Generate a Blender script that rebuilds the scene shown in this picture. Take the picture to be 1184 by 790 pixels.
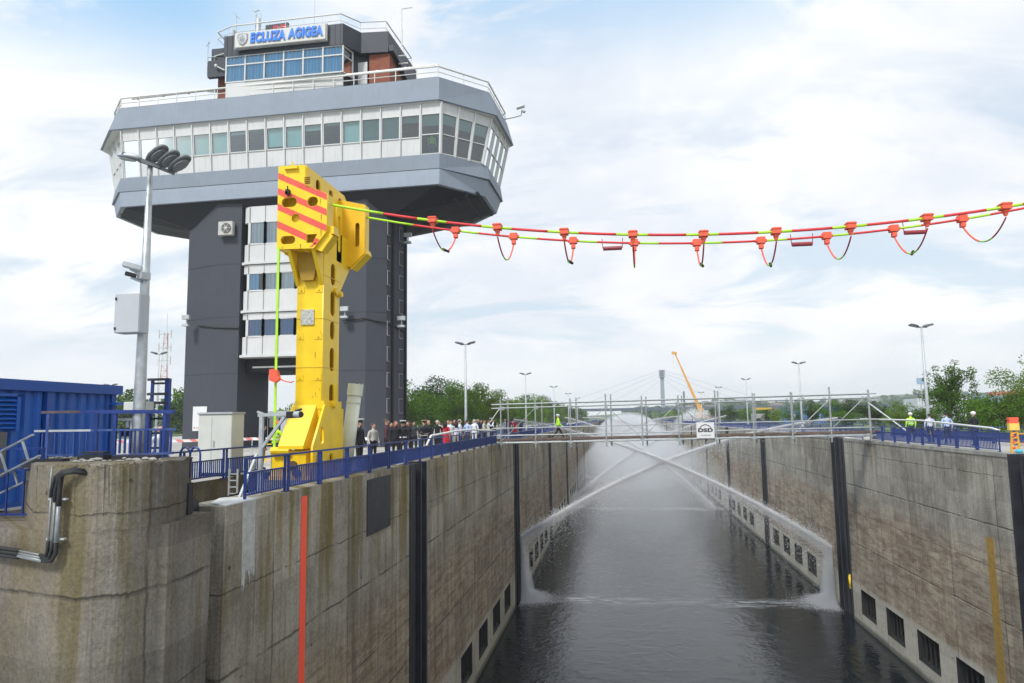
import bpy, bmesh, math, random
import numpy as np
from mathutils import Vector, Matrix

for o in list(bpy.data.objects): bpy.data.objects.remove(o)
S = bpy.context.scene
COL = S.collection
R = math.radians
random.seed(7)

# ------------------------------------------------------------------ camera, sky, sun, exposure
CAMZ = 1.793
cd = bpy.data.cameras.new('camera'); cam = bpy.data.objects.new('camera', cd); COL.objects.link(cam)
r2 = Vector((0.98919, 0.14596, -0.01407)); u2 = Vector((0.02957, -0.10458, 0.99408)); fw = Vector((-0.14362, 0.98375, 0.10777))
m = Matrix((r2, u2, -fw)).transposed().to_4x4(); m.translation = (0, 0, CAMZ)
cam.matrix_world = m
cd.sensor_width = 36; cd.lens = 822.85 * 36 / 1184; cd.clip_end = 6000; cd.clip_start = .05
S.camera = cam
S.view_settings.view_transform = 'Standard'; S.view_settings.look = 'None'
S.view_settings.exposure = 0.17; S.view_settings.gamma = 1
S.render.resolution_x = 1024; S.render.resolution_y = 683
try:
    S.cycles.volume_max_steps = 256; S.cycles.transparent_max_bounces = 24; S.cycles.volume_bounces = 3
except Exception: pass

SUN_EL, SUN_AZ = 50, 205      # azimuth clockwise from +Y
sd = bpy.data.lights.new('sun', 'SUN'); sun = bpy.data.objects.new('sun', sd); COL.objects.link(sun)
sd.energy = 3.0; sd.angle = R(12); sd.color = (1, .97, .92)
dirv = Vector((math.sin(R(SUN_AZ)) * math.cos(R(SUN_EL)), math.cos(R(SUN_AZ)) * math.cos(R(SUN_EL)), math.sin(R(SUN_EL))))
sun.rotation_euler = dirv.to_track_quat('Z', 'Y').to_euler()

W = bpy.data.worlds.new('World'); S.world = W; W.use_nodes = True
wt = W.node_tree; wt.nodes.clear()

class NT:
    """small node-graph helper"""
    def __init__(s, nt): s.nt = nt
    def n(s, t, **kw):
        x = s.nt.nodes.new(t)
        for k, v in kw.items():
            if k.startswith('i_'):
                k2 = k[2:]; k2 = int(k2) if k2.isdigit() else k2
                s.set(x.inputs[k2], v)
            else: setattr(x, k, v)
        return x
    def set(s, inp, v):
        if isinstance(v, bpy.types.NodeSocket): s.nt.links.new(v, inp)
        else: inp.default_value = v
    def math(s, op, a, b=0.0, c=None, clamp=False):
        x = s.nt.nodes.new('ShaderNodeMath'); x.operation = op; x.use_clamp = clamp
        s.set(x.inputs[0], a); s.set(x.inputs[1], b)
        if c is not None: s.set(x.inputs[2], c)
        return x.outputs[0]
    def mix(s, f, a, b, mode='MIX'):
        x = s.nt.nodes.new('ShaderNodeMix'); x.data_type = 'RGBA'; x.blend_type = mode
        s.set(x.inputs[0], f)
        for i, v in ((6, a), (7, b)):
            if not isinstance(v, bpy.types.NodeSocket) and len(v) == 3: v = (*v, 1)
            s.set(x.inputs[i], v)
        return x.outputs[2]
    def sep(s, v):
        x = s.nt.nodes.new('ShaderNodeSeparateXYZ'); s.set(x.inputs[0], v); return x.outputs
    def comb(s, a, b, c):
        x = s.nt.nodes.new('ShaderNodeCombineXYZ')
        for i, v in enumerate((a, b, c)): s.set(x.inputs[i], v)
        return x.outputs[0]
    def noise(s, vec, scale, detail=4, rough=.55, dist=0):
        x = s.nt.nodes.new('ShaderNodeTexNoise')
        if vec is not None: s.set(x.inputs['Vector'], vec)
        x.inputs['Scale'].default_value = scale; x.inputs['Detail'].default_value = detail
        x.inputs['Roughness'].default_value = rough; x.inputs['Distortion'].default_value = dist
        return x.outputs[0]
    def ramp(s, f, a, b, lo=0.0, hi=1.0):
        x = s.nt.nodes.new('ShaderNodeMapRange'); x.clamp = True; x.interpolation_type = 'SMOOTHSTEP'
        s.set(x.inputs[0], f)
        for i, v in ((1, a), (2, b), (3, lo), (4, hi)): s.set(x.inputs[i], v)
        return x.outputs[0]
    def scale3(s, v, sx, sy, sz, off=(0, 0, 0)):
        x = s.nt.nodes.new('ShaderNodeMapping'); s.set(x.inputs[0], v); x.inputs['Scale'].default_value = (sx, sy, sz)
        x.inputs['Location'].default_value = off
        return x.outputs[0]

g = NT(wt)
tc = g.n('ShaderNodeTexCoord')
sky = g.n('ShaderNodeTexSky'); sky.sky_type = 'NISHITA'; sky.sun_disc = False
sky.sun_elevation = R(SUN_EL); sky.sun_rotation = R(SUN_AZ); sky.air_density = 1.2; sky.dust_density = 1.5
d = g.sep(tc.outputs['Generated'])
zc = g.math('MAXIMUM', d[2], 0.03)
px_ = g.math('DIVIDE', d[0], g.math('ADD', zc, .30)); py_ = g.math('DIVIDE', d[1], g.math('ADD', zc, .30))
pv = g.comb(px_, py_, 0.0)
n1 = g.noise(g.scale3(pv, 1, 1.0, 1, (3.1, 1.7, 0)), 1.2, 7, .55, .4)
n2 = g.noise(g.scale3(pv, .8, 1.4, 1, (7.3, .4, 0)), 2.1, 7, .6, .6)
n3 = g.noise(g.scale3(pv, 1, 1, 1, (1.3, 4.4, 0)), 3.6, 6, .6, .3)
# a gap of blue low in the west (up left) and thinner cloud to the east
left = g.ramp(g.math('DIVIDE', d[0], g.math('MAXIMUM', d[1], .05)), -.70, -.34, 1.0, 0.0)
high = g.ramp(d[2], .36, .50)
gap = g.math('MULTIPLY', g.math('MULTIPLY', left, high), g.ramp(n3, .34, .50, 0.35, 1.0), clamp=True)
top = g.math('MULTIPLY', g.ramp(d[2], .42, .55), g.ramp(n2, .50, .62))
gap = g.math('MAXIMUM', gap, g.math('MULTIPLY', top, .75))
band_ = g.math('MULTIPLY', g.ramp(d[2], .05, .14), g.ramp(d[2], .30, .46, 1, .25))
thin = g.math('MULTIPLY', g.math('MULTIPLY', g.ramp(n2, .44, .62), .70), band_)
shade = g.ramp(n1, .36, .64)
cloud = g.mix(shade, (9.6, 9.7, 9.8), (7.6, 8.0, 8.7))
cloud = g.mix(g.math('MULTIPLY', g.ramp(n3, .45, .75), .55), cloud, (9.9, 9.9, 9.9))
cloud = g.mix(g.ramp(d[2], .0, .13, .8, 0.0), cloud, (8.2, 8.5, 8.9))
skyb = g.mix(1.0, sky.outputs[0], (1.25, 1.35, 1.3), 'MULTIPLY')
blue = g.mix(.35, skyb, (7.0, 8.6, 9.8))
c = g.mix(thin, cloud, g.mix(.5, blue, (5.6, 6.5, 7.9)))
c = g.mix(g.math('MULTIPLY', gap, .95), c, g.mix(.8, blue, (3.2, 6.0, 9.0)))
bg = g.n('ShaderNodeBackground', i_0=c, i_1=.1)
wo = g.n('ShaderNodeOutputWorld'); wt.links.new(bg.outputs[0], wo.inputs[0])

# ------------------------------------------------------------------ materials
def new_mat(name):
    m = bpy.data.materials.new(name); m.use_nodes = True
    nt = m.node_tree; b = nt.nodes['Principled BSDF']
    return m, NT(nt), b
MATS = {}
def M(name, col=(.5, .5, .5), rough=.6, metal=0.0, var=.18, scale=2.0, dirt=0.0, dirtcol=(.08, .07, .05), bump=0.0, bscale=30, spec=.5, alpha=1):
    """painted / plain surface with soft tonal variation, grime streaks and a fine bump"""
    if name in MATS: return MATS[name]
    m, g, b = new_mat(name)
    tc = g.n('ShaderNodeTexCoord'); v = tc.outputs['Object']
    n = g.noise(v, scale, 5, .6)
    f = g.ramp(n, .3, .7, 1 - var, 1 + var * .6)
    c = g.mix(1.0, (*col, 1), g.comb(f, f, f), 'MULTIPLY')
    if dirt:
        st = g.noise(g.scale3(v, 2.2, 2.2, .35), 2.0, 6, .7)
        c = g.mix(g.ramp(st, .5, .78, 0, dirt), c, dirtcol)
    g.set(b.inputs['Base Color'], c)
    g.set(b.inputs['Roughness'], g.ramp(n, .2, .8, max(rough - .08, .02), min(rough + .1, 1)))
    b.inputs['Metallic'].default_value = metal
    b.inputs['Specular IOR Level'].default_value = spec
    if bump:
        bp = g.n('ShaderNodeBump'); bp.inputs['Strength'].default_value = bump; bp.inputs['Distance'].default_value = .02
        g.set(bp.inputs['Height'], g.noise(v, bscale, 4, .6)); g.set(b.inputs['Normal'], bp.outputs[0])
    MATS[name] = m
    return m

def concrete_wall(name, tone, moss, warm, near_scale=1.0, bands=True, streak=.75, cool=.88, seed=0.0, joints=(-1.9, -3.6, -7.4), pale=True, brick=True, light=0.0):
    m, g, b = new_mat(name)
    tc = g.n('ShaderNodeTexCoord'); v = tc.outputs['Object']
    p = g.sep(v); y, z = p[1], p[2]
    xy = g.math('ADD', p[1], g.math('MULTIPLY', p[0], .83))
    if seed:
        v = g.scale3(v, 1, 1, 1, (seed, seed * 2, 0))
    big = g.noise(v, .35, 6, .6)
    mid = g.noise(v, 1.6, 8, .65)
    fine = g.noise(v, 14, 6, .7)
    sv = g.comb(g.math('MULTIPLY', xy, 2.6), seed, g.math('MULTIPLY', z, .16))
    st1 = g.noise(sv, 1.0, 8, .7, .3)
    st2 = g.noise(g.comb(g.math('MULTIPLY', xy, .75), seed + 4, g.math('MULTIPLY', z, .07)), 1.0, 6, .65, .2)
    t = tone
    c = g.mix(g.ramp(big, .36, .64), (t * 1.22, t * 1.15, t * 1.05), (t * .66, t * .60, t * .52))
    c = g.mix(g.ramp(mid, .35, .7, 0, .6), c, (t * 1.2, t * 1.16, t * 1.08))
    # plank and pour marks of the lower lifts: long thin patches lying level
    if brick:
        bt = g.n('ShaderNodeTexBrick'); bt.offset = .37; bt.squash = 1.0
        wob = g.math('MULTIPLY', g.math('SUBTRACT', mid, .5), .25)
        g.set(bt.inputs['Vector'], g.comb(xy, g.math('ADD', z, wob), 0.0))
        bt.inputs['Scale'].default_value = 1.0; bt.inputs['Brick Width'].default_value = 2.3; bt.inputs['Row Height'].default_value = .42
        bt.inputs['Mortar Size'].default_value = .022; bt.inputs['Mortar Smooth'].default_value = .6
        bt.inputs['Color1'].default_value = (.25, .25, .25, 1); bt.inputs['Color2'].default_value = (1, 1, 1, 1); bt.inputs['Mortar'].default_value = (.05, .05, .05, 1)
        bf = g.sep(bt.outputs[0])[0]
        rag = g.noise(g.comb(g.math('MULTIPLY', xy, .5), seed, g.math('MULTIPLY', z, 2.3)), 1.3, 9, .74, .35)
        bb = g.math('ADD', g.math('MULTIPLY', bf, .12), g.math('MULTIPLY', rag, .95))
        low = g.ramp(g.math('ADD', z, g.math('MULTIPLY', mid, 1.5)), -4.6, -2.6, 1, 0)
        bcol = g.mix(g.ramp(bb, .40, .66), (t * .50 * (1 + warm * .3), t * .42, t * .30), (t * 1.26, t * 1.07, t * .84))
        c = g.mix(g.math('MULTIPLY', low, .85), c, bcol)
        rust = g.ramp(g.noise(g.comb(g.math('MULTIPLY', xy, .9), 3.0, g.math('MULTIPLY', z, .22)), .8, 6, .7), .5, .68, 0, .55 * warm)
        c = g.mix(g.math('MULTIPLY', rust, low), c, (t * .62, t * .36, t * .18))
    # streaks
    c = g.mix(g.ramp(st1, .48, .75, 0, streak), c, (t * .36, t * .33, t * .28))
    c = g.mix(g.ramp(st1, .30, .45, streak * .8, 0), c, (t * 1.75, t * 1.68, t * 1.55))
    c = g.mix(g.ramp(st2, .54, .66, 0, streak * .75), c, (t * .42, t * .385, t * .32))
    st3 = g.noise(g.comb(g.math('MULTIPLY', xy, 7.5), seed + 9, g.math('MULTIPLY', z, .22)), 1.0, 6, .7, .2)
    fs = .55 if moss > .3 else .2
    c = g.mix(g.ramp(st3, .52, .70, 0, streak * fs), c, (t * .40, t * .37, t * .31))
    c = g.mix(g.ramp(st3, .30, .44, streak * fs * .8, 0), c, (t * 1.7, t * 1.62, t * 1.48))
    # lichen and moss running down from the coping
    top = g.ramp(g.math('ADD', z, g.math('MULTIPLY', st2, 2.2)), -3.2, .9)
    mo = g.math('MULTIPLY', g.ramp(g.math('ADD', g.math('MULTIPLY', st2, .6), g.math('MULTIPLY', st1, .42)), .47, .62), top)
    c = g.mix(g.math('MULTIPLY', mo, moss), c, (.235, .165, .04))
    mo2 = g.math('MULTIPLY', g.ramp(st2, .50, .64), top)
    c = g.mix(g.math('MULTIPLY', mo2, moss * .75), c, (.10, .105, .05))
    if pale:
        pz = g.ramp(g.math('ADD', z, g.math('MULTIPLY', fine, .25)), -10.25, -9.95, 1, 0)
        c = g.mix(g.math('MULTIPLY', pz, .8), c, g.mix(mid, (t * 1.15, t * 1.1, t * 1.0), (t * 1.75, t * 1.7, t * 1.55)))
        wet = g.ramp(z, -12.95, -12.6, .75, 0)
        c = g.mix(wet, c, (.05, .048, .04))
    # each shutter panel cast slightly differently
    wn = g.n('ShaderNodeTexWhiteNoise'); wn.noise_dimensions = '2D'
    g.set(wn.inputs['Vector'], g.comb(g.math('FLOOR', g.math('DIVIDE', xy, 2.45)), g.math('FLOOR', g.math('DIVIDE', g.math('ADD', z, .4), 1.75)), 0.0))
    pf = g.ramp(wn.outputs['Value'], 0, 1, .86, 1.10); c = g.mix(1.0, c, g.comb(pf, pf, pf), 'MULTIPLY')
    # joints
    jw = g.math('MULTIPLY', g.math('SUBTRACT', g.noise(g.comb(xy, 0.0, 0.0), .8, 8, .75), .5), .30)
    J = None
    for k, jz in enumerate(joints):
        dz = g.math('ABSOLUTE', g.math('SUBTRACT', g.math('ADD', z, jw), jz))
        w_ = .028 + .03 * (k % 2)
        f = g.math('MULTIPLY', g.ramp(dz, .008, w_, 1, 0), g.ramp(g.noise(g.comb(xy, float(jz), 0.0), .7, 5, .7), .36, .56))
        J = f if J is None else g.math('MAXIMUM', J, f)
    if J is not None:
        c = g.mix(g.math('MULTIPLY', J, .6), c, (.07, .063, .052))
    # upright day joints and cracks
    vj = g.math('PINGPONG', g.math('ADD', xy, g.math('MULTIPLY', g.math('SUBTRACT', g.noise(g.comb(0.0, 0.0, z), 1.0, 6, .7), .5), .3)), 2.45)
    vf = g.math('MULTIPLY', g.ramp(vj, .012, .05, 1, 0), g.ramp(g.noise(g.comb(xy, 0.0, z), .22, 3, .6), .42, .52, .25, 1))
    c = g.mix(g.math('MULTIPLY', vf, .7), c, (.06, .055, .045))
    # pits
    vo = g.n('ShaderNodeTexVoronoi'); g.set(vo.inputs['Vector'], v); vo.inputs['Scale'].default_value = .9
    pit = g.math('MULTIPLY', g.ramp(g.math('ADD', vo.outputs['Distance'], g.math('MULTIPLY', fine, .05)), .04, .085, 1, 0), .8)
    c = g.mix(pit, c, (.035, .03, .025))
    grit = g.noise(v, 45, 5, .75); blot = g.noise(v, 2.2, 9, .75, .6)
    c = g.mix(g.ramp(blot, .52, .72, 0, .5), c, (t * .42, t * .38, t * .31))
    c = g.mix(g.ramp(blot, .28, .44, .35, 0), c, (t * 1.5, t * 1.42, t * 1.25))
    fn = g.math('MULTIPLY', g.ramp(fine, .3, .7, .80, 1.16), g.ramp(grit, .3, .7, .86, 1.13))
    c = g.mix(1.0, c, g.comb(g.math('MULTIPLY', fn, 1.035), g.math('MULTIPLY', fn, 1.0), g.math('MULTIPLY', fn, cool)), 'MULTIPLY')
    g.set(b.inputs['Base Color'], c); b.inputs['Roughness'].default_value = .93; b.inputs['Specular IOR Level'].default_value = .25
    h = g.math('ADD', g.math('ADD', g.math('MULTIPLY', mid, .6), g.math('MULTIPLY', fine, .4)), g.math('MULTIPLY', grit, .12))
    if J is not None: h = g.math('SUBTRACT', h, g.math('MULTIPLY', J, .8))
    h = g.math('SUBTRACT', h, g.math('MULTIPLY', pit, 1.0))
    bp = g.n('ShaderNodeBump'); bp.inputs['Strength'].default_value = .8; bp.inputs['Distance'].default_value = .07
    g.set(bp.inputs['Height'], h); g.set(b.inputs['Normal'], bp.outputs[0])
    MATS[name] = m
    return m

cw_left = concrete_wall('weathered_concrete_left', .275, .85, .8, joints=(-1.85, -3.6, -6.0, -7.6))
cw_right = concrete_wall('weathered_concrete_right', .36, .10, .6, seed=5.3, joints=(-1.07, -3.3, -5.2, -7.45), streak=.5, cool=.93)
cw_pier = concrete_wall('weathered_concrete_pier', .165, .35, .1, seed=2.2, joints=(.28, -1.08, -2.9), pale=False, brick=False, streak=.85, cool=.92)
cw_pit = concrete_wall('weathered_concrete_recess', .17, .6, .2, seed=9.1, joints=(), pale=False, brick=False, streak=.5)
apron_m = M('apron_concrete', (.42, .40, .36), .9, var=.25, scale=.4, dirt=.4, dirtcol=(.2, .18, .15), bump=.3, bscale=12)
coping_m = M('coping_concrete', (.36, .34, .30), .9, var=.3, scale=1.2, dirt=.5, dirtcol=(.12, .11, .08), bump=.4, bscale=14)
patch_m = M('whitewashed_concrete', (.55, .55, .53), .9, var=.22, scale=2.0, dirt=.5, dirtcol=(.25, .24, .22), bump=.3, bscale=14)
grass_m = M('grass_ground', (.07, .11, .035), .95, var=.45, scale=.06, dirt=.3, dirtcol=(.14, .13, .06))
steel_dark = M('dark_guide_steel', (.034, .036, .047), .45, .3, var=.3, scale=1.2, dirt=.35, dirtcol=(.07, .055, .04), bump=.15)
black_m = M('black_rubber_port_shade', (.018, .018, .02), .7, var=.3, bump=.3)
rust_m = M('rusty_bar', (.04, .035, .03), .8, var=.3)
tower_m = M('dark_grey_render', (.052, .057, .073), .75, var=.12, scale=.5, dirt=.45, dirtcol=(.032, .034, .042), bump=.3, bscale=9)
soffit_m = M('soffit_dark_shadow', (.016, .018, .026), .7, var=.2, scale=.8)  # near-black: the shadow under the overhang is put into the colour
band_m = M('blue_grey_render', (.225, .258, .312), .7, var=.08, scale=.5, dirt=.35, dirtcol=(.15, .175, .21), bump=.15, bscale=9)
band2_m = M('blue_grey_render_light', (.28, .32, .385), .7, var=.08, scale=.5, dirt=.32, dirtcol=(.18, .205, .24), bump=.15, bscale=9)
white_m = M('white_panel', (.60, .605, .60), .55, var=.06, scale=.6, dirt=.28, dirtcol=(.42, .41, .38))
whitetube_m = M('white_painted_tube', (.74, .73, .70), .5, var=.1, dirt=.25, dirtcol=(.45, .42, .36))
parapet_m = M('dark_seamed_cladding', (.030, .037, .052), .5, var=.15)
redstripe_m = M('red_reflective_paint', (.78, .09, .055), .5, var=.08, scale=3, dirt=.12, dirtcol=(.4, .1, .06))
yellow_m = M('yellow_paint', (.90, .60, .008), .42, var=.09, scale=1.5, dirt=.30, dirtcol=(.55, .32, .03))
yellow_dk = M('yellow_recess_shade', (.42, .25, .01), .6, var=.15)  # darker copy of the yellow, with shade put into the colour
blue_m = M('blue_rail_paint', (.011, .036, .19), .42, var=.2, scale=3, dirt=.22, dirtcol=(.05, .06, .10))
blue_worn = M('worn_blue_rail_paint', (.035, .075, .25), .6, var=.3, scale=3, dirt=.6, dirtcol=(.22, .20, .18))
cont_m = M('blue_container_paint', (.002, .095, .44), .45, var=.12, scale=.8, dirt=.2, dirtcol=(.01, .03, .2))
galv_m = M('galvanised_steel', (.46, .49, .50), .42, .75, var=.18, scale=6)
galv2 = M('dull_galvanised_steel', (.48, .51, .52), .55, .35, var=.15, scale=4)
alu_m = M('scaffold_tube', (.38, .40, .40), .5, .3, var=.2, scale=4, dirt=.3, dirtcol=(.2, .2, .19))
wood_m = M('scaffold_plank', (.15, .105, .085), .85, var=.35, scale=3)
lampgrey = M('lamp_housing', (.13, .14, .15), .5, .2, var=.1)
lampglass = M('lamp_glass', (.25, .27, .28), .15, .1, var=.2, scale=20)
box_m = M('light_grey_box', (.43, .45, .47), .5, var=.05, dirt=.1, dirtcol=(.4, .4, .38))
cream_m = M('cream_cabinet', (.60, .61, .56), .5, var=.05, dirt=.12, dirtcol=(.42, .4, .32))
tubecream = M('cream_plastic', (.66, .68, .55), .45, var=.07, scale=3, dirt=.15, dirtcol=(.45, .45, .32))
limerope = M('lime_rope', (.45, .80, .03), .6, var=.1)
redrope = M('red_rope', (.72, .045, .05), .6, var=.1)
orange_m = M('orange_red_plastic', (.85, .12, .06), .5, var=.08)
redstrip_m = M('vermilion_strip', (.95, .10, .045), .6, var=.04)
ochre_m = M('ochre_wall_paint', (.46, .27, .05), .9, var=.3, scale=3, dirt=.5, dirtcol=(.3, .22, .12))
darkwin = M('dark_interior', (.035, .04, .045), .8)
brickcol = None
conc_b = M('board_white', (.72, .72, .72), .6, var=.05)

def brick_mat():
    m, g, b = new_mat('red_brick'); tc = g.n('ShaderNodeTexCoord'); p = g.sep(tc.outputs['Object'])
    bt = g.n('ShaderNodeTexBrick'); g.set(bt.inputs['Vector'], g.comb(g.math('ADD', p[0], p[1]), p[2], 0.0))
    bt.inputs['Scale'].default_value = 1; bt.inputs['Brick Width'].default_value = .26; bt.inputs['Row Height'].default_value = .085; bt.inputs['Mortar Size'].default_value = .008
    bt.inputs['Color1'].default_value = (.33, .085, .04, 1); bt.inputs['Color2'].default_value = (.22, .06, .035, 1); bt.inputs['Mortar'].default_value = (.2, .13, .1, 1)
    g.set(b.inputs['Base Color'], bt.outputs[0]); b.inputs['Roughness'].default_value = .9
    return m
brick_m = brick_mat()

def glass_mat(name, tint, refl=.12):
    m, g, b = new_mat(name); nt = m.node_tree
    tr = g.n('ShaderNodeBsdfTransparent', i_0=(*tint, 1)); gl = g.n('ShaderNodeBsdfGlossy'); gl.inputs['Roughness'].default_value = .04
    gl.inputs['Color'].default_value = (.95, 1, 1, 1)
    fr = g.n('ShaderNodeFresnel'); fr.inputs['IOR'].default_value = 1.55
    f = g.math('ADD', fr.outputs[0], refl, clamp=True)
    mx = g.n('ShaderNodeMixShader'); g.set(mx.inputs[0], f); nt.links.new(tr.outputs[0], mx.inputs[1]); nt.links.new(gl.outputs[0], mx.inputs[2])
    nt.links.new(mx.outputs[0], nt.nodes['Material Output'].inputs[0])
    return m
glass_m = glass_mat('tinted_window_glass', (.52, .66, .66), .10)
glass_b = glass_mat('clear_window_glass', (.92, .97, 1.0), .06)
blind_m = M('pale_teal_blind', (.50, .66, .66), .8, var=.06)
def curtain_mat(name, col):
    m, g, b = new_mat(name); tc = g.n('ShaderNodeTexCoord'); p = g.sep(tc.outputs['Object'])
    w = g.math('SINE', g.math('ADD', g.math('MULTIPLY', p[0], 26), g.math('MULTIPLY', g.noise(g.comb(p[0], 0.0, 0.0), 2.2), 16)))
    c = g.mix(g.ramp(w, -1, 1), tuple(x * .75 for x in col), col)
    g.set(b.inputs['Base Color'], c); b.inputs['Roughness'].default_value = .8
    return m
curt_m = curtain_mat('blue_curtain', (.34, .70, 1.0))
curt_d = curtain_mat('dark_blue_curtain', (.09, .26, .55))
curt_w = curtain_mat('pale_curtain', (.78, .84, .88))

# ------------------------------------------------------------------ mesh helpers
class B:
    def __init__(s): s.v = []; s.f = []; s.m = []; s.mi = 0
    def face(s, pts):
        k = len(s.v); s.v += [tuple(p) for p in pts]; s.f.append(tuple(range(k, k + len(pts)))); s.m.append(s.mi)
    def box(s, x0, x1, y0, y1, z0, z1):
        s.loft([[(x0, y0), (x1, y0), (x1, y1), (x0, y1)]] * 2, [z0, z1]); return s
    def loft(s, rings, zs, cap=True):
        n = len(rings[0]); k = len(s.v)
        for r_, z in zip(rings, zs): s.v += [(p[0], p[1], z) for p in r_]
        for i in range(len(rings) - 1):
            for j in range(n):
                a = k + i * n + j; b = k + i * n + (j + 1) % n
                s.f.append((a, b, b + n, a + n)); s.m.append(s.mi)
        if cap:
            s.f.append(tuple(range(k + n - 1, k - 1, -1))); s.m.append(s.mi)
            t = k + (len(rings) - 1) * n; s.f.append(tuple(range(t, t + n))); s.m.append(s.mi)
        return s
    def prism(s, poly, z0, z1): return s.loft([poly, poly], [z0, z1])
    def prism_y(s, poly, y0, y1):
        n = len(poly); k = len(s.v)
        s.v += [(p[0], y0, p[1]) for p in poly] + [(p[0], y1, p[1]) for p in poly]
        for j in range(n):
            a = k + j; b = k + (j + 1) % n; s.f.append((a, b, b + n, a + n)); s.m.append(s.mi)
        s.f.append(tuple(range(k, k + n))); s.m.append(s.mi); s.f.append(tuple(range(k + 2 * n - 1, k + n - 1, -1))); s.m.append(s.mi)
        return s
    def prism_x(s, poly, x0, x1):
        n = len(poly); k = len(s.v)
        s.v += [(x0, p[0], p[1]) for p in poly] + [(x1, p[0], p[1]) for p in poly]
        for j in range(n):
            a = k + j; b = k + (j + 1) % n; s.f.append((a, b, b + n, a + n)); s.m.append(s.mi)
        s.f.append(tuple(range(k, k + n))); s.m.append(s.mi); s.f.append(tuple(range(k + 2 * n - 1, k + n - 1, -1))); s.m.append(s.mi)
        return s
    def tube(s, pts, r, n=8, r1=None, closed=False):
        pts = [Vector(p) for p in pts]; k = len(s.v); N = len(pts)
        up = None
        for i, p in enumerate(pts):
            t = (pts[min(i + 1, N - 1)] - pts[max(i - 1, 0)]).normalized()
            a = t.cross(Vector((0, 0, 1))) if abs(t.z) < .95 else t.cross(Vector((0, 1, 0)))
            a.normalize(); b = t.cross(a)
            rr = r if r1 is None else r + (r1 - r) * i / max(N - 1, 1)
            if isinstance(r, (list, tuple)): rr = r[i]
            for j in range(n):
                q = p + (a * math.cos(2 * math.pi * j / n) + b * math.sin(2 * math.pi * j / n)) * rr
                s.v.append(tuple(q))
        for i in range(N - 1):
            for j in range(n):
                a_ = k + i * n + j; b_ = k + i * n + (j + 1) % n
                s.f.append((a_, b_, b_ + n, a_ + n)); s.m.append(s.mi)
        s.f.append(tuple(range(k + n - 1, k - 1, -1))); s.m.append(s.mi)
        t = k + (N - 1) * n; s.f.append(tuple(range(t, t + n))); s.m.append(s.mi)
        return s
    def bar(s, p0, p1, w, h=None, up=(0, 0, 1)):
        h = h or w; p0 = Vector(p0); p1 = Vector(p1); t = (p1 - p0).normalized(); u = Vector(up)
        if abs(t.dot(u)) > .98: u = Vector((0, 1, 0)) if abs(t.y) < .9 else Vector((1, 0, 0))
        a = t.cross(u).normalized(); b = a.cross(t).normalized(); k = len(s.v)
        for p in (p0, p1):
            for sa, sb in ((-1, -1), (1, -1), (1, 1), (-1, 1)): s.v.append(tuple(p + a * (w / 2 * sa) + b * (h / 2 * sb)))
        for q in ((0, 1, 5, 4), (1, 2, 6, 5), (2, 3, 7, 6), (3, 0, 4, 7), (3, 2, 1, 0), (4, 5, 6, 7)):
            s.f.append(tuple(k + i for i in q)); s.m.append(s.mi)
        return s
    def ball(s, c, rx, ry=None, rz=None, n=10, rings=7):
        ry = ry or rx; rz = rz or rx; k = len(s.v)
        for i in range(rings + 1):
            a = math.pi * i / rings
            for j in range(n):
                t = 2 * math.pi * j / n
                s.v.append((c[0] + rx * math.sin(a) * math.cos(t), c[1] + ry * math.sin(a) * math.sin(t), c[2] + rz * math.cos(a)))
        for i in range(rings):
            for j in range(n):
                a_ = k + i * n + j; b_ = k + i * n + (j + 1) % n
                s.f.append((a_, a_ + n, b_ + n, b_)); s.m.append(s.mi)
        return s
    def build(s, name, mats, parent=None, smooth=False, bevel=0):
        me = bpy.data.meshes.new(name); me.from_pydata(s.v, [], s.f)
        if not isinstance(mats, (list, tuple)): mats = [mats]
        for m_ in mats: me.materials.append(m_)
        for p, i in zip(me.polygons, s.m): p.material_index = i; p.use_smooth = smooth
        bm = bmesh.new(); bm.from_mesh(me); bmesh.ops.remove_doubles(bm, verts=bm.verts, dist=1e-5)
        bmesh.ops.recalc_face_normals(bm, faces=bm.faces)
        if bevel:
            es = [e for e in bm.edges if len(e.link_faces) == 2 and e.calc_face_angle(0) > .5]
            bmesh.ops.bevel(bm, geom=es, offset=bevel, segments=2, affect='EDGES', clamp_overlap=True)
        bm.to_mesh(me); bm.free()
        o = bpy.data.objects.new(name, me); COL.objects.link(o)
        if parent: setpar(o, parent)
        return o
def wm(o):
    l = Matrix.LocRotScale(o.location, o.rotation_euler, o.scale)
    return wm(o.parent) @ o.matrix_parent_inverse @ l if o.parent else l
def setpar(o, p): o.parent = p; o.matrix_parent_inverse = wm(p).inverted()
def tag(o, label=None, cat=None, group=None, kind=None):
    if label: o['label'] = label
    if cat: o['category'] = cat
    if group: o['group'] = group
    if kind: o['kind'] = kind
    return o
def thing(name, label, cat, loc=(0, 0, 0), group=None):
    o = bpy.data.objects.new(name, None); COL.objects.link(o); o.location = loc; o.empty_display_size = .2
    return tag(o, label, cat, group)
def kids(o): return [c for c in bpy.data.objects if c.parent == o]
TREE = {}
def copy_tree(o, parent=None):
    c = o.copy(); COL.objects.link(c); c.parent = parent
    for ch in KIDS.get(o.name, []):
        copy_tree(ch, c)
    return c
KIDS = {}
def index_kids():
    KIDS.clear()
    for o in bpy.data.objects:
        if o.parent: KIDS.setdefault(o.parent.name, []).append(o)
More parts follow.
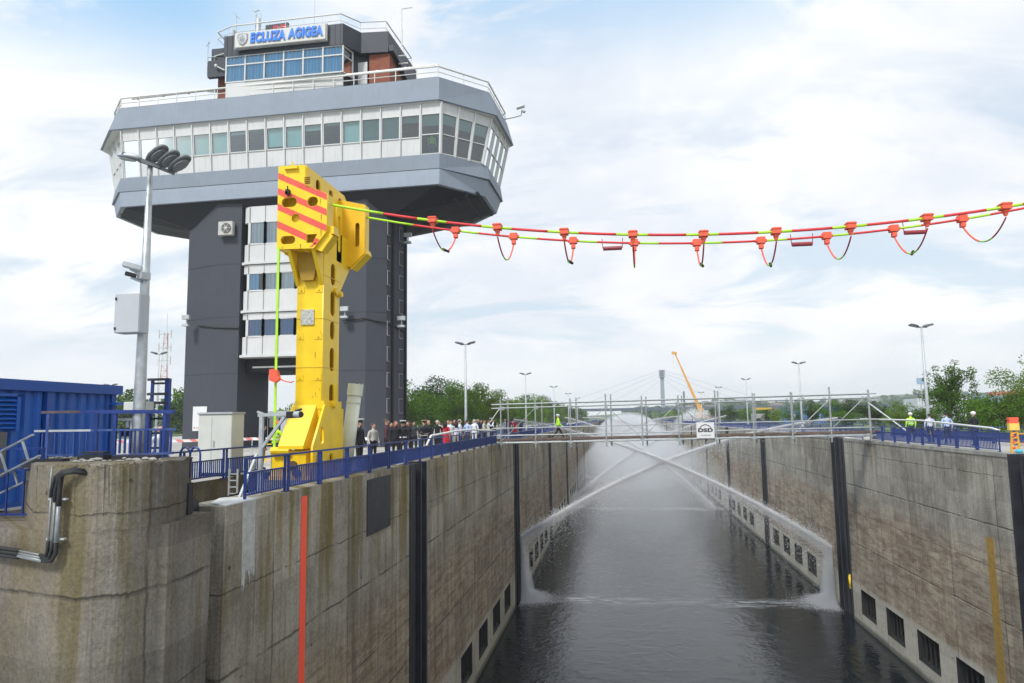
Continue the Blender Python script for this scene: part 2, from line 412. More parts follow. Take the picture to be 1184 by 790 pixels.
def np_mesh(name, verts, faces, mats, fm=None, parent=None, smooth=False):
    """fast mesh from arrays; all faces have the same number of corners"""
    me = bpy.data.meshes.new(name); nf, k = faces.shape
    me.vertices.add(len(verts)); me.vertices.foreach_set('co', np.asarray(verts, 'f').ravel())
    me.loops.add(nf * k); me.loops.foreach_set('vertex_index', faces.astype('i').ravel())
    me.polygons.add(nf); me.polygons.foreach_set('loop_start', np.arange(0, nf * k, k, dtype='i'))
    try: me.polygons.foreach_set('loop_total', np.full(nf, k, 'i'))
    except Exception: pass
    for m_ in mats: me.materials.append(m_)
    if fm is not None: me.polygons.foreach_set('material_index', fm.astype('i'))
    me.update(calc_edges=True); me.validate()
    o = bpy.data.objects.new(name, me); COL.objects.link(o)
    if parent: setpar(o, parent)
    return o

# ------------------------------------------------------------------ the setting
XL, XR, ZW, YEND = -8.39, 16.61, -13.07, 318.0
def water_mat():
    m, g, b = new_mat('dark_lock_water'); tc = g.n('ShaderNodeTexCoord'); v = tc.outputs['Object']; p = g.sep(v)
    b.inputs['Base Color'].default_value = (.008, .011, .013, 1); b.inputs['Roughness'].default_value = .06
    b.inputs['IOR'].default_value = 1.33; b.inputs['Specular IOR Level'].default_value = .45
    # chop near the left wall and below the jets, calmer down the middle
    edge = g.ramp(g.noise(g.comb(g.math('MULTIPLY', p[0], .16), g.math('MULTIPLY', p[1], .03), 0.0), 1.0, 3), .40, .62)
    lf = g.ramp(p[0], -6.5, -1.0, 1, .35)
    n1 = g.noise(v, 2.6, 3, .6, 1.2)
    n2 = g.noise(v, .7, 4, .6, .8)
    n3 = g.noise(v, 9, 2, .5, .6)
    h = g.math('ADD', g.math('MULTIPLY', n1, g.math('MULTIPLY', lf, .10)), g.math('MULTIPLY', n2, .16))
    h = g.math('ADD', h, g.math('MULTIPLY', n3, g.math('MULTIPLY', g.math('ADD', edge, .15), .012)))
    bp = g.n('ShaderNodeBump'); bp.inputs['Strength'].default_value = 1; bp.inputs['Distance'].default_value = .27
    g.set(bp.inputs['Height'], h); g.set(b.inputs['Normal'], bp.outputs[0])
    return m
w = B(); w.face([(XL - 3, 2, ZW), (XR + 3, 2, ZW), (XR + 3, YEND + 1, ZW), (XL - 3, YEND + 1, ZW)])
tag(w.build('water', water_mat()), kind='structure')

# ground: one sheet of grassland with the lock cut out of it, reaching the horizon
gb = B(); E_ = 4200
for (x0, x1, y0, y1) in ((-E_, -14.0, -300, YEND + 3), (18.5, E_, -300, YEND + 3), (-E_, E_, YEND + 3, E_)):
    gb.face([(x0, y0, -.03), (x1, y0, -.03), (x1, y1, -.03), (x0, y1, -.03)])
tag(gb.build('ground', grass_m), kind='structure')
ab = B()
for (x0, x1, y0, y1) in ((-60, -12.8, -4, YEND), (-12.8, XL - .9, 24.4, YEND), (XR + .9, 25, 6, YEND)):
    ab.face([(x0, y0, 0), (x1, y0, 0), (x1, y1, 0), (x0, y1, 0)])
tag(ab.build('pavement', apron_m), kind='structure')

port_bar = M('black_port_bar', (.022, .02, .018), .8, var=.3)
GL = [29.5 + 29.3 * k for k in range(10)]      # guide channels, left wall
GR = [32.2, 58.2, 86.8, 114, 141, 168, 196, 224, 252, 280]
PORTS = []
for k in range(9):
    for j in range(4):
        y0 = 37.6 + 28.75 * k + 4.78 * j
        if y0 + 3 < YEND - 6: PORTS.append((y0, y0 + 2.85))

def lock_wall(name, label, xf, s, ystart, guides, gw, mat):
    """s = direction from the face into the ground (-1 left, +1 right)"""
    t = thing(name, label, 'lock wall', (xf, ystart, 0))
    segs = []; y = ystart
    for q in guides:
        segs.append((y, q - gw(q) / 2)); y = q + gw(q) / 2
    segs.append((y, YEND))
    fb = B(); pr = {}
    for (a, b_) in segs:
        ps = [p for p in PORTS if p[0] > a and p[1] < b_]
        ys = sorted({a, b_, *[v for p in ps for v in p]})
        zs = [-16, -12.2, -10.5, -.18]
        for i in range(len(ys) - 1):
            for k in range(3):
                if k == 1 and any(abs(p[0] - ys[i]) < 1e-6 for p in ps): continue
                fb.face([(xf, ys[i], zs[k]), (xf, ys[i + 1], zs[k]), (xf, ys[i + 1], zs[k + 1]), (xf, ys[i], zs[k + 1])])
        # ends into the guide slots, back not needed
        for ye in (a, b_):
            fb.face([(xf, ye, -16), (xf + s * 1.2, ye, -16), (xf + s * 1.2, ye, -.18), (xf, ye, -.18)])
        for p in ps:
            x1 = xf + s * 1.0
            for q in ([(xf, p[0], -12.2), (xf, p[1], -12.2), (x1, p[1], -12.2), (x1, p[0], -12.2)], [(xf, p[0], -10.5), (xf, p[1], -10.5), (x1, p[1], -10.5), (x1, p[0], -10.5)],
                      [(xf, p[0], -12.2), (xf, p[0], -10.5), (x1, p[0], -10.5), (x1, p[0], -12.2)], [(xf, p[1], -12.2), (xf, p[1], -10.5), (x1, p[1], -10.5), (x1, p[1], -12.2)]):
                pr.setdefault(p, B()).face(q)
    fb.build('wall', mat, t)
    cb = B()
    for (a, b_) in segs:
        x0, x1 = sorted((xf - s * (.03 if s > 0 else .0), xf + s * 1.0)); cb.box(x0, x1, a, b_, -.18, .004)
    cb.build('coping', coping_m if s > 0 else cw_left, t)
    for i, q in enumerate(guides):
        w_ = gw(q); G = B(); x1 = xf + s * .55
        G.box(*sorted((x1, x1 + s * .1)), q - w_ / 2, q + w_ / 2, -16, -.02)
        for e in (-1, 1):
            ye = q + e * w_ / 2; G.box(*sorted((xf - s * .06, x1)), *sorted((ye, ye - e * .16)), -16, -.02)
        G.box(*sorted((xf + s * .15, x1)), q - w_ * .12, q + w_ * .08, -16, -.05)
        G.box(*sorted((xf - s * .0, x1)), q + w_ * .18, q + w_ * .24, -16, -.05)
        tag(G.build('guide_channel', steel_dark, t))
    for p in PORTS:
        if p[0] < ystart: continue
        P_ = pr.get(p) or B(); P_.mi = 0; x1 = xf + s * .98
        P_.face([(x1, p[0], -12.2), (x1, p[1], -12.2), (x1, p[1], -10.5), (x1, p[0], -10.5)])
        P_.mi = 1
        for k in range(1, 5):
            yy = p[0] + (p[1] - p[0]) * k / 5; P_.box(*sorted((xf + s * .18, xf + s * .26)), yy - .05, yy + .05, -12.2, -10.5)
        P_.box(*sorted((xf + s * .16, xf + s * .28)), p[0], p[1], -10.62, -10.5); P_.box(*sorted((xf + s * .16, xf + s * .28)), p[0], p[1], -12.2, -12.1)
        P_.build('culvert_port', [black_m, port_bar], t)  # lining is plain black: the shade inside the port put into its colour
    return t
lwall = lock_wall('lock_wall', 'mossy brown left chamber wall of the lock, carrying the yellow barrier post and the crowd', XL, -1, 14.5, GL, lambda q: 2.5 if q < 40 else 2.9, cw_left)
rwall = lock_wall('lock_wall', 'greyish right chamber wall of the lock with an ochre paint stripe and barred ports', XR, 1, 8.0, GR, lambda q: 3.2 if q < 70 else 2.7, cw_right)
# extras on the walls
def worn(name, col, za, zb, thr=.45):
    m, g, b = new_mat(name); tc = g.n('ShaderNodeTexCoord'); v = tc.outputs['Object']; p = g.sep(v)
    n = g.noise(g.scale3(v, 1, 3, .7), 2.2, 9, .75); f = g.ramp(p[2], zb, za, -.35, .35)
    a = g.ramp(g.math('ADD', n, f), thr, thr + .16); n2 = g.noise(v, 6, 5, .6)
    g.set(b.inputs['Base Color'], g.mix(g.ramp(n2, .3, .7), tuple(q * .7 for q in col), col)); b.inputs['Roughness'].default_value = .9; g.set(b.inputs['Alpha'], a); return m
b_ = B(); b_.box(XL, XL + .012, 18.25, 18.60, -13, -.2); b_.build('vermilion_marker_strip', redstrip_m, lwall)
b_ = B(); b_.prism_x([(15.22, -.0), (15.80, -.0), (15.84, -3.4), (15.28, -3.4)], XL - .01, XL + .008); b_.build('whitewash_strip', worn('faded_whitewash', (.46, .46, .43), -.6, -3.0), lwall)
b_ = B(); b_.box(XL - .1, XL + .03, 23.28, 25.78, -2.05, -.19); b_.build('cover_plate', M('black_plate', (.028, .030, .036), .55, .2, var=.2), lwall, bevel=.01)
b_ = B(); b_.prism_x([(35.7, -3.9), (36.35, -3.9), (36.35, -7), (36.4, -13), (35.6, -13), (35.65, -8)], XR - .008, XR + .01); b_.build('ochre_stripe', worn('worn_ochre', (.42, .25, .045), -5.0, -20, .36), rwall)
b_ = B(); b_.tube([(XR + .02, 57.1, -10.1), (XR + .02, 57.1, -10.9)], .13, 8); b_.ball((XR + .02, 57.1, -10.1), .13); b_.ball((XR + .02, 57.1, -10.9), .13)
b_.build('floating_bollard', yellow_m, rwall, smooth=True)
b_ = B()
for k in range(60):
    z = -12.9 + k * .22; b_.box(XR - .05, XR + .1, 31.3, 31.9, z, z + .05)
b_.build('rung_ladder', black_m, rwall)

# peninsula of the left wall beside the gate recess, recess walls and floor
pen = B(); pen.prism([(XL - .001, 14.5), (-9.0, 14.95), (-9.6, 16.8), (-9.9, 19), (-10.9, 20.6), (-11.6, 24.4), (XL - .9, 24.4), (XL - .9, 14.62)], -16, .0)
pen.build('recess_spur', cw_pit, lwall)
pt = B(); pt.prism([(XL - .0, 14.5), (-9.0, 14.95), (-9.35, 15.9), (XL - .9, 16.1), (XL, 16.0)], .0, .03); pt.build('whitewashed_cap', patch_m, lwall)
rw = B(); rw.box(-14, -12.8, 13.6, 24.4, -16, -.004); rw.box(-12.8, -11.4, 24.4, 25.2, -16, -.004); rw.box(-14, -8.6, 13.2, 13.6, -16, -1.2)
rw.face([(-12.8, 13, -6), (-9, 13, -6), (-9, 25, -6), (-12.8, 25, -6)])
tag(rw.build('recess_wall', cw_pit), 'low stained concrete back wall of the gate recess below the cream cabinet', 'wall')

# far gate closing the chamber
gt = thing('lock_gate', 'dark steel gate closing the far end of the lock chamber in the spray', 'gate', (4, YEND, -13))
b_ = B(); b_.box(XL, XR, YEND - .5, YEND + 1, -16, .6); b_.build('gate_leaf', steel_dark, gt)
b_ = B()
for k in range(6): b_.box(XL, XR, YEND - .9, YEND - .5, -12 + k * 2.2, -11.7 + k * 2.2)
b_.build('stiffener', steel_dark, gt)

# rounded near pier
def curve(pts, n=6):
    out = []; P = pts
    for i in range(len(P) - 1):
        p0, p1, p2, p3 = P[max(i - 1, 0)], P[i], P[i + 1], P[min(i + 2, len(P) - 1)]
        for k in range(n):
            t = k / n
            out.append(tuple(.5 * (2 * p1[j] + (p2[j] - p0[j]) * t + (2 * p0[j] - 5 * p1[j] + 4 * p2[j] - p3[j]) * t * t + (3 * p1[j] - p0[j] - 3 * p2[j] + p3[j]) * t ** 3) for j in range(2)))
    out.append(P[-1]); return out
front = curve([(-13.5, 12.1), (-10.8, 11.42), (-9.85, 11.14), (-9.3, 10.98), (-8.75, 10.98), (-8.32, 11.32), (-8.14, 11.95)])
pier = thing('pier', 'rounded weathered concrete pier nose in the left foreground with pipes on its face', 'pier', (-9.6, 12, -13))
lowr = front + [(-8.02, 12.0), (-8.1, 12.9), (-8.2, 13.7), (-13.5, 13.7)]
lowb = front + [(-8.02, 12.0), (-8.15, 12.9), (-8.42, 13.7), (-13.5, 13.7)]
b_ = B(); b_.loft([lowb, lowr], [-16, 0.0]); b_.build('pier_body', cw_pier, pier)
hi = [p for p in front if p[0] > -10.02]
hi = [(-10.03, 11.19)] + hi + [(-8.2, 12.62), (-8.6, 13.55), (-12.2, 13.65), (-12.1, 13.2)]
ins = [(x * .997 - .02, y + .02) for x, y in hi]
b_ = B(); b_.loft([hi, hi, ins], [0.003, 1.10, 1.13]); rb_ = b_.build('raised_block', cw_pier, pier)
bm = bmesh.new(); bm.from_mesh(rb_.data); bmesh.ops.subdivide_edges(bm, edges=[e for e in bm.edges if e.verts[0].co.z > 1.05 and e.verts[1].co.z > 1.05], cuts=2)
rq = random.Random(4)
for v in bm.verts:
    if v.co.z > 1.05: v.co += Vector((rq.uniform(-.012, .012), rq.uniform(-.004, .03), rq.uniform(-.05, .012)))
bm.to_mesh(rb_.data); bm.free()
b_ = B()
random.seed(3)
for k in range(60):
    x = random.uniform(-11.3, -8.4); y = random.uniform(11.6, 12.6) if x > -9.9 else 13.0
    r_ = random.uniform(.015, .06); b_.ball((x, y, 1.13 + r_ * .3), r_ * 1.3, r_, r_ * .6, 5, 4)
b_.build('rubble', coping_m, pier)

# ------------------------------------------------------------------ distant land: hills
def hills():
    rng = np.random.RandomState(4); nx, ny = 150, 18
    xs = np.linspace(-60, 1500, nx); ys = np.linspace(620, 1500, ny)
    X, Y = np.meshgrid(xs, ys)
    rise = np.clip((Y - 620) / 520, 0, 1) ** 1.1
    amp = 6 + 16 * np.clip(X / 240, 0, 1)
    Z = rise * amp * (1 + .22 * np.sin(X / 61) + .14 * np.sin(X / 23 + 1) + .12 * np.sin(Y / 90)) - .05
    V = np.stack([X, Y, Z], -1).reshape(-1, 3)
    F = np.array([[j * nx + i, j * nx + i + 1, (j + 1) * nx + i + 1, (j + 1) * nx + i] for j in range(ny - 1) for i in range(nx - 1)])
    o = np_mesh('hills', V, F, [M('hill_scrub', (.06, .10, .035), .95, var=.5, scale=.012, dirt=.5, dirtcol=(.16, .15, .09))])
    tag(o, kind='structure')
    return lambda x, y: float(np.clip((y - 620) / 520, 0, 1) ** 1.1 * (6 + 16 * np.clip(x / 240, 0, 1)) * (1 + .22 * math.sin(x / 61) + .14 * math.sin(x / 23 + 1) + .12 * math.sin(y / 90)))
hz = hills()

# ------------------------------------------------------------------ control tower
T = thing('control_tower', 'tall dark grey control tower with a glazed overhanging cab and blue roof lettering', 'control tower', (-23, 50, 0))
slabB = [(-37, 46.3), (-11.5, 45.6), (-8.0, 48.9), (-7.65, 54.8), (-11, 58), (-37, 58.4), (-40.6, 55), (-40.4, 49.7)]
slabT = [(-36.25, 46.25), (-11.45, 45.55), (-8.45, 48.5), (-8.05, 54.1), (-11.3, 57.4), (-36.3, 57.8), (-39.4, 54.6), (-38.6, 48.6)]
wallT = [(-36.1, 46.5), (-11.4, 45.9), (-8.45, 49.1), (-8.0, 54.2), (-11.3, 57.3), (-36.2, 57.7), (-39.6, 54.5), (-39.3, 49.4)]
wallB = [(-35.8, 46.6), (-11.5, 46.0), (-9.05, 48.4), (-8.7, 53.6), (-11.5, 56.6), (-35.9, 57), (-38.5, 54), (-38.4, 49.2)]
band1 = [(-36.0, 46.3), (-11.5, 45.7), (-8.55, 48.65), (-8.45, 54), (-11.4, 57), (-36, 57.4), (-38.9, 54.4), (-38.6, 49)]
band2 = [(-35.85, 46.32), (-11.5, 45.72), (-8.72, 48.75), (-8.6, 53.8), (-11.5, 56.8), (-35.9, 57.2), (-38.5, 54.1), (-38.3, 48.9)]
band3 = [(-35.7, 46.25), (-11.5, 45.6), (-8.95, 48.8), (-8.85, 53.3), (-11.6, 56.5), (-35.7, 56.8), (-38, 53.7), (-37.85, 48.6)]
def inset(poly, d):
    cx = sum(p[0] for p in poly) / len(poly); cy = sum(p[1] for p in poly) / len(poly)
    return [(cx + (p[0] - cx) * (1 - d / 14), cy + (p[1] - cy) * (1 - d / 5.5)) for p in poly]
B().loft([slabB, slabT], [23.68, 25.25]).build('roof_fascia', band2_m, T)
B().loft([inset(slabT, .06), inset(slabT, .1)], [25.255, 25.33]).build('roof_edge_trim', parapet_m, T)
B().loft([inset(slabB, .15), inset(slabB, .15)], [23.6, 23.678]).build('eaves_soffit', white_m, T)
B().loft([band1, band2], [18.83, 19.87]).build('upper_band', band_m, T)
B().loft([inset(band2, .05), inset(band2, .05)], [18.79, 18.828]).build('band_joint', parapet_m, T)
B().loft([inset(band2, -.01), band3], [18.788, 17.68]).build('lower_band', band2_m, T)
colbox = [(-31, 47.3), (-15.2, 47.0), (-15.0, 48.5), (-14.9, 52.2), (-15.4, 52.9), (-31, 53), (-31.3, 52.4), (-31.3, 48)]
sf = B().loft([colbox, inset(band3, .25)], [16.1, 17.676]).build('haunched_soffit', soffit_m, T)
rb = B()
for k in range(7):
    x = -14.2 + k * .8; rb.box(x, x + .22, 47.6, 53.5, 16.6 + k * .16, 17.65)
    x = -32.2 - k * .8; rb.box(x, x + .22, 47.8, 53.5, 16.7 + k * .16, 17.65)
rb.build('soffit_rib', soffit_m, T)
# cab interior: floor, ceiling and a core added to block sky through the glass
B().loft([inset(wallB, .8)] * 2, [19.88, 20.0]).build('cab_floor', darkwin, T)
B().loft([inset(wallT, .4)] * 2, [23.5, 23.59]).build('cab_ceiling', M('cab_ceiling', (.35, .37, .37), .8), T)
B().box(-37.3, -10.3, 50.6, 53.4, 20.0, 23.5).build('cab_sky_blocker', darkwin, T)
B().prism([(-37.9, 50.0), (-37.3, 49.0), (-34.6, 48.2), (-34.0, 50.55), (-37.9, 50.55)], 20.01, 23.49).build('cab_side_sky_blocker', darkwin, T)  # added dark screen blocking the sky behind the left windows

random.seed(11)
def wall_strip(b0, b1, t0, t1, zb, zt, n, full=(), winrange=(.36, .79), blinds=None, mull=.07, inward=None):
    b0, b1, t0, t1 = (Vector((*p, z)) for p, z in ((b0, zb), (b1, zb), (t0, zt), (t1, zt)))
    def P(u, v, off=0.0):
        q = b0.lerp(b1, u).lerp(t0.lerp(t1, u), v); return q + nrm * off
    nrm = (b1 - b0).cross(t0 - b0).normalized()          # outward for counter-clockwise walls
    L = (b1 - b0).length
    pan = B(); mu = B()
    for i in range(n):
        u0, u1 = i / n, (i + 1) / n; e = mull / L
        lo, hi = (.03, winrange[1]) if i in full else winrange
        for (va, vb) in ((0, lo), (hi, 1)):
            if vb - va > .01: pan.face([P(u0, va), P(u1, va), P(u1, vb), P(u0, vb)])
        fr = B(); a, b_ = u0 + e, u1 - e
        for (p, q) in ((P(a, lo), P(b_, lo)), (P(a, hi), P(b_, hi)), (P(a, lo), P(a, hi)), (P(b_, lo), P(b_, hi))):
            fr.bar(p + nrm * .02, q + nrm * .02, .07, .07, up=nrm)
        if i in full: fr.bar(P(a, .40, .02), P(b_, .40, .02), .07, .07, up=nrm)
        f = fr.build('window', white_m, T)
        gp = B(); gp.face([P(a, lo, -.01), P(b_, lo, -.01), P(b_, hi, -.01), P(a, hi, -.01)]); gp.build('pane', glass_m, f)
        bl = (blinds[i] if blinds else random.choice([.3, .3, .5, 1, 1, 0, .15]))
        if bl > 0:
            bb = B(); bb.face([P(a, hi - (hi - lo) * bl, -.14), P(b_, hi - (hi - lo) * bl, -.14), P(b_, hi, -.14), P(a, hi, -.14)]); bb.build('blind', blind_m, f)
    for i in range(n + 1):
        u = i / n; mu.bar(P(u, 0, .05), P(u, 1, .05), mull, .14, up=nrm)
    # fine panel seams
    for i in range(n):
        for k in (1, 2):
            u = (i + k / 3) / n
            if i not in full: mu.bar(P(u, 0, .004), P(u, winrange[0], .004), .012, .012, up=nrm)
            mu.bar(P(u, winrange[1], .004), P(u, 1, .004), .012, .012, up=nrm)
    pan.build('cladding', white_m, T); mu.build('mullion', white_m, T)
wall_strip(wallB[0], wallB[1], wallT[0], wallT[1], 19.87, 23.6, 17, full=(0, 16), blinds=[.55, .9, .6, .95, 1, 1, .15, .05, .85, .9, .25, .1, 1, 1, 1, .3, .28])
wall_strip(wallB[1], wallB[2], wallT[1], wallT[2], 19.87, 23.6, 3, full=(0, 1, 2), winrange=(.03, .80), blinds=[.25, .28, .3])
wall_strip(wallB[2], wallB[3], wallT[2], wallT[3], 19.87, 23.6, 4, full=(0, 1, 2, 3), winrange=(.03, .85), blinds=[.2, .2, .3, .3])
wall_strip(wallB[7], wallB[0], wallT[7], wallT[0], 19.87, 23.6, 3, full=(0, 1, 2), winrange=(.03, .85), blinds=[.3, .3, .5])
wall_strip(wallB[6], wallB[7], wallT[6], wallT[7], 19.87, 23.6, 4, full=(0, 1, 2, 3), winrange=(.03, .85), blinds=[.3, .3, .5, .3])
for i, j, n in ((3, 4, 3), (4, 5, 15), (5, 6, 3)):
    q = B(); a, b2, c2, d2 = wallB[i], wallB[j], wallT[j], wallT[i]
    q.face([(*a, 19.87), (*b2, 19.87), (*c2, 23.6), (*d2, 23.6)]); q.build('rear_cladding', white_m, T)

# roof terrace rail
def rail_loop(pts, z0, z1, rt, n_between, parent, name='roof_rail', mids=1, mat=None, closed=True):
    mat = mat or whitetube_m
    b = B(); P = [Vector((*p, z1)) for p in pts]; N = len(P)
    for i in range(N if closed else N - 1):
        a, c = P[i], P[(i + 1) % N]
        b.tube([a, c], rt, 8)
        for mlev in range(1, mids + 1):
            dz = (z1 - z0) * mlev / (mids + 1)
            b.tube([a - Vector((0, 0, dz)), c - Vector((0, 0, dz))], rt * .45, 6)
        n = max(int((c - a).length / n_between), 1)
        for k in range(n):
            q = a.lerp(c, k / n); b.tube([(q.x, q.y, z0), q], rt * .5, 6)
    return b.build(name, mat, parent)
rail_loop(inset(slabT, .12), 25.3, 26.1, .065, 1.5, T, mids=1)
# thick white pipe along the terrace front
b_ = B(); b_.tube([(-35.5, 46.7, 26.18), (-25, 46.35, 26.26), (-11.6, 45.95, 26.32)], .085, 8)
for k in range(12):
    x = -35 + k * 2.1; b_.tube([(x - .05, 46.7 - (x + 35.5) * .031, 26.18 + (x + 35.5) * .0058), (x + .05, 46.7 - (x + 35.5) * .031, 26.18 + (x + 35.5) * .0058)], .13, 8)
b_.build('terrace_pipe', whitetube_m, T)

# penthouse
body = [(-27.6, 46.2), (-18.6, 46.0), (-18.45, 47.0), (-17.3, 47.9), (-15.9, 47.6), (-15.6, 53.2), (-29.2, 53.4), (-29.35, 48.0), (-28.6, 47.9), (-27.8, 47.9)]
B().loft([inset(body, .5)] * 2, [25.3, 28.4]).build('penthouse_wall', tower_m, T)
pa = [(-27.75, 46.0), (-18.55, 45.8), (-17.7, 47.2), (-15.7, 47.35), (-15.35, 53.6), (-29.5, 53.8), (-29.65, 47.5), (-27.8, 47.5)]
b_ = B(); b_.loft([pa[:]] * 2, [28.42, 30.0]); b_.build('parapet', parapet_m, T)
# the lower left wing of the parapet and the arched cheek on the right
b_ = B(); b_.box(-29.75, -27.76, 47.2, 47.5, 27.6, 28.9); b_.build('left_parapet_wing', parapet_m, T)
b_ = B(); b_.prism_x([(47.3, 28.45)] + [(47.3 + 6.3 * math.sin(a), 25.3 + 3.15 * math.cos(a)) for a in [R(10 * k) for k in range(1, 10)]] + [(54.2, 25.3), (54.2, 28.9), (47.3, 28.9)], -15.62, -15.3)
b_.build('arched_cheek', parapet_m, T)
B().box(-17.2, -15.65, 47.55, 53, 25.3, 28.41).build('brick_pier', brick_m, T)
B().box(-29.3, -28.45, 47.9, 53, 25.3, 28.41).build('brick_pier', brick_m, T)
sm = B()
for k in range(24):
    x = -27.5 + k * .38; sm.box(x, x + .03, 45.97 - (x + 27.5) * .021, 46.05 - (x + 27.5) * .021, 28.45, 29.98)
sm.build('parapet_seam', tower_m, T)
# glazed front of the penthouse: sill panel + six bays with curtains
B().box(-27.55, -18.6, 46.05, 46.2, 25.3, 26.42).build('sill_panel', white_m, T)
B().box(-27.5, -18.7, 47.3, 47.4, 25.3, 28.4).build('room_back', M('room_wall', (.3, .42, .55), .8), T)
for i in range(6):
    x0 = -27.55 + i * 1.5; x1 = x0 + 1.5; y = 46.06 - i * .03
    fr = B()
    for z in (26.44, 27.72, 28.4): fr.box(x0, x1, y - .04, y + .04, z - .045, z + .045)
    for x in (x0, x1 - .001): fr.box(x - .05, x + .05, y - .05, y + .05, 26.4, 28.42)
    f = fr.build('window', white_m, T)
    q = B(); q.face([(x0, y + .02, 26.45), (x1, y + .02, 26.45), (x1, y + .02, 28.4), (x0, y + .02, 28.4)]); q.build('pane', glass_b, f)
    q = B()
    N = 14
    for k in range(N):
        xa, xb = x0 + 1.5 * k / N, x0 + 1.5 * (k + 1) / N
        ya, yb = y + .14 + .04 * math.sin(k * 2.1), y + .14 + .04 * math.sin((k + 1) * 2.1)
        q.face([(xa, ya, 26.45), (xb, yb, 26.45), (xb, yb, 28.38), (xa, ya, 28.38)])
    q.build('curtain', curt_m, f)
fr = B()
for z in (26.44, 27.72, 28.4): fr.bar((-18.57, 45.95, z), (-18.25, 47.0, z), .08)
for p in ((-18.57, 45.95), (-18.25, 47.0)): fr.bar((*p, 26.4), (*p, 28.42), .09)
f = fr.build('window', white_m, T)
q = B(); q.face([(-18.57, 45.95, 26.45), (-18.25, 47, 26.45), (-18.25, 47, 28.4), (-18.57, 45.95, 28.4)]); q.build('pane', glass_b, f)
q = B(); q.face([(-18.66, 46.0, 26.45), (-18.36, 47, 26.45), (-18.9, 48.2, 26.45), (-18.9, 48.2, 28.4), (-18.36, 47, 28.4), (-18.66, 46.0, 28.4)]); q.build('curtain', curt_d, f)
dd = B().box(-18.15, -17.35, 47.55, 47.62, 25.35, 27.9).build('terrace_door', white_m, T)
B().box(-28.42, -27.75, 47.75, 47.86, 25.4, 28.2).build('side_pane', M('grey_pane', (.3, .35, .38), .15), T)
# roof sign
sg = B().prism_y([(-26.62, 28.74), (-19.72, 28.78), (-19.72, 29.93), (-26.62, 29.86)], 45.5, 45.78).build('roof_sign', M('sign_panel', (.62, .61, .58), .5, var=.05), T, bevel=.02)
B().prism_y([(-26.70, 28.68), (-19.64, 28.72), (-19.64, 29.99), (-26.70, 29.92)], 45.6, 45.79).build('sign_frame', M('sign_frame', (.40, .40, .40), .5), T)
def text_mesh(body, name, mat, parent, width, height, loc, rot, extrude=.02, bold=.0, shear=0.0):
    cu = bpy.data.curves.new(name, 'FONT'); cu.body = body; cu.extrude = extrude; cu.offset = bold; cu.shear = shear
    cu.space_character = 1.08
    o = bpy.data.objects.new(name, cu); COL.objects.link(o); bpy.context.view_layer.update()
    me = bpy.data.meshes.new_from_object(o.evaluated_get(bpy.context.evaluated_depsgraph_get()))
    bpy.data.objects.remove(o); xs = [v.co.x for v in me.vertices]; ys = [v.co.y for v in me.vertices]
    sx = width / (max(xs) - min(xs)); sy = height / (max(ys) - min(ys)); x0, y0 = min(xs), min(ys)
    Mx = Matrix.Translation(loc) @ rot.to_4x4()
    for v in me.vertices:
        v.co = Mx @ Vector(((v.co.x - x0) * sx, (v.co.y - y0) * sy, v.co.z))
    me.materials.clear(); me.materials.append(mat)
    n = bpy.data.objects.new(name, me); COL.objects.link(n); setpar(n, parent); return n
rx = Matrix.Rotation(R(90), 3, 'X')
letter_m = M('blue_letters', (.015, .20, .80), .4, var=.05)
halo_m = M('letter_edge', (.50, .58, .66), .5)
rt = Matrix.Rotation(R(90), 3, 'X')
text_mesh('ECLUZA', 'lettering_edge', halo_m, sg, 2.78, .86, (-25.45, 45.485, 28.93), rt, .01, .05, .08)
text_mesh('ECLUZA', 'lettering', letter_m, sg, 2.66, .76, (-25.39, 45.45, 28.98), rt, .03, .042, .08)
text_mesh('AGIGEA', 'lettering_edge', halo_m, sg, 2.72, .86, (-22.58, 45.485, 28.98), rt, .01, .05, .08)
text_mesh('AGIGEA', 'lettering', letter_m, sg, 2.60, .76, (-22.52, 45.45, 29.03), rt, .03, .042, .08)
sh = [(-26.38, 29.70), (-26.0, 29.78), (-25.62, 29.70), (-25.62, 29.30), (-25.75, 29.02), (-26.0, 28.86), (-26.25, 29.02), (-26.38, 29.30)]
cr = B().prism_y(sh, 45.44, 45.5).build('crest', M('crest_grey', (.28, .29, .31), .4, .3), sg)
b_ = B(); si = [(-26.0 + (x + 26.0) * .82, 29.32 + (z - 29.32) * .82) for x, z in sh]; b_.prism_y(si, 45.425, 45.44)
b_.build('crest_field', M('crest_field', (.55, .56, .57), .4), sg)
b_ = B()
for q in ([(-26.2, 29.3), (-26.12, 29.55), (-26.04, 29.3)], [(-25.96, 29.3), (-25.88, 29.55), (-25.8, 29.3)], [(-26.2, 29.2), (-25.8, 29.2), (-25.8, 29.26), (-26.2, 29.26)], [(-26.12, 29.08), (-25.88, 29.08), (-25.88, 29.14), (-26.12, 29.14)], [(-26.04, 29.28), (-25.96, 29.28), (-25.96, 29.62), (-26.04, 29.62)]):
    b_.prism_y(q, 45.41, 45.425)
b_.build('crest_figure', MATS['crest_grey'], sg)
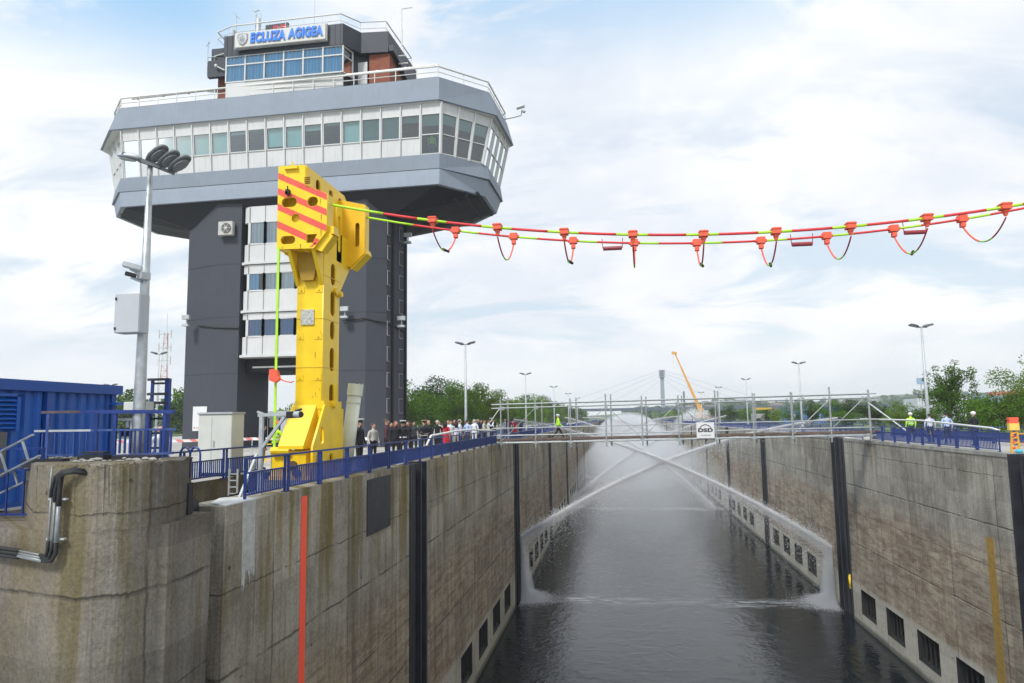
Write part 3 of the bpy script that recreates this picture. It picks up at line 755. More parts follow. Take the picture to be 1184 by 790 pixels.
# red figure display, roof rail, aerials, camera arm
dp = B().prism_y([(-24.7, 30.22), (-22.95, 30.27), (-22.95, 30.80), (-24.7, 30.74)], 46.3, 46.5).build('display_box', M('display_black', (.03, .02, .025), .4), T)
em, g_, bb_ = new_mat('red_led'); bb_.inputs['Base Color'].default_value = (.5, .01, .03, 1); bb_.inputs['Emission Color'].default_value = (1, .02, .06, 1); bb_.inputs['Emission Strength'].default_value = .8
dg = B()
SEG = {'2': 'abged', '1': 'bc', '0': 'abcdef', '4': 'fgbc'}
def digit(b, ch, x, z, w, h):
    t = .03
    segs = dict(a=(x, x + w, z + h - t, z + h), g=(x, x + w, z + h / 2 - t / 2, z + h / 2 + t / 2), d=(x, x + w, z, z + t), f=(x, x + t, z + h / 2, z + h), e=(x, x + t, z, z + h / 2), b=(x + w - t, x + w, z + h / 2, z + h), c=(x + w - t, x + w, z, z + h / 2))
    for s_ in SEG[ch]: q = segs[s_]; b.box(q[0], q[1], 46.285, 46.3, q[2], q[3])
for i, ch in enumerate('1420'):
    digit(dg, ch, -24.2 + i * .28 + (.08 if i > 1 else 0), 30.36, .17, .28)
dg.build('led_digits', em, dp)
b_ = B(); b_.tube([(-24.3, 46.5, 29.9), (-24.3, 46.5, 30.4)], .03); b_.tube([(-23.3, 46.5, 29.9), (-23.3, 46.5, 30.4)], .03); b_.build('display_post', galv2, dp)
rl = [(-28.9, 47.0), (-27.4, 46.4), (-18.9, 46.2), (-17.9, 47.5), (-16.0, 47.7), (-15.7, 53.2), (-29.2, 53.4)]
rail_loop(rl, 29.98, 31.0, .05, 1.4, T, name='upper_rail', mids=1)
b_ = B(); b_.tube([(-29.4, 47.5, 28.9), (-29.4, 47.5, 29.4), (-28.2, 47.3, 29.5)], .04); b_.build('wing_rail', whitetube_m, T)
def aerial(pts_list, r=.035, mat=None):
    b = B()
    for p in pts_list: b.tube(p, r, 6)
    return b.build('aerial', mat or galv2, T)
aerial([[(-27.1, 46.4, 30.0), (-27.1, 46.4, 31.9)], [(-27.4, 46.4, 32.2), (-27.1, 46.4, 31.8), (-26.8, 46.4, 31.55)], [(-27.05, 46.4, 31.3), (-27.05, 46.4, 30.4)]])
aerial([[(-27.2, 46.3, 29.6), (-27.2, 46.3, 30.6)]], .11, box_m)
aerial([[(-25.6, 46.5, 30), (-25.6, 46.5, 31.9)], [(-25.9, 46.5, 32.2), (-25.6, 46.5, 31.9), (-25.4, 46.5, 31.4)], [(-25.2, 46.5, 30.2), (-25.2, 46.5, 31.8), (-25.35, 46.5, 32.1), (-25.7, 46.5, 32.0)]])
aerial([[(-25.35, 46.45, 30.3), (-25.35, 46.45, 31.4)]], .14, whitetube_m)
aerial([[(-21.1, 46.7, 30.0), (-21.1, 46.7, 33.6)]], .025)
aerial([[(-15.0, 48.3, 29.5), (-15.0, 48.3, 32.2), (-14.2, 48.3, 32.25)]], .05, whitetube_m)
aerial([[(-14.9, 48.1, 30.5), (-14.9, 48.1, 29.2)], [(-14.7, 48.4, 28.6), (-15.3, 48.4, 28.6)], [(-14.6, 48.6, 28.1), (-15.3, 48.6, 28.1)]], .05, whitetube_m)
aerial([[(-29.9, 47.4, 27.9), (-29.9, 47.4, 30.6)], [(-29.9, 47.4, 28.0), (-29.4, 47.4, 28.0)], [(-29.9, 47.4, 29.3), (-29.2, 47.4, 29.3)], [(-30.05, 47.4, 30.2), (-29.75, 47.4, 30.5)]], .035)
b_ = B(); b_.tube([(-28.3, 47.1, 28.0), (-28.9, 47.0, 28.3)], .05); b_.ball((-28.95, 47.0, 28.35), .12, .12, .14); b_.build('floodlight', whitetube_m, T)
b_ = B(); b_.tube([(-30.1, 47.9, 26.9), (-29.4, 47.9, 26.8)], .09); b_.build('floodlight', whitetube_m, T)
cm = B(); cm.tube([(-8.2, 52.5, 24.9), (-7.2, 52.4, 25.0), (-6.7, 52.4, 25.1), (-6.6, 52.4, 25.5)], .06); cm.tube([(-7.0, 52.3, 25.65), (-6.4, 52.2, 25.75)], .14); cm.ball((-6.45, 52.3, 25.35), .13)
cm.build('security_camera', galv2, T)

# legs of the tower
lc = [(-28.1, 46.4), (-26.2, 46.4), (-26.2, 50.9), (-28, 52.8), (-29.6, 52.8), (-31.1, 51), (-30.95, 47.5)]
rc = [(-18.9, 46.4), (-16.85, 46.3), (-15.65, 47.1), (-15.15, 50.2), (-16.5, 52.6), (-18.9, 52.8)]
for poly, zz in ((lc, 17.7), (rc, 17.7)):
    B().prism(poly, -.3, zz).build('tower_leg', tower_m, T)
sm = B()
for z in (9.2, 13.0, 5.2):
    sm.loft([[(x * 1.0002 - (.004 if x < -24 else -.004), y - .006) for x, y in lc]] * 2, [z, z + .03], cap=False)
    sm.loft([[(x + .006, y - .006) for x, y in rc]] * 2, [z, z + .03], cap=False)
sm.build('leg_joint', soffit_m, T)
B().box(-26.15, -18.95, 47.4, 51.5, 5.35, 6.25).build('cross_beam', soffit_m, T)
B().box(-26.15, -18.95, 49.5, 51.5, 6.25, 17.5).build('stair_core', tower_m, T)
for k in range(3):
    B().box(-25.6 + k * 1.85, -23.95 + k * 1.85, 47.3, 47.38, 5.62, 5.74).build('tube_light', M('tube_light_white', (.8, .8, .78), .4), T)
# bowed glazed stair front: three storeys
def storey(z0, z1, ztop, zwin0, zwin1, kinds):
    f0 = [(-26.3, 47.3), (-26.1, 46.4), (-25.65, 46.15), (-19.0, 46.0), (-18.9, 46.5)]
    f1 = [(x + (.12 if x < -23 else 0), y + .12) for x, y in f0]
    out = B(); 
    out.loft([f0 + [(-18.9, 49), (-26.3, 49)]] * 2, [z0, z0 + .18]); out.build('floor_band', white_m, T)
    ring = f1 + [(-18.9, 49), (-26.2, 49)]
    out = B(); out.loft([ring] * 2, [z0 + .18, zwin0]); out.loft([ring] * 2, [zwin1, ztop]); out.build('stair_cladding', white_m, T)
    xs = [-25.5 + k * 1.18 for k in range(6)]
    mu = B()
    for x in xs:
        for zz in ((z0 + .18, zwin0), (zwin1, ztop)): mu.box(x - .015, x + .015, 46.2, 46.25, *zz)
    mu.build('cladding_joint', M('joint_grey', (.35, .35, .36), .7), T)
    for k in range(5):
        x0, x1 = xs[k], xs[k + 1]; y = 46.25
        fr = B()
        for x in (x0, x1): fr.box(x - .09, x + .09, y - .03, y + .08, zwin0, zwin1)
        for z in (zwin0, zwin1): fr.box(x0, x1, y - .03, y + .08, z - .05, z + .05)
        f = fr.build('window', white_m, T)
        q = B(); q.face([(x0, y, zwin0), (x1, y, zwin0), (x1, y, zwin1), (x0, y, zwin1)]); q.build('pane', glass_b, f)
        mt = dict(b=curt_m, d=curt_d, w=curt_w)[kinds[k]]
        q = B(); q.box(x0 + .02, x1 - (.45 if kinds[k] == 'b' else .02), y + .12, y + .14, zwin0, zwin1); q.build('curtain', mt, f)
    q = B(); q.face([(-26.22, 47.2, zwin0), (-25.58, 46.32, zwin0), (-25.58, 46.32, zwin1), (-26.22, 47.2, zwin1)]); q.build('corner_pane', M('dark_pane', (.04, .05, .055), .12), T)
    B().box(-25.6, -19, 46.8, 46.9, zwin0, zwin1).build('stair_wall', M('dim_room', (.16, .19, .21), .8), T)
storey(6.3, 9.4, 9.4, 7.75, 9.0 - .02, 'dddbw')
storey(9.45, 12.85, 12.85, 11.0, 12.25, 'bwwww')
storey(12.9, 17.2, 17.1, 14.35, 15.95, 'wwwww')
ac = B().box(-27.75, -26.65, 45.95, 46.3, 15.05, 16.05).build('air_conditioner', M('ac_casing', (.52, .50, .47), .5), T, bevel=.03)
b_ = B()
b_.tube([(-27.12, 45.90, 15.55), (-27.12, 45.96, 15.55)], .36, 20); b_.build('fan_grille', M('ac_fan_dark', (.12, .12, .12), .6), ac)
b_ = B(); b_.tube([(-27.12, 45.86, 15.55), (-27.12, 45.91, 15.55)], .12, 12)
for k in range(6):
    a = k * math.pi / 3; b_.bar((-27.12, 45.89, 15.55), (-27.12 + .34 * math.cos(a), 45.89, 15.55 + .34 * math.sin(a)), .03)
b_.build('fan_hub', MATS['ac_casing'], ac)
# slit windows up the right leg and cables, floodlights
for k in range(8):
    z = 2.3 + k * 1.78
    for (p, q) in (((-15.62, 47.05), (-15.58, 47.5)), ((-15.35, 48.9), (-15.25, 49.5))):
        b_ = B()
        a0 = Vector((*p, z)); a1 = Vector((*q, z)); h = Vector((0, 0, 1.0)); n_ = Vector((.06, -.03, 0))
        for (s_, e_) in ((a0, a0 + h), (a0, a1), (a0 + h, a1 + h)): b_.bar(s_ + n_, e_ + n_, .035)
        b_.build('slit_window', M('slit_frame', (.30, .31, .33), .5), T)
for p in ((-15.45, 47.9), (-15.12, 49.9)): b_ = B(); b_.tube([(*p, 0), (*p, 16)], .10, 6); b_.build('downpipe', black_m, T)
b_ = B()
b_.tube([(-18.5, 46.25, 8.65), (-17, 46.2, 8.75), (-15.62, 47.0, 8.5), (-15.1, 50.0, 8.2)], .05, 6)
b_.build('cable_run', black_m, T); b_ = B(); b_.tube([(-29.6, 46.9, 8.75), (-28.1, 46.35, 8.5), (-26.2, 46.35, 8.4)], .05, 6)
b_.build('cable_run', black_m, T)
for (x, y, z) in ((-18.2, 46.0, 9.0), (-15.0, 48.6, 8.6), (-30.2, 46.5, 8.9), (-14.95, 50, 15.0)):
    b_ = B(); b_.box(x - .28, x + .28, y - .3, y - .05, z + .25, z + .55); b_.tube([(x, y - .1, z - .1), (x, y - .1, z + .3)], .05); b_.box(x - .25, x + .25, y - .35, y - .05, z - .25, z - .1)
    b_.build('floodlight', galv2, T)
# notice boards at the foot
b_ = B().box(-29.55, -28.5, 46.5, 46.6, 1.25, 2.95).build('notice_board', conc_b, T)
b_ = B(); random.seed(2)
for k in range(9): b_.box(-29.45 + k * .1, -29.45 + k * .1 + random.uniform(.02, .07), 46.485, 46.5, 1.42, 1.42 + random.uniform(.05, .12))
b_.build('notice_print', M('faded_red_print', (.5, .3, .28), .8), T)
B().box(-25.9, -25.2, 50.6, 50.7, 1.4, 2.5).build('notice_board', conc_b, T)
B().box(-26.2, -25.2, 50.95, 51.0, 0, 2.1).build('dark_door', soffit_m, T)

# ------------------------------------------------------------------ yellow barrier post
Y = thing('barrier_post', 'tall yellow steel barrier post with red diagonal stripes across its slotted head', 'barrier post', (-9.9, 22.4, 0))
def slot(cx, cz, w, h, n=6):
    """outline of a rounded slot, counter-clockwise"""
    r = min(w, h) / 2 * .98; out = []
    for (sx, sz, a0) in ((1, 1, 0), (-1, 1, 90), (-1, -1, 180), (1, -1, 270)):
        for k in range(n + 1):
            a = R(a0 + 90 * k / n); out.append((cx + sx * (w / 2 - r) + r * math.cos(a), cz + sz * (h / 2 - r) + r * math.sin(a)))
    return out
def plate_with_holes(name, poly, holes, c0, c1, mat, parent, axis='y', inner=None):
    """solid plate cut by real slots; made with the boolean of bmesh-free triangulation: curve fill"""
    cu = bpy.data.curves.new(name, 'CURVE'); cu.dimensions = '2D'; cu.fill_mode = 'BOTH'; cu.extrude = abs(c1 - c0) / 2
    for pl in [poly] + holes:
        sp = cu.splines.new('POLY'); sp.points.add(len(pl) - 1); sp.use_cyclic_u = True
        for q, p in zip(sp.points, pl): q.co = (p[0], p[1], 0, 1)
    o = bpy.data.objects.new(name, cu); COL.objects.link(o); bpy.context.view_layer.update()
    me = bpy.data.meshes.new_from_object(o.evaluated_get(bpy.context.evaluated_depsgraph_get())); bpy.data.objects.remove(o)
    mid = (c0 + c1) / 2
    for v in me.vertices:
        x, z, e = v.co
        v.co = (x, mid - e, z) if axis == 'y' else (mid + e, x, z)
    me.materials.clear(); me.materials.append(mat)
    n = bpy.data.objects.new(name, me); COL.objects.link(n); setpar(n, parent); return n
headf = [(-10.74, 7.34), (-9.48, 7.31), (-9.05, 7.85), (-9.05, 9.1), (-9.8, 9.42), (-9.83, 10.11), (-10.74, 10.11)]
hf_holes = [slot(-10.34, 8.88, .52, .32), slot(-9.54, 8.86, .36, .32), slot(-10.11, 8.34, .28, .28), slot(-10.36, 7.63, .5, .27), [(-9.73, 7.50), (-9.5, 7.5), (-9.37, 7.78), (-9.73, 7.78)]]
fp = plate_with_holes('front_cheek', headf, hf_holes, 21.2, 21.3, yellow_m, Y)
# stripes as thin painted films in front of the plate, cut to the plate and clear of the slots
def clip(poly, sub):
    """Sutherland-Hodgman, both counter-clockwise; poly is clipped by the convex sub"""
    out = list(sub)
    n = len(poly)
    for i in range(n):
        a, b = poly[i], poly[(i + 1) % n]; inp = out; out = []
        if not inp: break
        def side(p): return (b[0] - a[0]) * (p[1] - a[1]) - (b[1] - a[1]) * (p[0] - a[0])
        for j in range(len(inp)):
            p, q = inp[j], inp[(j + 1) % len(inp)]; sp, sq = side(p), side(q)
            if sp >= 0: out.append(p)
            if (sp >= 0) != (sq >= 0):
                t = sp / (sp - sq); out.append((p[0] + (q[0] - p[0]) * t, p[1] + (q[1] - p[1]) * t))
    return out
convex_l = [(-10.735, 7.35), (-9.49, 7.32), (-9.055, 7.86), (-9.055, 9.09), (-9.81, 9.42), (-10.735, 9.85)]
slope = -.48
holes_bb = [(min(x for x, z in h), max(x for x, z in h), min(z for x, z in h), max(z for x, z in h)) for h in hf_holes]
st = B(); CELL = .03
def instripe(x, z):
    for z0, w in ((9.89, .20), (9.38, .21), (8.86, .21), (8.28, .22)):
        zl = z0 + (x + 10.73) * slope
        if zl - w <= z <= zl: return True
    return x > -9.62 and 7.42 < z < 7.62 and abs((z - 7.42) - (x + 9.62)) < .07
def inpoly(x, z, poly):
    c = False; n = len(poly)
    for i in range(n):
        (x1, z1), (x2, z2) = poly[i], poly[(i + 1) % n]
        if (z1 > z) != (z2 > z) and x < (x2 - x1) * (z - z1) / (z2 - z1) + x1: c = not c
    return c
# stripe bands as curve fills cut exactly by column strips
def stripe_part(z0, w):
    xs = np.linspace(-10.735, -9.055, 85); b = B(); y = 21.196
    for i in range(len(xs) - 1):
        xa, xb = xs[i], xs[i + 1]; xm = (xa + xb) / 2
        hi = z0 + (xm + 10.73) * slope; zz = [hi - w]
        # split the column where slots or the plate edge cut it
        samp = np.linspace(hi - w, hi, 14)
        run = None
        for s_ in list(samp) + [None]:
            ok_ = s_ is not None and inpoly(xm, s_, headf) and not any(inpoly(xm, s_, h) for h in hf_holes)
            if ok_ and run is None: run = s_
            if not ok_ and run is not None:
                e_ = samp[-1] if s_ is None else s_ - (samp[1] - samp[0])
                if e_ - run > .02:
                    d0 = (xa - xm) * slope; d1 = (xb - xm) * slope
                    b.face([(xa, y, run + d0), (xb, y, run + d1), (xb, y, e_ + d1), (xa, y, e_ + d0)])
                run = None
    if b.f: b.build('red_stripe', redstripe_m, fp)
for z0, w in ((9.89, .21), (9.38, .22), (8.86, .22), (8.28, .23)): stripe_part(z0, w)
b_ = B(); b_.face([(-9.64, 21.196, 7.36), (-9.52, 21.196, 7.36), (-9.38, 21.196, 7.49), (-9.44, 21.196, 7.49)]); b_.build('red_stripe', redstripe_m, fp)
b_ = B(); b_.prism_y([(p[0] * 1, p[1]) for p in headf], 21.62, 21.72); b_.build('inner_cheek', yellow_m, Y)
# rim closing the hollow front cheek
b_ = B()
for i in range(len(headf)):
    a, c2 = headf[i], headf[(i + 1) % len(headf)]
    v = Vector((c2[0] - a[0], 0, c2[1] - a[1])).normalized(); nn = Vector((-v.z, 0, v.x)) * .05
    b_.face([(a[0], 21.3, a[1]), (c2[0], 21.3, c2[1]), (c2[0], 21.62, c2[1]), (a[0], 21.62, a[1])])
b_.build('cheek_rim', yellow_m, Y)
b_ = B(); b_.box(-9.05, -8.87, 21.35, 21.75, 7.8, 8.05); b_.prism_y([(-9.05, 7.85), (-8.87, 7.72), (-9.25, 7.22), (-9.48, 7.31)], 21.3, 21.75); b_.build('corner_gusset', yellow_m, Y)
# core box with slots down its chamber side
side_poly = [(21.3, 7.3), (24.75, 7.3), (24.75, 9.95), (24.55, 10.11), (21.3, 10.11)]
sh_ = [slot(22.2, 9.72, .36, .42), slot(23.3, 9.78, .34, .28), slot(24.15, 9.78, .36, .22)]
plate_with_holes('core_side', side_poly, sh_, -9.86, -9.80, yellow_m, Y, axis='x')
b_ = B(); b_.box(-10.74, -9.87, 21.73, 24.75, 10.05, 10.11); b_.box(-10.74, -10.68, 21.73, 24.75, 7.3, 10.05); b_.box(-10.3, -9.9, 21.8, 24.4, 7.32, 9.2); b_.build('core_box', yellow_m, Y)
b_ = B(); b_.box(-10.5, -10.05, 21.1, 21.19, 9.97, 10.07); b_.tube([(-10.28, 21.25, 10.1), (-10.28, 21.25, 10.25)], .03, 6); b_.build('lifting_lug', yellow_m, Y)
b_ = B(); b_.box(-9.78, -9.66, 21.15, 21.2, 9.45, 9.5)
for k in range(4): b_.box(-9.80, -9.62, 21.1, 21.2, 9.46 + k * .06, 9.48 + k * .06)
b_.build('step_bars', yellow_dk, Y)
b_ = B(); b_.tube([(-10.37, 21.05, 9.15), (-10.37, 21.2, 9.15)], .05, 8); b_.box(-10.42, -10.30, 21.05, 21.2, 9.12, 9.27); b_.tube([(-10.37, 21.12, 9.1), (-10.37, 21.12, 9.4)], .02, 5); b_.build('padlock', black_m, Y)
# rear cheek
rear = [(-10.74, 7.34), (-9.30, 7.30), (-8.8, 7.78), (-8.8, 9.55), (-9.6, 9.75), (-10.74, 9.9)]
plate_with_holes('rear_cheek', rear, [slot(-9.08, 8.45, .16, .9, 2)], 24.0, 24.08, M('yellow_paint_shaded', (.86, .50, .008), .45, var=.07), Y)  # deeper yellow: the shade on this cheek is put into its colour
B().prism_y([(p[0], p[1]) for p in rear], 24.34, 24.44).build('rear_cheek_back', yellow_m, Y)
b_ = B()
for i in range(len(rear)):
    a, c2 = rear[i], rear[(i + 1) % len(rear)]
    b_.face([(a[0], 24.08, a[1]), (c2[0], 24.08, c2[1]), (c2[0], 24.34, c2[1]), (a[0], 24.34, a[1])])
b_.build('rear_rim', yellow_m, Y)
b_ = B(); b_.prism_y([(-9.30, 7.22), (-8.74, 7.76), (-8.80, 7.95), (-9.42, 7.36)], 24.05, 24.6); b_.build('rear_gusset', yellow_m, Y)
# shaft with slotted chamber side
SX0, SX1, SY0, SY1 = -10.36, -9.44, 21.95, 23.3
holes = [slot(22.72, z, .40, h) for z, h in ((6.75, .75), (5.75, .85), (4.83, .62), (3.85, .8), (2.6, .85), (1.25, .95))]
holes += [slot(22.2, 7.2 - 1.0, .01, .01)][:0]
plate_with_holes('shaft_side', [(SY0, 0), (SY1, 0), (SY1, 6.2), (24.4, 7.45), (24.4, 8.3), (SY0, 8.3)], holes, SX1 - .05, SX1, yellow_m, Y, axis='x')
plate_with_holes('slotted_flange', [(23.0, 7.3), (23.45, 7.3), (23.45, 9.3), (23.0, 9.3)], [slot(23.22, 8.3, .22, 1.3)], -9.5, -9.44, yellow_m, Y, axis='x')
b_ = B(); b_.box(SX0, SX1 - .051, SY0, SY0 + .05, 0, 7.4); b_.box(SX0, SX0 + .05, SY0 + .05, SY1, 0, 7.4); b_.box(SX0, SX1 - .051, SY1 - .05, SY1, 0, 7.4); b_.box(SX0 + .3, SX1 - .3, SY0 + .3, SY1 - .3, 0, 7.4)
b_.build('shaft', yellow_m, Y)
# flared brackets under the front cheek
for xa, xb in ((-10.36, -10.30), (-9.62, -9.56)):
    dx = -.05 if xa < -10 else .04
    b_ = B(); b_.prism_x([(21.95, 6.25), (21.95, 7.3), (21.25, 7.3)], xa + dx, xb + dx + .06); b_.build('bracket', yellow_m, Y)
b_ = B(); b_.prism_y([(-10.42, 7.31), (-9.52, 7.31), (-9.72, 6.4), (-10.12, 6.4)], 21.75, 21.9); b_.build('bracket_web', yellow_dk, Y)
b_ = B(); b_.tube([(-9.43, 22.9, 6.2), (-9.35, 22.9, 6.2)], .12, 10); b_.tube([(-9.43, 23.2, 6.15), (-9.3, 23.2, 6.15)], .1, 10)
for z in (6.1, 4.55, 3.2):
    for x in (-10.22, -9.6):
        b_.box(x - .12, x + .12, 21.93, 21.95, z - .08, z + .12); b_.tube([(x, 21.9, z), (x, 21.95, z)], .03, 6)
b_.build('bolted_pad', yellow_m, Y)
B().box(-10.2, -9.75, 21.9, 21.95, 4.95, 5.45).build('data_plate', M('silver_plate', (.55, .54, .5), .3, .4, var=.3, scale=10), Y)
b_ = B()
for z in (1.9, 3.55, 5.15, 6.6): b_.bar((SX0, SY0 - .006, z), (SX1, SY0 - .006, z), .012, .02); b_.bar((SX1 + .004, SY0, z), (SX1 + .004, SY1, z), .012, .02)
b_.build('weld_seam', M('weld_yellow', (.70, .44, .01), .5, dirt=.4, dirtcol=(.3, .18, .04)), Y)
b_ = B(); rr = random.Random(5)
for k in range(26):
    z = rr.uniform(2.6, 9.9) if k % 2 else rr.uniform(7.4, 9.9); x = rr.uniform(-10.6, -9.15) if z > 7.4 else rr.uniform(-10.3, -9.5); y = 21.192 if z > 7.4 else SY0 - .004
    if z > 7.4 and (not inpoly(x, z, headf) or any(inpoly(x, z, h) for h in hf_holes)): continue
    w_ = rr.uniform(.006, .02); hh = rr.uniform(.04, .22); b_.face([(x - w_, y, z), (x + w_, y, z), (x + w_ * .4, y, z - hh), (x - w_ * .3, y, z - hh)])
b_.build('rust_run', M('rust_run', (.38, .17, .03), .8), Y)
# foot: sloping shield, cheeks and hinge
b_ = B(); b_.prism_x([(21.95, 2.35), (21.0, 1.05), (21.0, .95), (21.95, .95)], -10.45, -9.62); b_.build('foot_shield', yellow_m, Y)
plate_with_holes('foot_cheek', [(21.05, 0), (23.5, 0), (23.5, 2.2), (21.95, 2.35), (21.05, 1.0)], [slot(21.45, .5, .28, .6), slot(22.5, .45, .3, .6), slot(21.75, 1.35, .25, .55)], -9.40, -9.33, yellow_m, Y, axis='x')
b_ = B(); b_.box(-10.8, -9.42, 21.1, 23.5, 0, .12); b_.box(-10.75, -10.2, 21.2, 21.6, .12, .9); b_.box(-10.1, -9.6, 21.15, 21.5, .12, .9); b_.tube([(-10.7, 21.1, .9), (-10.1, 21.1, .9)], .12, 10)
b_.tube([(-9.9, 22.6, 2.35), (-9.22, 22.6, 2.35)], .13, 12); b_.box(-10.36, -9.36, 21.93, 23.4, 2.2, 2.45)
b_.build('foot_base', yellow_m, Y)
b_ = B(); b_.tube([(-10.0, 21.04, .45), (-10.0, 21.14, .45)], .14, 10); b_.tube([(-9.85, 21.02, .2), (-9.85, 21.14, .2)], .12, 10); b_.build('hinge_wheel', M('hinge_brown', (.10, .06, .04), .7), Y)

# barrier ropes over the chamber
def sagz(x, pts):
    xs = [p[0] for p in pts]; zs = [p[1] for p in pts]
    return float(np.interp(x, xs, zs))
from math import cosh
fitA = np.polyfit([-8.84, -5.62, -3.48, -1.36, .73, 2.79, 4.84, 6.89, 8.82, 10.77, 11.49], [8.76, 8.07, 7.73, 7.48, 7.28, 7.18, 7.17, 7.22, 7.32, 7.53, 7.60], 3)
fitB = np.polyfit([-8.77, -5.5, -3.39, -1.33, .82, 2.94, 5.04, 7.02, 8.98, 10.9, 12.98], [9.12, 8.49, 8.13, 7.90, 7.70, 7.56, 7.55, 7.62, 7.75, 7.99, 8.18], 3)
XEND = 17.6
def rope(name, label, fit, y, x0, r, phase):
    t = thing(name, label, 'barrier rope', (x0, y, float(np.polyval(fit, x0))))
    Lb, Rb = B(), B(); step = 1.95; k = 0; x = x0
    cuts = [x0]
    for k in range(11):      # a lime length at every clamp, red between
        q = -5.62 + 2.08 * k
        cuts += [q - .55 + phase, q + .40 + phase]
    cuts = [c_ for c_ in cuts if c_ < XEND] + [XEND]; cuts.insert(1, x0 + 1.75)
    for i in range(len(cuts) - 1):
        b = B(); xs = np.linspace(cuts[i], cuts[i + 1], 5)
        b.tube([(v, y, float(np.polyval(fit, v))) for v in xs], r, 8)
        b.build('red_length' if i % 2 else 'lime_length', redrope if i % 2 else limerope, t, smooth=True)
    return t
RA = rope('barrier_rope', 'upper nearer lime and red banded rope sagging across the chamber', fitA, 21.45, -9.0, .042, .05)
RB = rope('barrier_rope', 'farther and thinner lime and red banded rope across the chamber, hung with the small clamps', fitB, 24.2, -8.8, .038, .55)
ax = [-5.62 + 2.08 * k for k in range(11)]
import itertools
for k, x in enumerate(ax):
    za = float(np.polyval(fitA, x)); xb_ = x * 1.0 + .12; zb = float(np.polyval(fitB, xb_))
    c_ = B(); c_.box(x - .13, x + .13, 21.31, 21.59, za - .08, za + .11); c_.box(x - .145, x + .145, 21.29, 21.61, za + .05, za + .09); c_.box(x - .07, x + .07, 21.38, 21.52, za - .16, za - .08); c_.loft([[(x - .065, 21.39), (x + .065, 21.39), (x + .065, 21.51), (x - .065, 21.51)], [(x - .035, 21.42), (x + .035, 21.42), (x + .035, 21.48), (x - .035, 21.48)]][::-1], [za - .26, za - .16])
    c_.build('rope_clamp', orange_m, RA, bevel=.01)
    c_ = B(); c_.box(xb_ - .13, xb_ + .13, 24.08, 24.32, zb - .10, zb + .12); c_.box(xb_ - .19, xb_ + .19, 24.12, 24.28, zb - .04, zb + .04); c_.box(xb_ - .07, xb_ + .07, 24.1, 24.28, zb - .27, zb - .12)
    c_.build('rope_clamp', orange_m, RB, bevel=.01)
    # hanging tie between the two
    pts = []
    dip = 1.05 if k % 2 else .95
    for i in range(17):
        t = i / 16; xx = x + (xb_ - x) * t; yy = 21.45 + (24.2 - 21.45) * t; zz = (za - .3) * (1 - t) + (zb - .25) * t - 4 * dip * .62 * t * (1 - t)
        pts.append((xx, yy, zz))
    c_ = B(); c_.mi = 0; c_.tube(pts[:6], .024, 6); c_.mi = 1; c_.tube(pts[5:11], .024, 6); c_.mi = 2; c_.tube(pts[10:], .028, 6)
    tie = c_.build('hanging_tie', [M('dark_red_rope', (.42, .035, .04), .7), M('lime_dull_rope', (.35, .65, .06), .7), orange_m], RA, smooth=True)
    if k in (0, 2, 4, 5, 7):
        p = pts[8]; q = B(); q.tube([(p[0] - .02, p[1] - .2, p[2] + .02), (p[0] + .08, p[1] + .18, p[2] + .02)], .045, 8); q.build('shackle', black_m, tie)
for x in (-.0, 5.9 + .3, 9.1 + .6):
    z = float(np.polyval(fitB, x)) - .20
    f = B(); f.tube([(x - .32, 24.2, z), (x + .32, 24.2, z)], .07, 10); f.tube([(x - .35, 24.2, z + .35), (x - .33, 24.2, z)], .014, 5); f.tube([(x + .35, 24.2, z + .35), (x + .33, 24.2, z)], .014, 5)
    f.build('rope_float', M('dark_red_float', (.28, .03, .04), .4), RB)
# far mooring post of the ropes on the right bank, out of frame (kept simple but whole)
t = thing('barrier_post', 'yellow barrier post on the right bank taking the far rope ends', 'barrier post', (18.2, 22.4, 0))
b_ = B(); b_.box(17.7, 18.6, 21.8, 23.3, 0, 7.4); b_.build('shaft', yellow_m, t)
b_ = B(); b_.prism_y([(17.4, 7.8), (17.85, 7.3), (19.2, 7.3), (19.2, 10.1), (18.3, 10.1), (17.4, 9.3)], 21.2, 21.7); b_.prism_y([(17.4, 7.8), (17.85, 7.3), (19.2, 7.3), (19.2, 10.1), (18.3, 10.1), (17.4, 9.3)], 24, 24.5); b_.box(18.3, 19.1, 21.7, 24, 7.3, 10.1); b_.build('head', yellow_m, t)

# hanging lime strap with its red tag, on the left of the post
t = thing('hanging_strap', 'bright lime strap hanging down the left side of the yellow post with a red clamp', 'strap', (-10.62, 21.12, 1.2))
b_ = B(); b_.bar((-10.64, 21.14, 7.4), (-10.64, 21.14, .9), .075, .03, up=(0, 1, 0)); b_.build('strap', limerope, t)
b_ = B(); b_.prism_y([(-10.80, 3.10), (-10.60, 3.02), (-10.46, 3.12), (-10.55, 3.40), (-10.66, 3.46), (-10.80, 3.44)], 21.0, 21.16); b_.tube([(-10.5, 21.05, 3.2), (-10.35, 21.05, 3.08), (-10.1, 21.05, 3.02), (-10.0, 21.05, 3.05)], .022, 6); b_.build('red_clamp', orange_m, t)

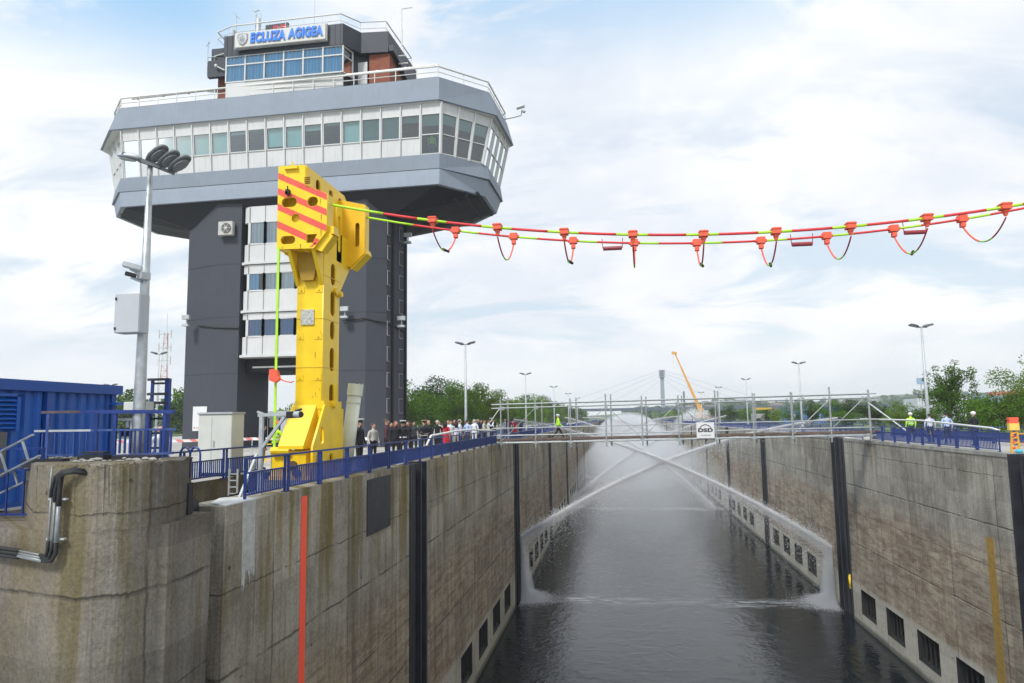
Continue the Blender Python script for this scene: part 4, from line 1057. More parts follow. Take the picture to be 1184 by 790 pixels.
# ------------------------------------------------------------------ railings
def railing(name, label, p0, p1, z0=0, h=.95, bay=2.05, mat=None, gap=.0, mid=.62, bal=.11, twin=True, sheet=0.0, cat='railing', group=None):
    mat = mat or blue_m
    p0, p1 = Vector((*p0, z0)), Vector((*p1, z0)); d = p1 - p0; L = d.length; d.normalize(); n = max(int(round(L / bay)), 1); s = L / n
    t = thing(name, label, cat, p0, group)
    Z = lambda u, z: p0 + d * u + Vector((0, 0, z))
    b = B(); b.bar(Z(-.03, h), Z(L + .03, h), .06, .05); b.build('top_rail', mat, t)
    for i in range(n + 1):
        u = i * s; b = B()
        for du in ((-.09, .09) if twin and 0 < i < n else (0,)):
            b.bar(Z(u + du, 0), Z(u + du, h), .055, .055); b.bar(Z(u + du, .0), Z(u + du, .02), .16, .12)
        b.build('post', mat, t)
    for i in range(n):
        a, c = i * s + (.09 if twin else 0), (i + 1) * s - (.09 if twin else 0); b = B()
        b.bar(Z(a, mid), Z(c, mid), .04, .04); b.bar(Z(a, .12), Z(c, .12), .04, .04)
        k = max(int((c - a) / bal), 1)
        for j in range(1, k): b.bar(Z(a + (c - a) * j / k, .12), Z(a + (c - a) * j / k, mid), .03, .03)
        b.build('baluster_panel', mat, t)
    return t
railing('railing', 'near blue railing on the left wall edge in front of the yellow post', (-8.56, 15.62), (-8.52, 28.1))
r2_ = railing('railing', 'blue railing in front of the crowd, running up to the scaffold footbridge', (-8.52, 28.3), (-8.52, 50.0), bal=.085)
b_ = B(); b_.box(-8.545, -8.53, 35.5, 50, .14, .6); b_.build('kick_sheet', blue_m, r2_)
railing('railing', 'blue railing on the right wall edge between footbridge and rescue box', (16.82, 34.9), (16.82, 51.2), bal=.13)
railing('railing', 'rear blue railing behind the workers on the right bank, before the trees', (21.2, 33.5), (21.2, 60), bal=.1, bay=2.3)
railing('railing', 'far blue railing running along the left wall beyond the scaffold footbridge', (-8.6, 53), (-8.6, 305), bay=5.2, bal=.26, twin=False)
railing('railing', 'far blue railing running along the right wall beyond the scaffold footbridge', (16.85, 53), (16.85, 305), bay=5.2, bal=.26, twin=False)
railing('railing', 'rear blue railing on the left bank behind the spectators beyond the footbridge', (-12.8, 58), (-12.8, 180), bay=5, bal=.26, twin=False)
railing('railing', 'rear blue railing on the right bank beyond the footbridge before the dark trees', (21.4, 62), (21.4, 200), bay=5, bal=.26, twin=False)
railing('railing', 'blue railing along the edge of the gate recess in front of the cream cabinet', (-12.7, 17.2), (-12.7, 24.2), bay=2.2)
railing('railing', 'short blue railing closing the gate recess beside the camera bracket', (-12.3, 24.3), (-9.9, 24.3), bay=1.2)
# small yellow barrier behind
t = railing('barrier', 'low yellow pipe barrier between the cabinet and the yellow post', (-15.8, 30.5), (-12.6, 30.5), h=1.0, bay=1.2, mat=yellow_m, twin=False, mid=.8, bal=3, cat='barrier')

# damaged railing on top of the pier
t = thing('railing', 'battered blue railing with worn handrail on top of the rounded pier', 'railing', (-10.4, 12.9, 1.12))
a0, a1 = Vector((-11.35, 12.75, 1.12)), Vector((-8.62, 12.95, 1.12)); dv = a1 - a0
q = lambda u, z: a0 + dv * u + Vector((0, 0, z))
b_ = B(); b_.bar(q(0, .93), q(.3, .93), .07, .05); b_.build('worn_top_rail', M('rusty_blue_rail', (.10, .075, .08), .8, var=.4, scale=6, dirt=.6, dirtcol=(.03, .07, .25)), t)
b_ = B(); b_.bar(q(.3, .93), q(1.0, .90), .085, .07); b_.build('top_rail', blue_m, t)
b_ = B(); b_.bar(q(-.05, .56), q(.38, .56), .045, .04); b_.build('worn_mid_rail', galv2, t)
b_ = B(); b_.bar(q(.38, .56), q(1.02, .56), .045, .04); b_.bar(q(.42, .04), q(1.0, .10), .06, .05); b_.build('mid_rail', blue_worn, t)
for u in (.05, .42, .56, .80, .93): b_ = B(); b_.bar(q(u, 0), q(u, .93), .06, .05); b_.build('post', blue_m if u > .4 else blue_worn, t)
b_ = B()
for k in range(8): u = .01 + k * .048; b_.bar(q(u, .05), q(u, .56), .018, .018)
b_.bar(q(0, .08), q(.26, .08), .03, .03)
b_.build('thin_balusters', blue_worn, t)
b_ = B()
for k in range(11): u = .60 + k * .038; b_.bar(q(u, .1), q(u, .56), .035, .03)
b_.build('baluster_panel', blue_m, t)
b_ = B(); b_.box(-10.2, -9.65, 12.35, 12.6, 1.13, 1.22); b_.box(-9.6, -8.75, 12.5, 12.75, 1.13, 1.20); b_.box(-10.15, -9.7, 12.4, 12.6, 1.24, 1.28); b_.build('loose_plates', steel_dark, t)
b_ = B()
for cx in (-8.62, -8.40):
    pts = [(cx + .11 * math.cos(R(a)), 13.35, 1.15 + .16 * math.sin(R(a))) for a in range(0, 181, 20)]
    b_.tube([(cx + .11, 13.35, .7)] + pts + [(cx - .11, 13.35, .7)], .022, 6)
b_.build('hoop', blue_m, t)

# blue ladder-like mast behind the pier
t = thing('ladder_tower', 'upright narrow blue ladder frame standing behind the pier beside the street lamp', 'ladder frame', (-9.32, 13.55, .9))
b_ = B(); b_.bar((-9.52, 13.5, .2), (-9.50, 13.5, 2.68), .05); b_.bar((-9.16, 13.5, .2), (-9.15, 13.5, 2.72), .09); b_.build('upright', blue_m, t)
b_ = B()
for z in (2.70, 2.40, 2.22): b_.bar((-9.58, 13.46, z), (-9.12, 13.46, z), .05)
for z in (2.62, 1.9, 1.6, 1.3): b_.bar((-9.52, 13.5, z), (-9.15, 13.5, z), .04)
b_.build('rung', M('dark_painted_steel', (.03, .035, .05), .6), t)

# near street lamp with four heads, steel box and camera
NL = thing('street_lamp', 'nearest galvanised lamp post at the left with a grey box and a camera', 'street lamp', (-9.68, 13.0, .9))
b_ = B(); b_.tube([(-9.42, 13.0, .0), (-9.42, 13.0, 1.9), (-9.41, 13.0, 4.4), (-9.40, 13.0, 7.25)], [.125, .118, .09, .052], 14); b_.build('pole', galv_m, NL, smooth=True)
b_ = B(); b_.bar((-9.86, 12.75, 7.30), (-8.92, 13.1, 6.93), .06, .06); b_.bar((-9.6, 12.9, 7.2), (-9.15, 13.0, 7.05), .10, .08); b_.build('crossbar', lampgrey, NL)
def lamp_head(c, yaw, tilt, L=.62, w=.25, h=.10, roll=0):
    b = B(); N = 14; prof = [(0, .35), (.12, .75), (.35, 1.0), (.7, .95), (.92, .7), (1.0, .35)]
    rings = []
    Rm = Matrix.Rotation(yaw, 4, 'Z') @ Matrix.Rotation(-tilt, 4, 'Y') @ Matrix.Rotation(roll, 4, 'X')
    k0 = len(b.v)
    for (u, s_) in prof:
        for j in range(N):
            a = 2 * math.pi * j / N; zz = math.sin(a) * h * s_ * (1.0 if math.sin(a) > 0 else .35)
            p = Rm @ Vector((u * L, math.cos(a) * w / 2 * s_, zz)); b.v.append(tuple(Vector(c) + p))
    for i in range(len(prof) - 1):
        for j in range(N):
            a_, b_2 = k0 + i * N + j, k0 + i * N + (j + 1) % N; b.f.append((a_, b_2, b_2 + N, a_ + N)); b.m.append(0)
    b.f.append(tuple(range(k0, k0 + N))); b.m.append(0); t_ = k0 + (len(prof) - 1) * N; b.f.append(tuple(range(t_, t_ + N))); b.m.append(0)
    gl_ = B(); pts = [Vector(c) + Rm @ Vector((L * .55 + math.cos(2 * math.pi * j / 12) * L * .36, math.sin(2 * math.pi * j / 12) * w * .38, -h * .40)) for j in range(12)]
    pts2 = [p + Rm.to_3x3() @ Vector((0, 0, -.015)) for p in pts]
    k = 0; gl_.v = [tuple(p) for p in pts] + [tuple(p) for p in pts2]; gl_.f = [tuple(range(12)), tuple(range(23, 11, -1))] + [(j, (j + 1) % 12, 12 + (j + 1) % 12, 12 + j) for j in range(12)]; gl_.m = [0] * 14
    return b, gl_
for (c_, yaw, tilt) in (((-9.45, 13.0, 7.16), R(-20), R(24)), ((-9.22, 13.04, 7.05), R(-20), R(24)), ((-9.00, 13.08, 6.96), R(-20), R(22))):
    hb, gb_ = lamp_head(c_, yaw, tilt, .60, .30, .11); o = hb.build('lamp_head', lampgrey, NL, smooth=True); gb_.build('lens', lampglass, o)
hb, gb_ = lamp_head((-9.52, 12.85, 7.20), R(178), R(10), .52, .28, .10); o = hb.build('lamp_head', galv2, NL, smooth=True); gb_.build('lens', lampglass, o)
bx = B().box(-9.72, -9.18, 12.55, 12.86, 3.57, 4.34).build('control_box', box_m, NL, bevel=.012)
b_ = B(); b_.box(-9.70, -9.67, 12.53, 12.56, 4.22, 4.27); b_.box(-9.70, -9.67, 12.53, 12.56, 3.63, 3.68); b_.build('hinge', black_m, bx)
b_ = B(); b_.bar((-9.42, 12.9, 4.75), (-9.28, 12.85, 4.75), .2, .14); b_.tube([(-9.42, 12.9, 4.8), (-9.6, 12.8, 4.9)], .035, 8); b_.tube([(-9.42, 12.9, 4.65), (-9.58, 12.8, 4.72)], .03, 8); b_.build('camera_bracket', galv2, NL)
b_ = B(); b_.bar((-9.64, 12.62, 4.96), (-9.34, 12.8, 4.88), .13, .11); b_.build('security_camera', galv2, NL, bevel=.02)
b_ = B(); b_.bar((-9.58, 12.62, 4.77), (-9.42, 12.75, 4.73), .07, .08); b_.build('infrared_lamp', black_m, NL, bevel=.01)
# white equipment case and monitor stand behind the pier rail
t = thing('equipment_stand', 'white metal equipment stand with a flat top behind the pier rail at the lamp foot', 'equipment stand', (-9.45, 13.2, .9))
b_ = B(); b_.box(-9.86, -9.38, 13.12, 13.4, 2.04, 2.24); b_.build('upper_case', cream_m, t, bevel=.01)
b_ = B(); b_.box(-9.90, -9.45, 12.98, 13.25, 1.86, 1.91); b_.box(-9.62, -9.40, 13.02, 13.2, .9, 1.86); b_.tube([(-9.72, 13.1, 1.6), (-9.72, 13.1, 1.86)], .05, 8); b_.build('stand', galv2, t)
b_ = B(); b_.box(-9.80, -9.66, 12.98, 13.1, 1.55, 1.72); b_.build('black_unit', black_m, t)

# container building
C_ = thing('container_building', 'bright blue corrugated metal container building at the left edge', 'container building', (-16, 13, 0))
b_ = B(); ys = []; y = 8.0; prof = []
while y < 17.2:
    prof += [(-13.320, y), (-13.320, y + .13), (-13.385, y + .17), (-13.385, y + .30)]; y += .34
prof = [p for p in prof if p[1] <= 17.2]
b_.prism([(-13.460, 8.0)] + [] + [(-19, 8.0), (-19, 17.25), (-13.460, 17.25)], 0, 2.6); b_.build('wall_core', cont_m, C_)
b_ = B()
for i in range(len(prof) - 1):
    a, c2 = prof[i], prof[i + 1]; b_.face([(*a, .1), (*c2, .1), (*c2, 2.6), (*a, 2.6)])
b_.build('corrugated_wall', cont_m, C_)
b_ = B()
for i in range(16):
    x = -13.560 - i * .34; b_.box(x - .13, x, 17.25, 17.3, .1, 2.6)
b_.build('end_corrugation', cont_m, C_)
b_ = B(); b_.box(-19.1, -13.180, 7.9, 17.5, 2.58, 2.82); b_.box(-13.460, -13.260, 17.2, 17.36, 0, 2.58); b_.box(-13.360, -13.240, 15.0, 15.22, 0, 2.58); b_.box(-13.360, -13.280, 8, 17.3, 0, .1); b_.build('frame', M('container_frame_blue', (.002, .065, .32), .45, var=.1), C_)
b_ = B()
for k in range(7): z = 1.76 + k * .10; b_.prism_y([(-13.310, z), (-13.220, z - .03), (-13.220, z - .01), (-13.310, z + .05)], 12.7, 14.13)
b_.box(-13.320, -13.210, 12.6, 12.7, 1.68, 2.48); b_.box(-13.320, -13.210, 14.13, 14.22, 1.68, 2.48); b_.box(-13.320, -13.210, 12.6, 14.22, 2.44, 2.5)
b_.build('louvre', cont_m, C_)
B().box(-13.310, -13.250, 12.4, 13.95, .75, 1.66).build('grey_shutter', M('grey_shutter', (.10, .105, .11), .5, var=.1), C_)
b_ = B(); b_.box(-13.180, -12.92, 17.0, 17.4, 2.3, 2.36); b_.build('gutter_spout', cont_m, C_)

# lower left railing and the aluminium ladders
t = railing('railing', 'dark blue railing at the lower left edge before the container, under the leaning ladders', (-12.6, 12.2), (-10.85, 12.25), h=1.35, bay=1.75, twin=False, mid=.95, bal=.3)
def ladder(name, label, p0, p1, side, n, w=.34):
    t = thing(name, label, 'ladder', p0); p0, p1, side = Vector(p0), Vector(p1), Vector(side).normalized() * w
    for s_ in (0, 1):
        b = B(); b.bar(p0 + side * s_, p1 + side * s_, .05, .03); b.build('stile', galv_m, t)
    b = B()
    for k in range(n): p = p0.lerp(p1, (k + .5) / n); b.bar(p, p + side, .035, .03)
    b.build('rungs', galv_m, t); return t
ladder('ladder', 'aluminium ladder lying tilted against the rail at the left edge, upper one', (-12.3, 12.1, 1.0), (-10.85, 12.0, 1.62), (.32, 0, -.75), 3, .42)
ladder('ladder', 'lower piece of aluminium ladder half hidden behind the blue rail at the left edge', (-12.3, 12.35, .62), (-11.25, 12.3, 1.05), (.3, 0, -.7), 2, .3)
b_ = B(); b_.box(-11.4, -10.2, 11.6, 11.75, 1.12, 1.17) if False else b_.box(-11.2, -10.35, 12.15, 12.35, 1.0, 1.16); tag(b_.build('clamp_block', steel_dark), 'dark rusty clamp block at the corner of the rounded pier where the ladders end', 'clamp')

# hoses and conduits on the pier face
t = thing('hose_bundle', 'black corrugated hoses feeding three steel conduits down the pier face', 'hose', (-9.2, 10.8, -.4))
b_ = B()
for k, (dx, r_) in enumerate(((0, .030), (.075, .034), (.15, .038))):
    b_.tube(curve3 if False else [(-8.9 + dx * .2, 10.98, 1.02 - dx * .3), (-9.02, 10.86, 1.06 - dx * .3), (-9.2 + dx * .3, 10.82, 1.02 - dx * .2), (-9.33 + dx * .8, 10.82, .93), (-9.38 + dx, 10.82, .72 - dx * .2), (-9.38 + dx, 10.82, .60 - dx)], r_, 10)
    b_.tube([(-9.38 + dx - .01, 10.82, -.12), (-9.38 + dx - .02, 10.83, -.27 - dx * .3), (-9.45 + dx * .7, 10.86, -.36 - dx * .55), (-9.6 + dx * .4, 10.9, -.36 - dx * .6)], r_ * .95, 10)
b_.build('corrugated_hose', black_m, t, smooth=True)
b_ = B()
for k, (dx, r_) in enumerate(((0, .018), (.075, .022), (.15, .038))):
    b_.tube([(-9.38 + dx, 10.82, .62 - dx), (-9.38 + dx - .01, 10.82, -.14)], r_, 10)
    b_.tube([(-9.55, 10.89, -.36 - dx * .6), (-10.2, 11.12, -.33 - dx * .6)], r_ * .8, 10)
b_.tube([(-9.42, 10.85, 1.08), (-9.43, 10.84, .6)], .018, 6); b_.build('conduit', M('dull_conduit', (.26, .28, .28), .5, .4, var=.2, scale=8), t, smooth=True)
b_ = B()
for k in range(3): b_.tube([(-10.2, 11.12, -.33 - k * .06), (-11.6, 11.55, -.30 - k * .07)], .032, 8)
b_.build('edge_hose', black_m, t, smooth=True)
b_ = B(); b_.box(-9.45, -9.12, 10.84, 10.9, .55, .58); b_.box(-9.45, -9.12, 10.84, 10.9, -.1, -.07); b_.build('clip', galv2, t)

# black fenders in the slot
t = thing('fender', 'black ribbed rubber fender in the slot between the rounded pier and the lock wall', 'fender', (-8.7, 14.0, 0))
b_ = B(); b_.tube([(-9.9, 14.2, .0), (-8.95, 14.2, -.02)], .24, 14); b_.build('cushion', black_m, t, smooth=True)
b_ = B()
for k in range(6): b_.tube([(-9.05 + .0 - k * .15, 14.2, -.02), (-9.0 - k * .15, 14.2, -.02)], .265, 14)
b_.build('rib', black_m, t)
b_ = B().box(-8.62, -8.4, 13.15, 13.35, .003, .62); tag(b_.build('gate_seal_post', black_m, bevel=.02), 'short flat black post at the end of the raised pier block', 'post')
t = thing('fender', 'large black fender low in the dark slot beside the left wall corner', 'fender', (-8.9, 14.1, -4.5))
b_ = B(); b_.tube([(-9.2, 14.0, -3.35), (-8.75, 14.15, -3.5), (-8.55, 14.3, -4.0), (-8.55, 14.3, -8)], .26, 12); b_.build('cushion', black_m, t, smooth=True)
b_ = B(); b_.box(-8.95, -8.85, 13.9, 14.0, -8, -2.9); b_.build('backing_bar', steel_dark, t)
# grey step brackets by the recess
t = thing('step_bracket', 'small galvanised access steps hung on the recess edge right of the cabinet', 'steps', (-12.0, 20.6, 0))
b_ = B()
for s_ in (-.14, .14): b_.bar((-11.9 + s_, 21.0, .35), (-11.9 + s_, 21.0, -1.3), .05)
for k in range(8): b_.bar((-12.04, 21.0, .2 - k * .2), (-11.76, 21.0, .2 - k * .2), .035)
b_.build('ladder_rungs', galv2, t)

# cabinet
t = thing('cabinet', 'tall cream steel cabinet with an overhanging lid behind the blue railing', 'cabinet', (-13.6, 22.8, 0))
B().box(-14.08, -12.86, 22.5, 23.3, .12, 2.08).build('body', cream_m, t, bevel=.015)
B().box(-14.11, -12.83, 22.46, 23.34, 2.08, 2.15).build('lid', box_m, t, bevel=.01)
B().box(-14.02, -12.92, 22.55, 23.25, 0, .12).build('plinth', steel_dark, t)
b_ = B(); b_.box(-13.59, -13.58, 22.49, 22.5, .2, 2.0); b_.box(-13.52, -13.48, 22.47, 22.5, 1.0, 1.2); b_.build('door_edge', box_m, t)

# camera bracket near the railing corner
t = thing('camera_mount', 'galvanised steel frame with a camera at its arm end beside the railing corner', 'camera mount', (-8.9, 17, 0))
b_ = B(); b_.bar((-8.86, 16.9, 0), (-8.86, 16.9, 1.98), .09); b_.bar((-8.95, 16.9, 1.97), (-8.02, 16.9, 1.99), .08); b_.bar((-8.84, 16.9, 1.15), (-8.25, 16.9, 1.92), .07); b_.bar((-8.98, 16.9, 2.06), (-8.76, 16.9, 1.98), .05); b_.bar((-8.95, 16.1, .02), (-8.86, 16.7, 1.0), .06)
b_.build('frame', galv2, t)
b_ = B(); b_.box(-8.16, -7.98, 16.78, 17.0, 1.88, 2.05); b_.build('camera_body', black_m, t, bevel=.01)
b_ = B(); b_.tube([(-7.99, 16.88, 1.97), (-7.78, 16.80, 1.97)], .085, 12); b_.build('lens_tube', galv2, t)
b_ = B(); b_.tube([(-7.79, 16.81, 1.97), (-7.765, 16.79, 1.97)], .075, 12); b_.tube([(-7.95, 16.88, 2.06), (-7.78, 16.85, 2.1)], .03, 6); b_.build('lens', black_m, t)

# leaning cream plastic tube
t = thing('plastic_tube', 'thick cream plastic tube leaning beside the yellow post', 'tube', (-9.35, 23.9, 0))
p0, p1 = Vector((-9.42, 23.9, 0)), Vector((-9.11, 24.0, 2.80))
b_ = B(); b_.tube([p0, p1], .235, 20); b_.build('pipe', tubecream, t, smooth=True)
b_ = B(); b_.tube([p1 - (p1 - p0).normalized() * .12, p1 + (p1 - p0).normalized() * .28], .27, 20); b_.tube([p0.lerp(p1, .86), p0.lerp(p1, .875)], .25, 20)
b_.build('socket_end', tubecream, t)
b_ = B()
for k in range(9):
    a = k * math.pi * 2 / 9; q = p1 + (p1 - p0).normalized() * .3 + Vector((math.cos(a) * .24, math.sin(a) * .24, 0)); b_.ball(q - (p1 - p0).normalized() * .03, .026, n=6, rings=4)
b_.build('rim_stud', tubecream, t)

# red and white tape
def tape_mat():
    m, g, b = new_mat('red_white_tape'); tc = g.n('ShaderNodeTexCoord'); p = g.sep(tc.outputs['Object'])
    w = g.math('SINE', g.math('MULTIPLY', g.math('ADD', p[0], p[2]), 12.0)); g.set(b.inputs['Base Color'], g.mix(g.ramp(w, .1, .3), (.85, .82, .82), (.8, .25, .25))); return m
tm = tape_mat()
b_ = B(); P_ = [(-24.5, 28.5, 1.02), (-20, 31, .98), (-17.5, 32.5, 1.0), (-13, 32.3, .98), (-11, 30.6, .99)]
for i in range(4): b_.bar(P_[i], P_[i + 1], .02, .13, up=(0, 0, 1))
tag(b_.build('barrier_tape', tm), 'red and white barrier tape strung across the apron at the tower foot', 'barrier tape')
b_ = B(); P_ = [(-14, 13.9, 1.45), (-12.3, 17, 1.3)]; b_.bar((-13.2, 18.2, 1.28), (-13.0, 20.8, 1.24), .02, .1)
for k, p in enumerate([(-24.5, 28.5), (-17.5, 32.5), (-11, 30.6)]):
    q = B(); q.tube([(*p, 0), (*p, 1.05)], .025, 8); q.tube([(*p, 0), (*p, .03)], .16, 12); tag(q.build('tape_post', galv2), ['thin steel tape post at the far left end of the barrier tape', 'thin steel tape post in the middle of the barrier tape by the tower', 'thin steel tape post behind the officer in the white cap'][k], 'tape post')

# white hoses laid over the rails
def hose(label, pts, r=.055):
    P = [Vector(p) for p in pts]; b = B(); b.tube(P, r, 8)
    tag(b.build('fire_hose', whitetube_m, smooth=True), label, 'fire hose')
hose('white hose resting along the left railing in front of the guests in light shirts', [(-8.75, 32.2, .62), (-8.75, 33, 1.04), (-8.72, 35, 1.09), (-8.75, 38, 1.16), (-8.72, 42.5, 1.17), (-8.75, 46, 1.06), (-8.8, 51, .95)])
hose('white hose running along the right bank past the worker in the lime vest', [(17.1, 54, 1.42), (17.1, 50, 1.40), (17.2, 44, 1.36), (17.15, 39.5, 1.18), (17.1, 36, 1.04), (17.1, 35.4, .95)], .05)

# orange and yellow rescue box at the right edge
t = thing('rescue_stand', 'red and yellow rescue box on a striped frame at the right railing end', 'rescue stand', (17.15, 34.4, 0))
b_ = B(); b_.box(16.95, 17.35, 34.2, 34.4, 1.43, 1.54); b_.box(16.95, 17.35, 34.2, 34.4, 1.28, 1.36)
b_.box(16.97, 17.33, 34.21, 34.39, 1.36, 1.43); b_.build('red_lid', orange_m, t)
B().box(16.95, 17.35, 34.2, 34.4, .98, 1.28).build('yellow_case', M('pale_yellow_paint', (.85, .58, .12), .5, var=.1), t)
b_ = B(); b_.bar((17.0, 34.3, 0), (17.06, 34.3, .98), .07); b_.bar((17.32, 34.3, 0), (17.28, 34.3, .98), .07)
for k in range(4): b_.bar((17.02, 34.3, .15 + k * .22), (17.3, 34.3, .25 + k * .22), .06)
b_.bar((17.3, 34.3, .82), (18.4, 34.6, .82), .05); b_.bar((17.3, 34.3, .4), (18.4, 34.6, .4), .05); b_.build('frame', M('amber_paint', (.75, .38, .03), .5), t)
b_ = B()
for k in range(3): b_.bar((17.04, 34.26, .2 + k * .25), (17.14, 34.26, .26 + k * .25), .06)
b_.build('red_band', orange_m, t)
b_ = B(); b_.ball((17.15, 34.0, .08), .16, .12, .1); b_.build('cyan_bag', M('cyan_cloth', (.08, .42, .55), .8), t)

# ------------------------------------------------------------------ scaffold footbridge
SB = thing('footbridge', 'scaffold tube footbridge spanning the lock chamber with plank deck', 'footbridge', (-8.3, 50.8, 0))
zo = lambda x: .09 + .30 * (x + 8.39) / 25
XS = [-8.23 + 2.475 * k for k in range(11)]
Yn, Yf = 50.3, 51.5
for i, x in enumerate(XS):
    for y in (Yn, Yf):
        b_ = B(); e = .0 if y == Yn else .35
        b_.tube([(x + e, y, zo(x) - .42), (x + e, y, zo(x) + 3.0 + (.25 if i % 3 == 0 else 0))], .05, 8)
        b_.build('standard', alu_m, SB)
for y in (Yn, Yf):
    for (dz, r_) in ((-.02, .05), (.50, .032), (1.02, .032), (2.45, .038), (2.72, .045)):
        b_ = B(); b_.tube([(-8.9, y, zo(-8.9) + dz), (17.0, y, zo(17) + dz)], r_, 8); b_.build('ledger', alu_m, SB)
b_ = B()
for x in XS:
    for dz in (-.02, 2.45, 2.72): b_.tube([(x, Yn, zo(x) + dz), (x, Yf, zo(x) + dz)], .03, 6)
b_.build('transom', alu_m, SB)
b_ = B()
for x in XS:
    for dz, w_ in ((-.02, .17), (2.45, .12), (.50, .06), (1.02, .06)):
        for y in (Yn, Yf): b_.box(x - w_, x + w_, y - .05, y + .05, zo(x) + dz - w_ * .55, zo(x) + dz + w_ * .55) if w_ < .1 else b_.prism_y([(x - w_, zo(x) + dz - .03), (x - .05, zo(x) + dz - .13), (x + .05, zo(x) + dz - .13), (x + w_, zo(x) + dz - .03), (x + .06, zo(x) + dz + .12), (x - .06, zo(x) + dz + .12)], y - .045, y + .045)
b_.build('coupler', galv_m, SB)
for i, (a, c2) in enumerate(((0, 1), (2, 3), (4, 3), (4, 5), (6, 5), (9, 10), (8, 9))):
    b_ = B(); b_.tube([(XS[a], Yf - .05 if i % 2 else Yn + .05, zo(XS[a]) + .1), (XS[c2], Yf - .05 if i % 2 else Yn + .05, zo(XS[c2]) + 2.4)], .024, 6); b_.build('diagonal_brace', alu_m, SB)
b_ = B(); b_.tube([(16.5, Yn, zo(16.5) + 2.1), (18.4, 48.4, .35)], .05, 8); b_.build('stay', galv_m, SB)
for y0 in (50.42, 50.72, 51.02):
    b_ = B(); b_.loft([[(-9.2, y0), (17.3, y0), (17.3, y0 + .27), (-9.2, y0 + .27)]] * 2, [0, .06]);
    for k, v in enumerate(b_.v): b_.v[k] = (v[0], v[1], v[2] + zo(v[0]) + .10)
    b_.build('plank', wood_m, SB)
b_ = B(); b_.bar((-8.9, Yn + .06, zo(-8.9) + .22), (17.2, Yn + .06, zo(17.2) + .22), .03, .15); b_.build('toe_board', wood_m, SB)
# banner
bn = B(); bn.prism_y([(5.30, .12 + .16), (6.48, .12 + .16), (6.48, 1.36), (5.30, 1.36)], 50.2, 50.24)
bo = thing('sign', 'white square sign with a black arch logo hung on the footbridge', 'sign', (5.9, 50.22, .28))
bn.build('panel', conc_b, bo)
ink = M('sign_ink', (.03, .03, .035), .6)
text_mesh('DSD', 'lettering', ink, bo, .98, .26, (5.40, 50.19, .70), rt, .004, .05)
b_ = B(); rr = random.Random(3)
xx = 5.58
while xx < 6.2:
    w_ = rr.uniform(.012, .03); b_.box(xx, xx + w_, 50.186, 50.199, .47, .47 + rr.uniform(.03, .05)); xx += w_ + .014
b_.build('small_print_line', ink, bo)
b_ = B()
for k in range(24):
    a0, a1 = R(15 + 150 * k / 24), R(15 + 150 * (k + 1) / 24)
    for (ra, rb2) in ((.44, .385),):
        b_.face([(5.89 + ra * math.cos(a0), 50.192, .78 + ra * 1.0 * math.sin(a0)), (5.89 + ra * math.cos(a1), 50.192, .78 + ra * math.sin(a1)), (5.89 + rb2 * math.cos(a1), 50.192, .78 + rb2 * math.sin(a1)), (5.89 + rb2 * math.cos(a0), 50.192, .78 + rb2 * math.sin(a0))])
b_.build('arch_logo', ink, bo)

# ------------------------------------------------------------------ people
skin_m = M('skin', (.52, .30, .21), .6, var=.08); skin2 = M('skin_tanned', (.42, .24, .16), .6, var=.08)
def cloth(name, col): return M('cloth_' + name, col, .85, var=.18, scale=6)
K = dict(black=cloth('black', (.012, .013, .018)), navy=cloth('navy', (.018, .03, .08)), maroon=cloth('maroon', (.065, .022, .035)), grey=cloth('grey', (.33, .33, .32)), beige=cloth('beige', (.5, .47, .42)),
         red=cloth('red', (.5, .02, .03)), white=cloth('white', (.72, .74, .78)), lightblue=cloth('lightblue', (.42, .52, .75)), lilac=cloth('lilac', (.55, .55, .68)), charcoal=cloth('charcoal', (.04, .045, .055)),
         lime=M('hi_vis_lime', (.50, .90, .02), .6, var=.08), khaki=cloth('khaki', (.30, .24, .16)), jeans=cloth('jeans', (.06, .10, .2)), wine=cloth('wine', (.28, .02, .07)), shoe=M('shoe_black', (.015, .015, .015), .5))
HAIR = dict(black=M('hair_black', (.012, .010, .009), .6), brown=M('hair_brown', (.07, .035, .02), .6), ginger=M('hair_ginger', (.24, .07, .03), .6), grey=M('hair_grey', (.45, .44, .42), .7), blond=M('hair_blond', (.42, .30, .14), .6))
reflect_m = M('reflective_band', (.75, .76, .72), .4, .2)
eye_m = M('eye_dark', (.02, .015, .01), .3)
